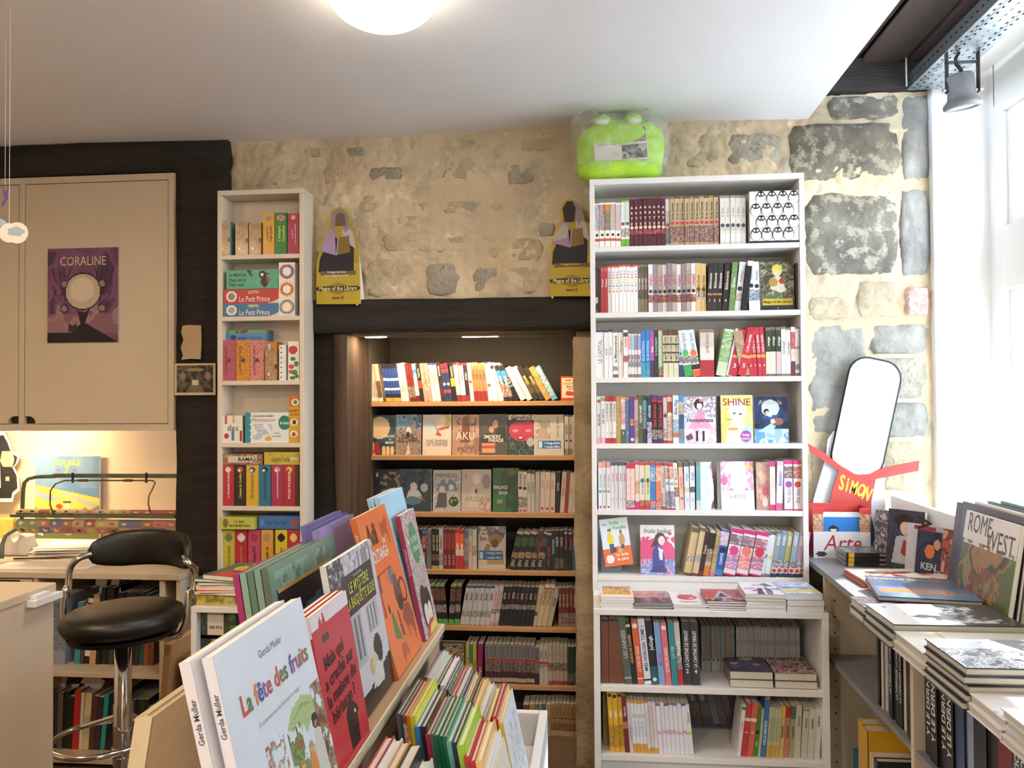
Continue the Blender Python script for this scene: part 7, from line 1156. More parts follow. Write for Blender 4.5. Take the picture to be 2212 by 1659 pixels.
nr(4, 1073, 1158, [(9, 10, 85, 9, '17171a,b:6a6050:.42:.54,a:c8a060.8a4a38.4a7a9a.17171a:.42:.54,t:dcdcdc:.6:.92/17171a,a:4a7aa8.c8a060.17171a:.42:.54,t:d85a40:.6:.92', 'black white-titled', 'GTO')], w5, 'from the light grey ones')
nr(4, 1142, 1188, [(1, 12, 88, 13, 'b4ac98,D:4a4038:.3,a:c8a878.b4ac98.8a7a68:.3:.8', 'cream patterned tilted', ''), (2, 11, 92, 13, 'c0a880,c:d0c0a0:.08,t:2a2420:.5:.86,b:a83c30:.88:.92', 'sand CITY HUNTER', 'CITY HUNTER'), (1, 11, 84, 13, 'a8a294,t:3a3830:.4:.85', 'grey-cream tilted', 'ENNE')], w5, 'from the black ones')
nr(4, 1203, 1242, [(5, 8, 84, 0, '6a2c28,a:3a2c28.8a7a68.b0a090:.12:.36,t:c0a898:.45:.9,f:8a7c68:.1', 'rust white-lettered', 'FIRE FORCE')], w5, 'beside the stone pier')
w6 = 'sixth niche shelf'
nf(5, 948, 1002, 1384, 'sepia cover with a crowd scene, sixth niche shelf', art('3a3430', ('n', .05, .2, .95, .95, '8a7458.5a4838.b0987c.3a2c24', 6), n=(32, 40)), dy=.004)
nr(5, 925, 948, [(2, 9, 84, 0, '7a7478,t:3a3438:.3:.9', 'grey', '')], w6, 'behind the display')
nr(5, 1003, 1038, [(1, 7, 84, 0, 'b0a040,t:3a3420:.3:.9', 'yellow', 'ici'), (1, 8, 83, 0, '1f7a5c,b:b0a040:.3:.5', 'green and gold', ''), (1, 8, 83, 0, 'b89a2c,t:4a3c18:.1:.8', 'gold', 'KONG', {'num': ['1']}), (1, 12, 84, 2, '7a1c50,t:c8a838:.1:.5', 'magenta', 'Ogre', {'num': ['3']})], w6)
nr(5, 1044, 1151, [(12, 8.8, 84, 0, '7a7878,b:3a1c1e:0:.3,b:a03438:.56:.63,a:3a2a28.a88a78.5a4a48.2a3038:.3:.55,t:2c2a2a:.66:.95,b:a89888:.04:.14', 'grey-topped dark red', 'DR NOIR')], w6)
nr(5, 1151, 1161, [(1, 9, 80, 0, '6a6868,b:2a1c1c:0:.3,b:a03438:.56:.63,t:2c2a2a:.66:.95', 'lone grey-topped shorter', 'DR NOIR')], w6)
nr(5, 1161, 1243, [(2, 9.5, 84, 0, 'b0a498,b:a03c38:.52:.58,a:8a5a48.b0a498:.42:.52,t:4a4440:.6:.9', 'beige red-banded', 'TERRE'), (5, 8, 85, 0, 'a89c90,b:4a4030:.35:.55,f:8a3c34:.1,t:9a6058:.6:.9,a:3a3428.a89c90.6a5a40:.35:.55', 'beige brown-banded', 'Iris'), (3, 7, 83, 0, '1c3a2c,a:4a5a38.8a7a58.1c3a2c:.1:.3', 'bottle green', '')], w6, 'toward the stone pier')
w7 = 'lowest niche shelf'
nr(6, 1125, 1185, [(1, 12, 78, 0, '5a3024', 'dark brown', ''), (1, 12, 78, 0, '9a7a2c,t:3a2c18:.3:.9', 'mustard', 'abc'), (3, 7, 80, 0, '5a6a5a/6a7a80/4a5a60', 'grey-green thin', ''), (1, 10, 80, 0, '9a8a70,t:7a4030:.3:.9', 'tan script-lettered', 'Jeune')], w7)
nr(6, 1185, 1243, [(7, 8, 82, 0, '9a8058,b:8a3c2c:.6:.64,a:4a3428.8a5a40.9a8058:.3:.5,f:6a7a38:.16,b:b09a78:.16:.3,t:6a4028:.66:.94', 'tan green-footed', 'KIMURA')], w7, 'toward the stone pier')
# ================================================================== FRONT DISPLAY: ledge with picture books, bin of books
FX = -.396; FZ = .9
fd = thing('book_display', 'white and oak two-sided book display with ledge and browser bin', 'display stand', (0, 0, 0))
board(fd, 'ledge', (-.62, .55, FZ-.018), (FX-.004, 2.15, FZ), OAK_Y)
board(fd, 'ledge_edge', (FX-.004, .55, FZ-.02), (FX, 2.15, FZ+.002), BIRCH)
board(fd, 'ledge_edge', (-.62, 2.1505, FZ-.02), (FX, 2.156, FZ), BIRCH)
board(fd, 'centre_panel', (FX-.03, .55, .25), (FX-.012, 2.14, FZ-.0185), OAK_Y)
bn = MB(); bn_top = .7
board(fd, 'bin_side', (-.140, .6, .3), (-.119, 2.10, bn_top), WHITE_L, .002)
board(fd, 'bin_end', (FX-.011, 2.078, .3), (-.1405, 2.10, bn_top), WHITE_L, .002)
board(fd, 'bin_floor', (FX-.011, .6, .6), (-.1405, 2.077, .618), WHITE_L)
for x in (-.6, -.16):
    for y in (.7, 2.0): board(fd, 'leg', (x, y, 0), (x+.03, y+.03, .42 if x > -.3 else FZ-.019), WHITE_L)
def leaner(name, label, Y0, Y1, X, h, lean, style, cover, lett=None, th=.012, hard=False, n=1, grp='picture books face out on the oak ledge', title=None, m=GLOSSY, z0=FZ, off=0, yaw=0):
    """picture book with its cover to +x, foot on the ledge, leaning back"""
    M = T(X-off, Y0, z0+.0008+th/2*math.sin(math.radians(lean))) @ Rz(yaw) @ Ry(-lean) @ T(-th/2, 0, 0)
    return book(name, uniq(label), 'book', grp, M, th, Y1-Y0, h, style, title, cover=cover, parts=True, lett=lett, hard=hard, m=m, seed=3)
rain = ['c8483c', '6a7a3c', '5a6a70', 'd8803c', '3a5aa0', '8a5a9a', 'b04a5a', '4a8a70']
for k in range(2):
    leaner('picture_book', ('white picture book lettered LA FETE DES FRUITS at the front of the ledge', 'second white fruit picture book close behind the front one')[k], .935-.018*k, 1.228-.018*k, -.385, .30, 13, 'd8d4da,t:5a5a60:.55:.97', art('d5e0ee',
     ('n', .1, 0, .98, .33, 'd5e0ee.8aa070.6a8a50.a8b890.c8b090.d5e0ee', 9), ('p', [(.52, .5), (.6, .56), (.74, .58), (.86, .54), (.9, .48), (.8, .44), (.72, .4), (.7, .46), (.64, .4), (.6, .45), (.56, .42)], 'a8c088'), ('p', [(.56, .5), (.72, .55), (.88, .5), (.72, .53)], '8aa868'),
     ('p', [(0, .1), (0, .36), (.08, .3), (.16, .22), (.24, .08)], 'a8bb88'), ('n', .26, .2, .46, .52, 'd5e0ee.d5e0ee.9ab088.a85a68.d5e0ee', 16), ('n', .5, .2, .66, .48, 'd5e0ee.5a7848.7a9868.8a6a48', 14), ('n', .86, .1, 1, .58, 'd5e0ee.6a7048.9a9078.a84a3c.5a5a3c', 16),
     *fig(.84, .42, .085, '3a2a24', 'a87858', 'c8ccc8'), *fig(.6, .3, .065, 'a88048', 'd8a888', 'b84038'), *fig(.73, .33, .065, 'b89868', 'd8a888', 'd88858'), *fig(.47, .22, .055, '5a3a28', 'c89878', 'c8b040'), n=(110, 110)) if k == 0 else None,
     letters(('t', 'Gerda Muller', .52, .885, .05, '6a6e74', {'bold': False}), ('t', 'La fête des fruits', .53, .745, .125, 'c8483c', {'cols': rain, 'fit': .8}), ('t', 'D’où viennent tous ces fruits que l’on mange ?', .5, .62, .03, '8a8e94', {'bold': False, 'fit': .5})) if k == 0 else None, th=.014, off=.019*k, title='Gerda Muller')
for k in range(3):
    leaner('picture_book', ('red picture book with black title and hedgehog on the ledge', 'second red hedgehog book, directly behind the first', 'third red hedgehog book, at the back of its set')[k], 1.25, 1.442, -.402-.0105*k, .258, 10, 'b8303a,c:dcd6da:.13,t:e8dcdc:.05:.7', art('bb2f3b', ('r', 0, .9, 1, 1, 'dcd8de'), ('p', [(.16, .9), (.22, .97), (.26, .92), (.3, .99), (.36, .9)], 'bb2f3b'), ('r', .2, .8, .38, .85, '3a1c24'),
      ('e', .62, .17, .13, .14, '1c1418'), ('p', [(.48, .04), (.46, .26), (.56, .34), (.66, .32), (.78, .26), (.8, .22), (.72, .2), (.74, .04)], '1c1418'), ('e', .7, .24, .02, .012, 'e8e0e0'), n=(60, 84)) if k == 0 else None,
      letters(('t', 'Mais qui', .42, .69, .16, '241418', {'fit': .7, 'rot': 4}), ('t', 'a craché sur', .5, .58, .16, '241418', {'fit': .86, 'rot': 4}), ('t', 'la maison du', .5, .47, .16, '241418', {'fit': .88, 'rot': 4}), ('t', 'hérisson ?', .47, .36, .16, '241418', {'fit': .74, 'rot': 4})) if k == 0 else None, th=.0095, title='Mais qui a craché sur la maison du hérisson ?' if k == 0 else None)
leaner('picture_book', 'black and white house picture book with yellow-green title', 1.42, 1.712, -.423, .305, 10, 'c8c8cc,t:3a3a3e:.4:.98', art('c4c6cc', ('n', 0, .7, .35, 1, 'c4c6cc.4a4a4c.2a2a2c.8a8c90', 12), ('n', .3, .85, 1, 1, 'b0b2b8.c8cacf.8a8c92', 9), *[('r', .62+.09*k, .88, .66+.09*k, .98, '7a7c82') for k in range(4)], ('r', .22, .62, .92, .88, '201e22'), ('r', .14, .3, .5, .62, 'a8aab0'), *[('r', .16+.085*k, .34, .21+.085*k, .6, '6a6c72') for k in range(4)], ('r', .6, .42, .9, .62, 'b4b6bc'), *[('r', .63+.08*k, .44, .67+.08*k, .6, '7a7c82') for k in range(3)],
      ('p', [(0, 0), (1, 0), (1, .22), (.6, .14), (0, .1)], '1f1d21'), ('e', .74, .3, .1, .1, '1c1a1e'), ('e', .55, .24, .05, .05, 'c8a858'), ('e', .64, .2, .08, .1, 'c8b8a8'), ('r', .2, .32, .27, .42, 'a87858'), ('p', [(.5, .1), (.66, .24), (.8, .2), (.78, .08)], 'd0ccc8'), n=(76, 80)),
      letters(('t', 'LE MYSTÈRE', .56, .79, .1, 'b8c040', {'fit': .46}), ('t', 'DE', .56, .75, .04, 'b8c040'), ('t', 'LA BASQUETTE BLEUE', .57, .70, .1, 'b8c040', {'fit': .64}), ('t', 'Paule Brouillard', .56, .85, .03, 'b8b8a8', {'bold': False})), th=.012, title='La basquette bleue')
leaner('picture_album', 'tall orange album with title, animals and motorcycle riders', 1.712, 1.963, -.415, .355, 15.5, 'd8662a,a:d8662a.7a8a3c.c8502a:.1:.8,t:f0d8b8:.6:.95', art('e07236', ('n', 0, 0, 1, 1, 'e07236.e07236.dc6a30', 3), ('p', [(.02, 0), (.02, 1), (.0, 1), (0, 0)], '7a8a3c'),
      ('p', [(.62, .86), (.66, .9), (.78, .9), (.88, .94), (.9, .9), (.86, .84), (.86, .74), (.83, .74), (.8, .82), (.7, .82), (.66, .74), (.63, .74)], 'a84a26'), ('p', [(.02, .6), (.08, .68), (.16, .62), (.24, .6), (.22, .5), (.14, .5), (.08, .56)], '7a3c2c'), ('p', [(.1, .35), (.13, .52), (.16, .52), (.16, .36)], '8a4028'),
      ('e', .66, .42, .12, .1, '4a2c2c'), ('o', .84, .42, .12, .085, '3a2424', .55), ('e', .58, .55, .07, .06, '5a6a98'), ('e', .66, .52, .08, .07, '9c8038'), ('p', [(.56, .42), (.6, .56), (.72, .54), (.74, .36), (.64, .34)], '6a4030'), ('e', .66, .36, .1, .05, '2c1c1c'),
      ('p', [(.24, .2), (.28, .34), (.34, .36), (.44, .16)], '4a7a34'), ('e', .27, .38, .03, .03, '3a2418'), ('p', [(.46, .18), (.48, .34), (.52, .34), (.54, .16)], '6a3420'), ('p', [(.6, .26), (.7, .34), (.9, .32), (.96, .24), (.92, .14), (.86, .06), (.84, .16), (.72, .2), (.7, .1), (.66, .2)], '8a4228'), ('p', [(.3, .08), (.36, .14), (.5, .13), (.54, .06), (.5, .02), (.46, .08), (.36, .02)], 'a8502c'), n=(80, 116)),
      letters(('t', 'Adi', .34, .86, .27, '241a1c', {'sq': .8}), ('t', 'de', .64, .79, .1, 'e8dccc'), ('t', 'BOUTANGA', .42, .72, .16, 'f0e4d8', {'fit': .56}), ('t', 'Alain Serge Dzotap   Marc Daniau', .4, .61, .035, '7a3018', {'bold': False, 'fit': .6})), th=.012, title='ALAIN SERGE DZOTAP')
for k in range(2): leaner('picture_album', ('plain light blue album behind the orange one', 'second plain light blue album, behind its twin')[k], 1.93-.015*k, 2.17-.015*k, -.425-.014*k, .372, 14, '9cc4d8,t:7a98a8:.3:.9', art('a4cfe4', n=(2, 2)) if k == 0 else None, letters(('t', 'Nos vacances', .55, .85, .08, 'd8e4ea', {'bold': False, 'fit': .3})) if k == 0 else None, th=.012)
leaner('picture_book', 'blossom-patterned picture book with green title medallion, end of ledge', 1.99, 2.145, -.412, .315, 12, 'a02c48,t:d8a8b0:.3:.95', art('c8ccc4', ('n', 0, 0, 1, 1, 'c8ccc4.b85a70.5a8a70.d8d0d0.c07088.4a7a60.d8a0b0.c8ccc4', 14), ('e', .55, .74, .28, .17, '3f8a60'), ('e', .4, .22, .24, .18, '1f1a1e'), ('e', .66, .2, .2, .16, '1f1a1e'), ('e', .42, .16, .14, .09, 'e0ccc0'), ('e', .68, .15, .13, .09, 'e0ccc0'), ('e', .6, .02, .4, .08, 'c03a3c'), ('p', [(.4, 0), (.5, .06), (.9, .08), (1, 0)], 'd8c468'), n=(56, 90)),
      letters(('t', 'les fruits', .54, .78, .2, 'e0ece0', {'fit': .44, 'bold': False}), ('t', 'd’Inhaoud', .55, .7, .2, 'e0ece0', {'fit': .44, 'bold': False})), th=.012, title='les fruits d’Inhaoud')
for k in range(5):
    leaner('picture_album', uniq('green framed castle album, %s of five on the far side' % ORD[k]) if 0 else 'large green framed album with magenta edge, %s of five behind' % ORD[k], 1.335+.0*k, 1.69-.004*k, -.500-.013*k, .318-.003*k, 9, ('5d6a58', '7d9c8c', '5d7a68', '8aa898', 'a02c68')[k], art('6c8a78', ('r', .06, .06, .94, .95, '1c1c20'), ('n', .06, .86, .94, .95, '6c8a78.8aa898.5a7464', 9), ('r', .08, .84, .92, .85, 'b89a48'), ('p', [(.3, .3), (.34, .68), (.8, .74), (.8, .3)], '2a78a0'), ('p', [(.45, .3), (.5, .5), (.62, .68), (.74, .5), (.8, .3)], 'c8b88c'), n=(60, 50)) if k == 0 else None, None, th=.011, hard=True, grp='albums on the far side of the ridge')
for k in range(3): leaner('picture_album', 'lilac album behind the black and white house book, %s of three' % ORD[k], 1.62+.006*k, 1.87, -.508-.014*k, .335+.004*k, 9, ('8a80b0', '5a5a90', '6a64a0')[k], art('9088b8', n=(2, 2)) if k == 0 else None, None, th=.012, hard=True, grp='albums on the far side of the ridge')
# far side: cream books facing the counter
for k in range(3):
    t = book('board_book', uniq('large cream board book leaning on the counter side, %s of three' % ORD[k]), 'book', 'cream board books', T(-.635-.016*k, 1.01+.02*k, .68) @ Rz(0) @ Ry(9) @ T(-.006, 0, 0), .012, .30, .415-.01*k, 'c8b694', hard=True, page='b8a27c', m=MATTE, parts=True)
board(fd, 'rear_rest', (-.72, .55, .66), (-.6205, 2.1, .678), CREAM_L)
board(fd, 'rear_panel', (-.6195, .55, .2), (-.602, 2.1, FZ-.019), CREAM_L)
# bin: three rows of books, spines to the viewer
def binrow(idx, x0, x1, Ya, Yb, za_, zb_, specs, where, l0=6, l1=14, cov_h=.24):
    tot = sum(s[1] for s in specs); x = x0; k = (x1-x0)/tot
    for i, s in enumerate(specs):
        lb, wt, style, dh, dd, hard = s[:6]; cover = s[6] if len(s) > 6 else None
        t = (x-x0)/(x1-x0); Y = Ya+(Yb-Ya)*t; zt = za_+(zb_-za_)*t+dh; lean = -(l0+(l1-l0)*t); th = wt*k*.86
        h = (zt-.6195)/math.cos(math.radians(lean))-.004
        M = T(x+wt*k/2+.012*(1-t)+abs(math.sin(math.radians(lean)))*.0+math.tan(math.radians(-lean))*(.0), Y, .6195) @ T(h*math.sin(math.radians(-lean)), 0, th/2*abs(math.sin(math.radians(lean)))) @ Ry(lean)
        book('hardback_book', uniq(f'{lb} in the {where} of the bin'), 'book', 'hardbacks in the browser bin', M, th, .2+dd, h, style, cover=cover, hard=hard, parts=True, m=PRINT, page='e0dccb', title=s[7] if len(s) > 7 else None)
        x += wt*k
c1 = lambda c, *a: art(c, *a, n=(24, 28)) if a else art(c, n=(1, 1))
R1 = [('blue slim hardback', .8, '2c3f8a', 0, 0, 1, c1('3a4a9a')), ('crimson slim book', .8, 'a02c38', .002, -.01, 1, c1('a83440')), ('pale blue pair of thin books', .7, 'a8c4cc', .004, 0, 1, c1('b0ccd4')), ('white and blue thin book', .8, 'd0d4dc', .004, 0, 1), ('grey-white thin book', .7, 'c8ccd0', .004, 0, 1), ('white-green clothbound book', 1.3, 'b4bcb0,f:8a9088:.8', .0, .0, 1, c1('ccd0c8')), ('silver-grey book', 1.2, '6a7468', -.004, 0, 1, c1('8a948c', ('n', 0, 0, 1, 1, '8a948c.6a7468.4a5048', 6))), ('black and white patterned book', .6, '2a2a2c', .0, 0, 1, c1('d8d8d8', ('n', 0, 0, 1, 1, 'e0e0e0.2a2a2c', 12))), ('tall white book with black figure on its spine', 1.5, 'dcdcde,a:2a2a2e.dcdcde:.86:.96', .0, 0, 1, c1('e4e0e4')), ('navy patterned book', 1.1, '1f3448', -.006, 0, 1, c1('2a78b0', ('n', 0, 0, 1, 1, '2a78b0.3a90a0.2c5a98', 9))), ('blue and gold spotted book', .7, '24506a', -.002, 0, 1, c1('2868a8', ('n', 0, 0, 1, 1, '2868a8.c8b040.2a7a6a', 12))), ('black gold-lettered book', .9, '1c1a1c,a:1c1a1c.c89a48:.7:.95', -.01, 0, 1, c1('b04a28')), ('red-footed white book', 1, 'c04038', -.012, 0, 1, c1('b8c8dc')), ('second red-footed book', .8, 'b83a34', -.014, 0, 1, c1('8a98c0')), ('white tall hardback', .9, 'd8d8dc', -.01, 0, 1, c1('ccc8cc')), ('black book with red edge', 1, '201e22', -.014, 0, 1, c1('5a5a5e')), ('navy book with white covers', 1, '1f2340', -.016, 0, 1, c1('e0e0e0')), ('light orange hardback', 1.1, 'd8a050', -.02, 0, 1, c1('dca858')), ('black-brown book', .8, '2a2824', -.02, 0, 1, c1('3a3632')), ('dark green book with orange cover', 1.0, '38402c', -.022, 0, 1, c1('b8683c')), ('yellow book lettered in black', 1.5, 'd8a43a,t:3a3020:.6:.95', -.022, 0, 1, c1('e0b840', ('n', 0, 0, 1, 1, 'e0b840.e8e0c0.e0b840', 14))), ('second yellow patterned book', .8, 'd0a83c', -.024, 0, 1, c1('d8b848', ('n', 0, 0, 1, 1, 'd8b848.e8e0c0.d8b848', 14))), ('white blue-lettered book', 1.4, 'd0d4dc,t:3a5a90:.5:.98', -.026, 0, 1, c1('dce4ec', ('r', .1, .1, .5, .3, '5a6a80'))), ('pale grey photo-edged book', 1, 'b8b8b4', -.03, 0, 1, c1('5a88b8')), ('straw-coloured book with printed spine', 1.6, 'ccc060,t:6a6430:.4:.95', -.03, 0, 1, c1('5a5048')), ('dark brown-black book', .9, '3a302c', -.036, 0, 1, c1('4a403c')), ('tall bright red book', 1.1, 'b8302c', -.012, 0, 1, c1('c43830')), ('second bright red book', .9, 'a82c28', -.014, 0, 1, c1('d8c8cc')), ('yellow-spined white-covered book', 1.4, 'd8b830,t:6a5a20:.5:.9', -.018, -.01, 1, c1('dfe4ea', ('n', .2, .2, .9, .9, 'dfe4ea.dfe4ea.b8bcb0.dfe4ea', 12)))]
binrow(0, -.392, -.178, 1.80, 1.58, .882, .888, R1, 'rear row', 4, 12)
R2 = [('grey leaning hardback', .8, '5a5a5e', -.0, 0, 1, c1('6a6a6e')), ('dark teal thin book', .7, '1f5450', .0, 0, 1, c1('2a6a64')), ('red white-dotted book with gold pages', .9, 'a83030,a:a83030.e8d8d0:.3:.95', .0, 0, 1, c1('c88a28')), ('gold-edged slim book', .7, 'b8862c', .003, 0, 1, c1('c8922c')), ('bright yellow album', 1.1, 'c8b82c', .004, .01, 1, c1('dfe040')), ('thick sky-blue hardback', 1.3, '3a80c8', -.012, 0, 1, c1('4a98d0')), ('black cloth book with gold specks', 1.2, '1c1c22', -.008, 0, 1, c1('2c2c28', ('n', 0, 0, 1, 1, '2c2c28.2c2c28.8a8038', 10))), ('crimson-spined white book', 1, 'a83048', -.018, 0, 1, c1('d8d8d4')), ('grey-green thin book', .7, '5a6458', -.014, 0, 1, c1('d0c8b8')), ('emerald green book with lettering', 1.1, '0f6a4c,t:a8d0b8:.4:.9', -.014, 0, 1, c1('18805c')), ('second emerald green book', .9, '0f6048', -.012, 0, 1, c1('167454')), ('third emerald green book', .8, '126a50', -.01, 0, 1, c1('1c8060')), ('mint book with red dot', 1.1, '6ab09a,D:b8303c:.75', -.016, 0, 1, c1('ccd4b8')), ('navy book lettered on its spine', 1.0, '1c2844,t:c8b060:.4:.9', -.014, 0, 1, c1('3a3858', ('r', .2, .2, .8, .8, '4a88b8'))), ('lime green square book', 1.5, '98c030', -.016, -.01, 1, c1('a4cc38')), ('red book with white cap shape', 1.1, 'b8323a,b:e8e4e0:.7:.8', -.03, -.02, 1, c1('c03038')), ('second red book with white cap shape', 1.1, 'b02c34,b:e8e4e0:.68:.78', -.034, -.02, 1, c1('bc3038', ('e', .2, .4, .15, .2, 'e8e0e0'))), ('pale orange hardback', 1.4, 'd8b070', -.03, -.02, 1, c1('dcb474')), ('white book with yellow painted shape', 1.2, 'd0d0d0', -.04, -.03, 1, c1('dfe6ea', ('e', .4, .3, .3, .2, 'd8c848'))), ('ivory thin book', .8, 'd8ccb0', -.05, -.03, 1, c1('e4dcc8'))]
binrow(1, -.388, -.17, 1.53, 1.36, .905, .915, R2, 'middle row', 6, 13)
R3 = [('red front-row book', 1, 'b03034', 0, 0, 1, c1('b83840')), ('white front-row book', 1, 'd8dce4', 0, 0, 1, c1('dfe4ea')), ('orange-brown front-row book', 1, 'c88a48', 0, 0, 1, c1('c89454')), ('black front-row book', 1.4, '1c1c20', .0, 0, 1, c1('26262a')), ('second white front-row book', 1.2, 'd8d8dc', -.02, 0, 1, c1('dcdce4')), ('blue front-row book', 1, '2c5c98', -.03, 0, 1, c1('3a6cb0')), ('white glossy front-row book', 1.3, 'd4d4d8', -.03, 0, 1, c1('e0e0e4')), ('green front-row book', 1.2, '3c8a50', -.04, 0, 1, c1('48a060')), ('yellow front-row book', 1.2, 'd8b83c', -.04, 0, 1, c1('e0c448'))]
binrow(2, -.385, -.2, 1.24, 1.14, .90, .90, R3, 'front row', 6, 14)

# ================================================================== WINDOW-SIDE TABLE
TX = .765; TZ = .9; tb = thing('display_table', 'long grey-topped display table with open book compartments by the window', 'table', (0, 0, 0))
build('tabletop', MB().prism([(TX, .5), (1.195, .5), (1.195, 3.26), (TX+.035, 3.26), (TX+.02, 2.7)], -TZ, -TZ+.02, M=Rx(-90) @ Matrix.Scale(1, 4)) if 0 else MB().add([(TX-.02, .5, TZ-.02), (1.145, .5, TZ-.02), (1.145, 3.27, TZ-.02), (TX+.03, 3.27, TZ-.02), (TX-.02, .5, TZ), (1.145, .5, TZ), (1.145, 3.27, TZ), (TX+.03, 3.27, TZ)], [(0, 3, 2, 1), (4, 5, 6, 7), (0, 1, 5, 4), (1, 2, 6, 5), (2, 3, 7, 6), (3, 0, 4, 7)]), GREYSHELF, tb, bevel=.001)
for y in (2.90, 2.13, 1.38, .62):
    dv = board(tb, 'divider', (TX+.028, y, 0), (1.14, y+.02, TZ-.0205), CREAM_L)
    for x in (TX+.06,):
        for z in [.25+.055*k for k in range(11)]: build('peg_hole', MB().lathe([(.0005, 0), (.0035, .0002)], 8, cap=False), BLACKP, dv, M=T(x, y-.0004, z) @ Rx(90))
for y0, y1 in ((2.15, 2.90), (1.40, 2.13), (.64, 1.38)):
    board(tb, 'shelf', (TX+.032, y0+.0005, .60), (1.13, y1-.0005, .617), GREYSHELF); board(tb, 'shelf', (TX+.032, y0+.0005, .08), (1.13, y1-.0005, .1), GREYSHELF)
    board(tb, 'back_panel', (1.131, y0+.0005, .02), (1.14, y1-.0005, TZ-.0205), CREAM_L)
board(tb, 'back_board', (1.1455, .5, .0), (1.163, 3.27, 1.118), WHITE_L, .002)
def sidebooks(y0, y1, z, specs, where, grp, X=TX+.045):
    """upright, spines facing -x (into the room)"""
    tot = sum(s[0]*s[1] for s in specs); k = (y1-y0)/tot; y = y1
    for n, wt, h, style, lb, ti in specs:
        for i in range(n):
            y -= wt*k/2
            M = T(X+random.Random(i).uniform(0, .008), y, z+.0004) @ axes((0, -1, 0), (1, 0, 0), (0, 0, 1))
            book('graphic_album', uniq(f'{lb} album, {ORD[i]} of {NUM[n-1]} alike, {where}' if n > 1 else f'{lb} album, {where}'), 'book', grp, M, wt*k*.95, .2, h, style, ti, hard=True, page='cfc8b8')
            y -= wt*k/2
sidebooks(2.155, 2.46, .617, [(2, 1, .25, '2a2624', 'dark brown', ''), (3, 1, .24, 'b8b4ac,t:3a3838:.2:.8', 'pale grey', ''), (5, 1.3, .25, '1c1c1e,t:c8c8c8:.2:.9', 'black white-lettered', 'LE DERNIER HOMME'), (1, 1, .25, 'c8c4bc', 'off-white', ''), (4, 1.2, .25, '242220', 'plain black', '')], 'far table compartment', 'albums in the table compartments')
sidebooks(1.41, 2.12, .617, [(4, 2.2, .255, '1a1a1c,t:d8d8d8:.15:.95', 'black bold-lettered', 'Y LE DERNIER'), (2, 1.5, .25, '3a4a68', 'slate blue', ''), (1, 1.6, .255, '8a94a8', 'blue-grey', ''), (3, 1.8, .24, '2a2a30', 'charcoal', ''), (1, 3, .25, '7a1f24', 'dark red', ''), (3, 1.8, .25, '35504e', 'dark teal', 'ÉQUATION'), (2, 2, .24, '4a443c', 'brown-grey', ''), (3, 1.8, .25, '1f2022', 'near black', '')], 'second table compartment', 'albums in the table compartments')
sidebooks(.66, 1.34, .617, [(6, 2.4, .25, '3a3c40', 'dark grey', ''), (4, 2.4, .25, '24282c', 'ink black', '')], 'nearest table compartment'.replace('nearest', 'third'), 'albums in the table compartments')
sidebooks(2.155, 2.64, .10, [(2, 2, .40, 'c8961c', 'tall yellow', ''), (1, 1.4, .34, 'c8b8a0,a:c8b8a0.8a5a48.6a7a88:.3:.8', 'pale patterned', ''), (1, 1.2, .34, '1c1c1e', 'lower black', ''), (1, 1.5, .32, '2a6a6c', 'lower teal', ''), (3, 1.5, .31, '2a2a2c', 'lower charcoal', ''), (4, 1.5, .3, '4a5444', 'lower olive', '')], 'bottom of far compartment', 'albums in the table compartments')
# plush toy and blue box in the dark corner
pt_ = thing('plush_toy', 'white-grey plush toy sitting on a blue box in the dark corner', 'soft toy', (.93, 2.70, .345))
PLW = mat('white_grey_plush', 'a8a49c', .95, var=.2, scale=30, bump=.4, bscale=200)
build('body', pillow(.05, .045, .055, (0, 0, .055), .9, 24, 14), PLW, pt_, smooth=True); hd = build('head', pillow(.042, .04, .038, (0, -.005, .14), .9, 24, 14), PLW, pt_, smooth=True)
for s in (-1, 1):
    build('ear', pillow(.014, .01, .014, (s*.033, 0, .175), .9, 14, 8), PLW, pt_, smooth=True); build('paw', pillow(.018, .02, .016, (s*.045, -.035, .03), .9, 14, 8), PLW, pt_, smooth=True)
    build('eye', pillow(.005, .004, .005, (s*.015, -.044, .145), .9, 10, 6), BLACKP, hd, smooth=True)
tag(build('storage_box', MB().box((0, 0, 0), (.17, .2, .24), '2f6a88').box((.03, -.001, .11), (.14, 0, .15), '24566f'), PRINT, M=T(.85, 2.6, .101)), 'blue storage box under the plush toy in the far compartment', 'box')

# stacks along the window-side table
def tstack(lb, x0, x1, y0, y1, ztop, n, cols, top, page='b8b4a8', rz=0, z0=TZ, slope=0):
    h = (ztop-z0)/n
    for i in range(n):
        M = T(x1+.002*((i*7) % 3), y1-.003*((i*5) % 2), z0+.0004+h*i+h/2) @ Rz(rz+((i*37) % 5-2)*.4) @ axes((0, 0, 1), (-1, 0, 0), (0, -1, 0))
        nm = f'{lb}, topmost of its window-table stack' if i == n-1 else f'{lb}, {ORD[i]} from the bottom'
        book('graphic_album', uniq(nm), 'book', 'albums stacked on the window table', M, h*.96, x1-x0, y1-y0, cols, cover=top if i == n-1 else None, page=page, hard=True, m=GLOSSY)
ink = lambda seed, c0='e0e0e2', sc=3: art(c0, ('n', 0, 0, 1, 1, '24262c.24262c.%s.%s.%s' % (c0, c0, c0), sc), ('n', .1, .2, .6, .9, '1c1e24._._.1c1e24', sc*2.2), n=(70, 46))
XL = .703
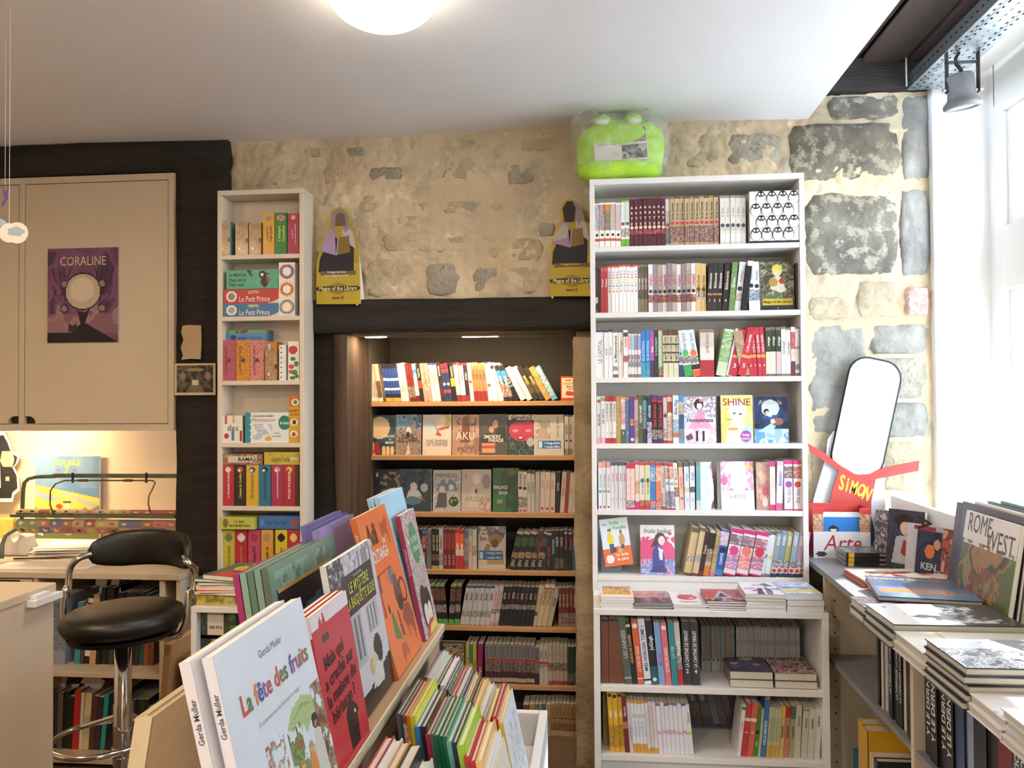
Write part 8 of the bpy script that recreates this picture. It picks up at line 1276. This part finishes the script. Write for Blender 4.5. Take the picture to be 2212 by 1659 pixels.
tstack('black and white album with white brushstrokes', XL, 1.004, 2.02, 2.218, .959, 3, '2c2e34', art('d8d6d0', ('r', 0, 0, .45, 1, '26282e'), ('n', .1, .1, .9, .9, '26282e.26282e.e0e0e0._.e0e0e0._', 4), ('r', .8, .3, 1, 1, 'd8d4cc'), ('e', .55, .85, .05, .08, 'c8b8a0'), n=(76, 46)))
tstack('cream and white album under a sun patch', XL+.004, 1.03, 1.823, 2.016, .944, 2, 'd8d4ca', art('ddd8ca', ('p', [(.1, .9), (.4, .5), (.6, .6), (.5, .95)], '34363c'), ('p', [(.15, .85), (.35, .6), (.42, .7), (.3, .9)], 'e4e0d8'), ('r', .7, 0, .74, 1, 'c8b890'), n=(60, 40)))
tstack('thick black and white leafy album', XL-.003, 1.02, 1.63, 1.819, .984, 5, '26282c', art('dcdce0', ('n', 0, .35, 1, 1, '2a2c32.dcdce0.2a2c32.dcdce0.b0b2b8', 12), ('p', [(.1, .5), (.5, .4), (.6, 0), (.4, .0), (.3, .2)], '3a3c42'), ('n', .4, .1, .7, .5, '3a3c42.5a5c62._', 4), n=(96, 60)))
tstack('bright white album with faint swirls', XL+.002, 1.03, 1.495, 1.627, .938, 2, 'dcdcde', art('e4e4e6', ('n', .5, .3, 1, .9, 'e4e4e6.e4e4e6.e4e4e6.6a7088', 4), n=(50, 24)))
tstack('white-covered album in the stack closest to the viewer', XL-.003, 1.02, 1.28, 1.491, .96, 4, 'd0d0d4', art('e4e6ea', ('n', 0, 0, 1, .6, 'e4e6ea.e4e6ea.7a8498', 4), n=(40, 30)))
tstack('dark patterned album behind the brushstroke one', XL+.002, .93, 2.222, 2.341, .947, 2, '3a3c46', art('3c4258', ('n', 0, 0, 1, 1, '2a2c38.5a6488.b8b8c0.3a3c48.8a6a58', 6), n=(40, 24)))
tstack('navy album with orange stripe across its cover', .809, 1.062, 2.235, 2.50, .962, 1, '2c3a58', art('2f4468', ('r', 0, .52, 1, 1, '4a6c98'), ('n', 0, .55, 1, 1, '4a6c98.4a6c98.5a7ca8', 5), ('n', .18, .6, .95, .8, 'b8682c.c87838.8a5a3c.c87838', 8), ('t', "L'ODYSSÉE D'HAKIM", .55, .14, .11, 'c8a468', {'fit': .84}), n=(60, 50)), rz=-9.6, z0=.949)
tstack('red and cream album lying under the navy one', .85, 1.08, 2.40, 2.66, .947, 3, 'c83c34', art('d8ccb4', ('n', 0, 0, 1, 1, 'd8ccb4.d8ccb4.c0302c.d8ccb4', 3), n=(30, 30)), rz=5)
tstack('cream magazine with red flourish and inverted title', .84, 1.08, 2.67, 2.86, .92, 2, 'c8382e', art('ddd2ba', ('p', [(.1, .2), (.5, .6), (.9, .3), (.6, .35)], 'b82c2c'), ('p', [(0, .6), (.3, .9), (.6, .7), (.3, .7)], 'b82c2c'), ('r', .1, .8, .9, .84, '8a8a58'), ('t', 'New worlds', .5, .3, .12, '2a2420'), n=(40, 40)), rz=3)
# dark triple stack with spines to the viewer
for i in range(3):
    M = T(1.084, 2.975, TZ+.001+.0165*i+.0082) @ Rz(-1.5+i) @ axes((0, 0, 1), (0, 1, 0), (-1, 0, 0))
    book('comic_volume', uniq(f'black gold-lettered volume in the stack of three, {["bottom", "middle", "top"][i]} one'), 'book', 'black volumes on the far table end', M, .0158, .13, .195, '1f1e20,b:c8a030:.86:.96,t:b8b0a4:.08:.5', 'CRIMSON', cover=art('3a3e42', ('n', 0, 0, 1, 1, '2a2c30.5a6064.3a3e42.8a9094', 4), n=(30, 30)) if i == 2 else None, m=GLOSSY, page='8a867c')
# counter display box of booklets
bx_ = P(1757, 1225, 3.13).x; W2 = P(1880, 1200, 3.13).x-bx_; zt = P(1800, 1098, 3.13).z-TZ
db = thing('display_carton', 'white and red vegetable-printed counter carton holding booklets, lettered ARTE', 'display box', (bx_+.002, 3.13, TZ+.0005))
veg = ('n', 0, 0, 1, 1, 'd8d4cc.b83028.c85a28.3c8a48.d8a83c.d8d4cc.a82820', 8)
mb = MB().box((0, 0, 0), (W2, .003, .098), 'dcdad8'); art('dcdad8', ('r', .56, .1, .8, .2, '2a2a2c'), ('e', .13, .14, .09, .1, '3a3a3c'), ('t', 'Arte', .5, .6, .4, 'b03038', {'bold': False, 'shear': .25, 'fit': .66}), n=(30, 16))(mb, T(0, -.0004, 0) @ Rx(90), W2, .098); build('front_flap', mb, PRINT, db)
for s, x in ((0, 0), (1, W2-.036)):
    mb = MB().box((0, 0, .098), (.036, .003, zt), 'd8d4cc'); art('d8d4cc', veg, n=(14, 44))(mb, T(0, -.0004, .098) @ Rx(90), .036, zt-.098)
    mb.box((0, -.001, zt-.022), (.036, .0005, zt), 'b8342e'); build('front_upright', mb, PRINT, db, M=T(x, 0, 0))
for x in (0, W2-.003): build('side_wall', MB().box((x, .0035, 0), (x+.003, .11, zt), 'b8342e'), PRINT, db)
build('back_wall', MB().box((0, .11, 0), (W2, .113, zt+.005), 'b8342e'), PRINT, db)
for k in range(7):
    cv = art('2a78c0', ('r', 0, 0, 1, .42, '1c2a48'), *fig(.36, .7, .2, '2a2024', 'e8d0c0', 'd8dcdc'), *fig(.68, .56, .18, 'd8c07c', 'ecd8c4', 'dcdcdc'), ('p', [(.62, .2), (.7, .6), (.9, .5), (.98, .2)], 'd8b868'), ('r', .88, .74, .97, .94, 'd8b83c'), ('t', '1', .92, .66, .07, 'e8e8e8'), n=(54, 44)) if k == 0 else None
    M = T(.012, .012+.011*k, .001) @ axes((0, -1, 0), (1, 0, 0), (0, 0, 1)); M = M @ T(-.002, 0, 0)
    M = db.matrix_basis @ M
    book('booklet', uniq('booklet standing in the ARTE carton, %s from the front' % ORD[k]), 'booklet', 'booklets in the carton', T(bx_+.002, 3.13, TZ+.0005) @ T(.012, .012+.012*k, .001) @ FACE, .005, W2-.03, zt-.035+.004*(k % 3 == 2)+.006*(k > 0), 'd8d8dc', cover=cv, page='e0dcd6')
# leaners against the back board
def wl(label, ya, yb, ztop, xfoot, cover, style='2a2a2e', lean=9, th=.016, title=None, name='graphic_album', lett=None, parts=False, hard=False, z0=TZ, yaw=0):
    h = (ztop-z0)/math.cos(math.radians(lean))
    M = T(xfoot-.05, ya+.04, z0+.0006+th*.0) @ Rz(yaw) @ Ry(lean) @ Rz(180) @ T(-th/2, 0, 0)
    return book(name, uniq(label), 'book', 'albums leaning on the window-table board', M, th, ya-yb, h, style, title, cover=cover, m=GLOSSY, hard=hard, parts=parts, lett=lett)
dk = lambda *p, **k: art(k.get('bg', '2a2a32'), ('n', 0, 0, 1, 1, '.'.join(p), k.get('sc', 3)), *k.get('x', ()), n=(40, 56))
wl('red and white leaflet highest against the board at the far end', 3.17, 3.06, 1.115, 1.165, art('c8b8bc', ('r', 0, .8, 1, 1, 'b02c3c'), ('n', .1, .1, .9, .75, 'c8b8bc.b84a58.d8d0d4', 6), n=(20, 30)), 'b02c3c', 10, .004, name='leaflet')
wl('smaller red and white leaflet beside the blue board foot', 3.235, 3.17, 1.06, 1.15, art('b8303c', ('r', .1, .1, .9, .6, 'd8d0d0'), n=(14, 20)), 'b8303c', 10, .004, name='leaflet')
for k in range(4): wl('dark greyish comic fanned at the far board end, %s of four' % ORD[k], 3.08-.03*k, 2.955-.03*k, 1.075+.006*k, 1.085-.012*k, dk('4a4a52', '8a8a92', '3a2a30', 'b0a8ac', sc=4), '5a2a34', 12-2*k, .011, yaw=42)
wl('dark blue comic with dark-haired armoured figure', 2.93, 2.80, 1.105, 1.07, dk('2c2e3c', '3a3c50', '24242c', x=(('e', .45, .78, .2, .16, '1c1a20'), ('e', .48, .7, .13, .11, 'c8a898'), ('p', [(.15, .1), (.25, .55), (.6, .6), (.8, .1)], 'a8acb8'), ('p', [(.4, .3), (.45, .5), (.6, .5), (.55, .2)], '9c2c34'), ('t', 'ALTER', .5, .2, .16, 'b8c0b8', {'fit': .7, 'rot': 6}))), '24242c,t:d0d0d4:.2:.8', 7, .020, 'ALTER', yaw=40)
wl('white-spined comic with large black letters behind the dark blue one', 2.84, 2.71, 1.07, 1.10, art('b8b8bc', ('t', 'ALTGN', .5, .55, .5, '1c1c20', {'rot': -90, 'fit': 1.6}), ('e', .5, .93, .3, .06, '9c2c34'), n=(10, 40)), 'b8b8bc,t:1c1c20:.3:.9', 7, .02, 'ALTGN', yaw=34)
wl('navy comic with orange flame figure and pale letters', 2.76, 2.63, 1.06, 1.10, dk('1c2440', '2c3450', '181820', x=(('e', .4, .6, .14, .14, 'c86a38'), ('e', .6, .75, .1, .1, 'b88a78'), ('t', 'KEN', .4, .3, .24, 'b8bcc4', {'fit': .6}), ('t', 'EN', .7, .2, .2, 'b8bcc4', {'fit': .4}))), '20263c', 8, .016, yaw=28)
wl('rust-orange comic with glaring face lettered HUMANITE', 2.62, 2.47, 1.085, 1.12, dk('8a4434', 'a85a40', '5a2c28', 'c89080', x=(('e', .5, .62, .3, .26, 'b86a50'), ('e', .5, .8, .3, .14, 'c8a090'), ('e', .38, .62, .06, .03, 'e8c0a0'), ('e', .64, .62, .06, .03, 'e8c0a0'), ('t', 'HUMANITÉ', .5, .16, .18, 'd8b0a0', {'fit': .9}))), 'c0a090', 8, .018, yaw=24)
wl('tall dark brown album at the left of the ROME WEST one'.replace('at the left of', 'just beyond'), 2.50, 2.17, 1.185, 1.09, dk('2c2428', '3a3038', '241c20', '4a3c3c', sc=2), '5a2024', 8, .012, hard=True)
wl('album with torn white title label ROME WEST and forest painting', 2.395, 2.10, 1.175, 1.068, art('6a6a4c', ('n', 0, 0, 1, .75, '5a6a3c.8a8a5c.6a4a34.3a4a2c.9a7a50', 3), ('n', .2, .2, .8, .5, '_.8a4a30._.a87040', 6), ('r', 0, .72, 1, 1, 'd8d4d0'), ('n', 0, .68, 1, .74, 'd8d4d0._', 9), ('t', 'ROME', .3, .9, .26, '3a3432', {'fit': .46, 'bold': False}), ('t', 'WEST', .7, .79, .26, '3a3432', {'fit': .5, 'bold': False}), n=(84, 100)), 'd8d4cc', 9, .012, hard=True)
for k, (c, l) in enumerate((('3a3440', 'dark plum'), ('c8c4bc', 'white-topped'), ('2c3444', 'blue-black'), ('4a8078', 'sea-green yellow-edged'))): wl(f'{l} album in the row behind the ROME WEST one', 2.46-.045*k, 2.10-.05*k, 1.192+.006*k, 1.088+.013*k, None, c, 8, .011, hard=True)
# small things on the sill behind the board
p = P(1962, 1080, 3.2)
tag(build('pencil_tray', MB().box((0, 0, 0), (.12, .035, .02)).box((.012, -.0005, .02), (.1, .03, .024), 'fff'), CREAM_L, M=T(1.20, 3.17, 1.0) @ Rz(-6)), 'white plastic pen tray on the window ledge', 'tray')
tag(build('sill_riser', MB().box((0, 0, 0), (.3, .16, .079)), WALLPAINT, M=T(1.18, 3.06, .9205)), 'white painted block on the window ledge by the wall', 'block')
tag(build('marker_pen', MB().tube([(0, 0, .007), (.07, 0, .007), (.1, 0, .007)], [.007, .007, .006], 10), BLACKP, M=T(1.225, 3.185, 1.0255) @ Rz(-6)), 'black marker pen lying in the white tray', 'pen')
tag(build('clear_sign_holder', MB().prism([(0, 0), (.10, 0), (.105, .004), (.13, .045), (.127, .046), (.1, .005), (0, .003)], 0, .05), FILM, M=T(1.25, 2.95, .922)), 'bent clear acrylic sign holder on the window ledge', 'sign holder')
# poster on the window pane, read from the street
pw_ = WX+.047; ya, yb = 3.15, 2.70
def yz(px, py): q = PXp(px, py, pw_); return q
zt_, zb2 = PXp(2185, 745, pw_).z, PXp(2185, 1000, pw_).z
mb = MB(); n = (64, 84)
art('b9d6da', ('n', 0, .3, 1, 1, 'b9d6da.c4dee0.a8ccd4', 3), ('r', 0, 0, 1, .2, 'e8ecec'), ('e', .3, .8, .1, .09, '5a4a4c'), ('p', [(.22, .85), (.2, .55), (.28, .6), (.3, .8)], '5a4a4c'), ('p', [(.28, .45), (.3, .72), (.44, .72), (.42, .44)], 'd88a98'), ('e', .34, .76, .06, .05, 'ecd8cc'), ('e', .2, .4, .12, .08, 'c8d8d8'), ('e', .16, .3, .1, .08, '6a7478'), ('e', .16, .3, .05, .04, 'b9d6da'), ('p', [(.14, .3), (.5, .34), (.55, .42), (.3, .44)], '7a8488'), n=n)(mb, Matrix.Identity(4), yb-ya, zt_-zb2)
mb.v = [(-.001 if 0 else 0, abs(x), y) for x, y, z in mb.v]
o = tag(build('window_poster', mb, mat('poster_paper_backlit', attr=True, rough=.6, var=.05), M=T(pw_-.002, yb, zb2)), 'pale blue poster with a scooter scene taped in the window', 'poster')
ns_ = MATS['poster_paper_backlit'].node_tree; pr = ns_.nodes['Principled BSDF']; pr.inputs['Transmission Weight'].default_value = 0
tl = ns_.nodes.new('ShaderNodeBsdfTranslucent'); ad = ns_.nodes.new('ShaderNodeMixShader'); ad.inputs[0].default_value = .55
ns_.links.new(pr.inputs['Base Color'].links[0].from_socket, tl.inputs[0]); ns_.links.new(pr.outputs[0], ad.inputs[1]); ns_.links.new(tl.outputs[0], ad.inputs[2]); ns_.links.new(ad.outputs[0], ns_.nodes['Material Output'].inputs['Surface'])

# ================================================================== LARGE CARDBOARD DISPLAY STANDING IN THE CORNER (character left out)
SYY = 3.262
sd = thing('cardboard_display', 'large white cardboard display with red SIMON banner behind the window table', 'display board', (0, 0, 0))
def sheet(name, px, Y, th, col, edge=None, extra=None):
    q = [P(x, y, Y) for x, y in px]; mb = MB().prism([(p.x, p.z) for p in q][::-1], Y, Y+th, col, edge or col)
    if extra: extra(mb)
    return build(name, mb, MATTE, sd)
sheet('rear_board', [(1750, 1112), (1760, 1070), (1785, 985), (1788, 950), (1800, 932), (1822, 929), (1880, 935), (1910, 1000), (1913, 1120), (1912, 1190), (1750, 1190)], 3.28, .004, 'dfe2e6', 'c8ccd0')
rr = lambda x0, y0, x1, y1, r_, n=6: [(x1-r_+r_*math.sin(t*PI/2/n), y0+r_-r_*math.cos(t*PI/2/n)) for t in range(n+1)]+[(x1-r_+r_*math.cos(t*PI/2/n), y1-r_+r_*math.sin(t*PI/2/n)) for t in range(n+1)]+[(x0+r_-r_*math.sin(t*PI/2/n), y1-r_+r_*math.cos(t*PI/2/n)) for t in range(n+1)]+[(x0+r_-r_*math.cos(t*PI/2/n), y0+r_-r_*math.sin(t*PI/2/n)) for t in range(n+1)]
def rot(pts, cx, cy, a): c, s = math.cos(math.radians(a)), math.sin(math.radians(a)); return [(cx+(x-cx)*c-(y-cy)*s, cy+(x-cx)*s+(y-cy)*c) for x, y in pts]
sheet('white_panel_outline', rot(rr(1812, 772, 1930, 1030, 40), 1871, 900, 12), SYY+.006, .004, '1f2426')
sheet('white_panel', rot(rr(1816, 776, 1926, 1026, 37), 1871, 900, 12), SYY, .005, 'dde8ec', '1f2426')
def simon(mb):
    W_ = [(1819, 1041, 10), (1831, 1045, 12), (1845, 1052, 14), (1861, 1058, 20), (1874, 1066, 26)]
    for ch, (x, y, a), s in zip('SiMON', W_, (.082, .078, .07, .07, .07)):
        q = P(x-1, y, SYY-.004); text(mb, ch, s, T(q.x, SYY-.0066, q.z) @ Rx(90) @ Rz(-a), 'd8c83a', align='c', squeeze=.52)
        text(mb, ch, s, T(q.x+.0012, SYY-.0069, q.z) @ Rx(90) @ Rz(-a), 'd8c83a', align='c', squeeze=.52)
sheet('red_banner', [(1746, 958), (1750, 976), (1805, 1012), (1812, 1016), (1800, 1050), (1792, 1088), (1792, 1112), (1882, 1113), (1882, 1085), (1892, 1035), (1984, 1017), (1986, 995), (1905, 1011), (1880, 1024), (1850, 1026), (1815, 1005), (1780, 978)], SYY-.006, .005, 'ad3a34', '1f2426', simon)
sheet('blue_foot', [(1792, 1113), (1882, 1114), (1888, 1140), (1892, 1165), (1870, 1192), (1792, 1192)], SYY-.006, .005, '2f5f86', '1f2426')
print('OBJECTS', len(SC.objects), 'TRIS', sum(sum(len(f.vertices)-2 for f in m.polygons) for m in bpy.data.meshes))
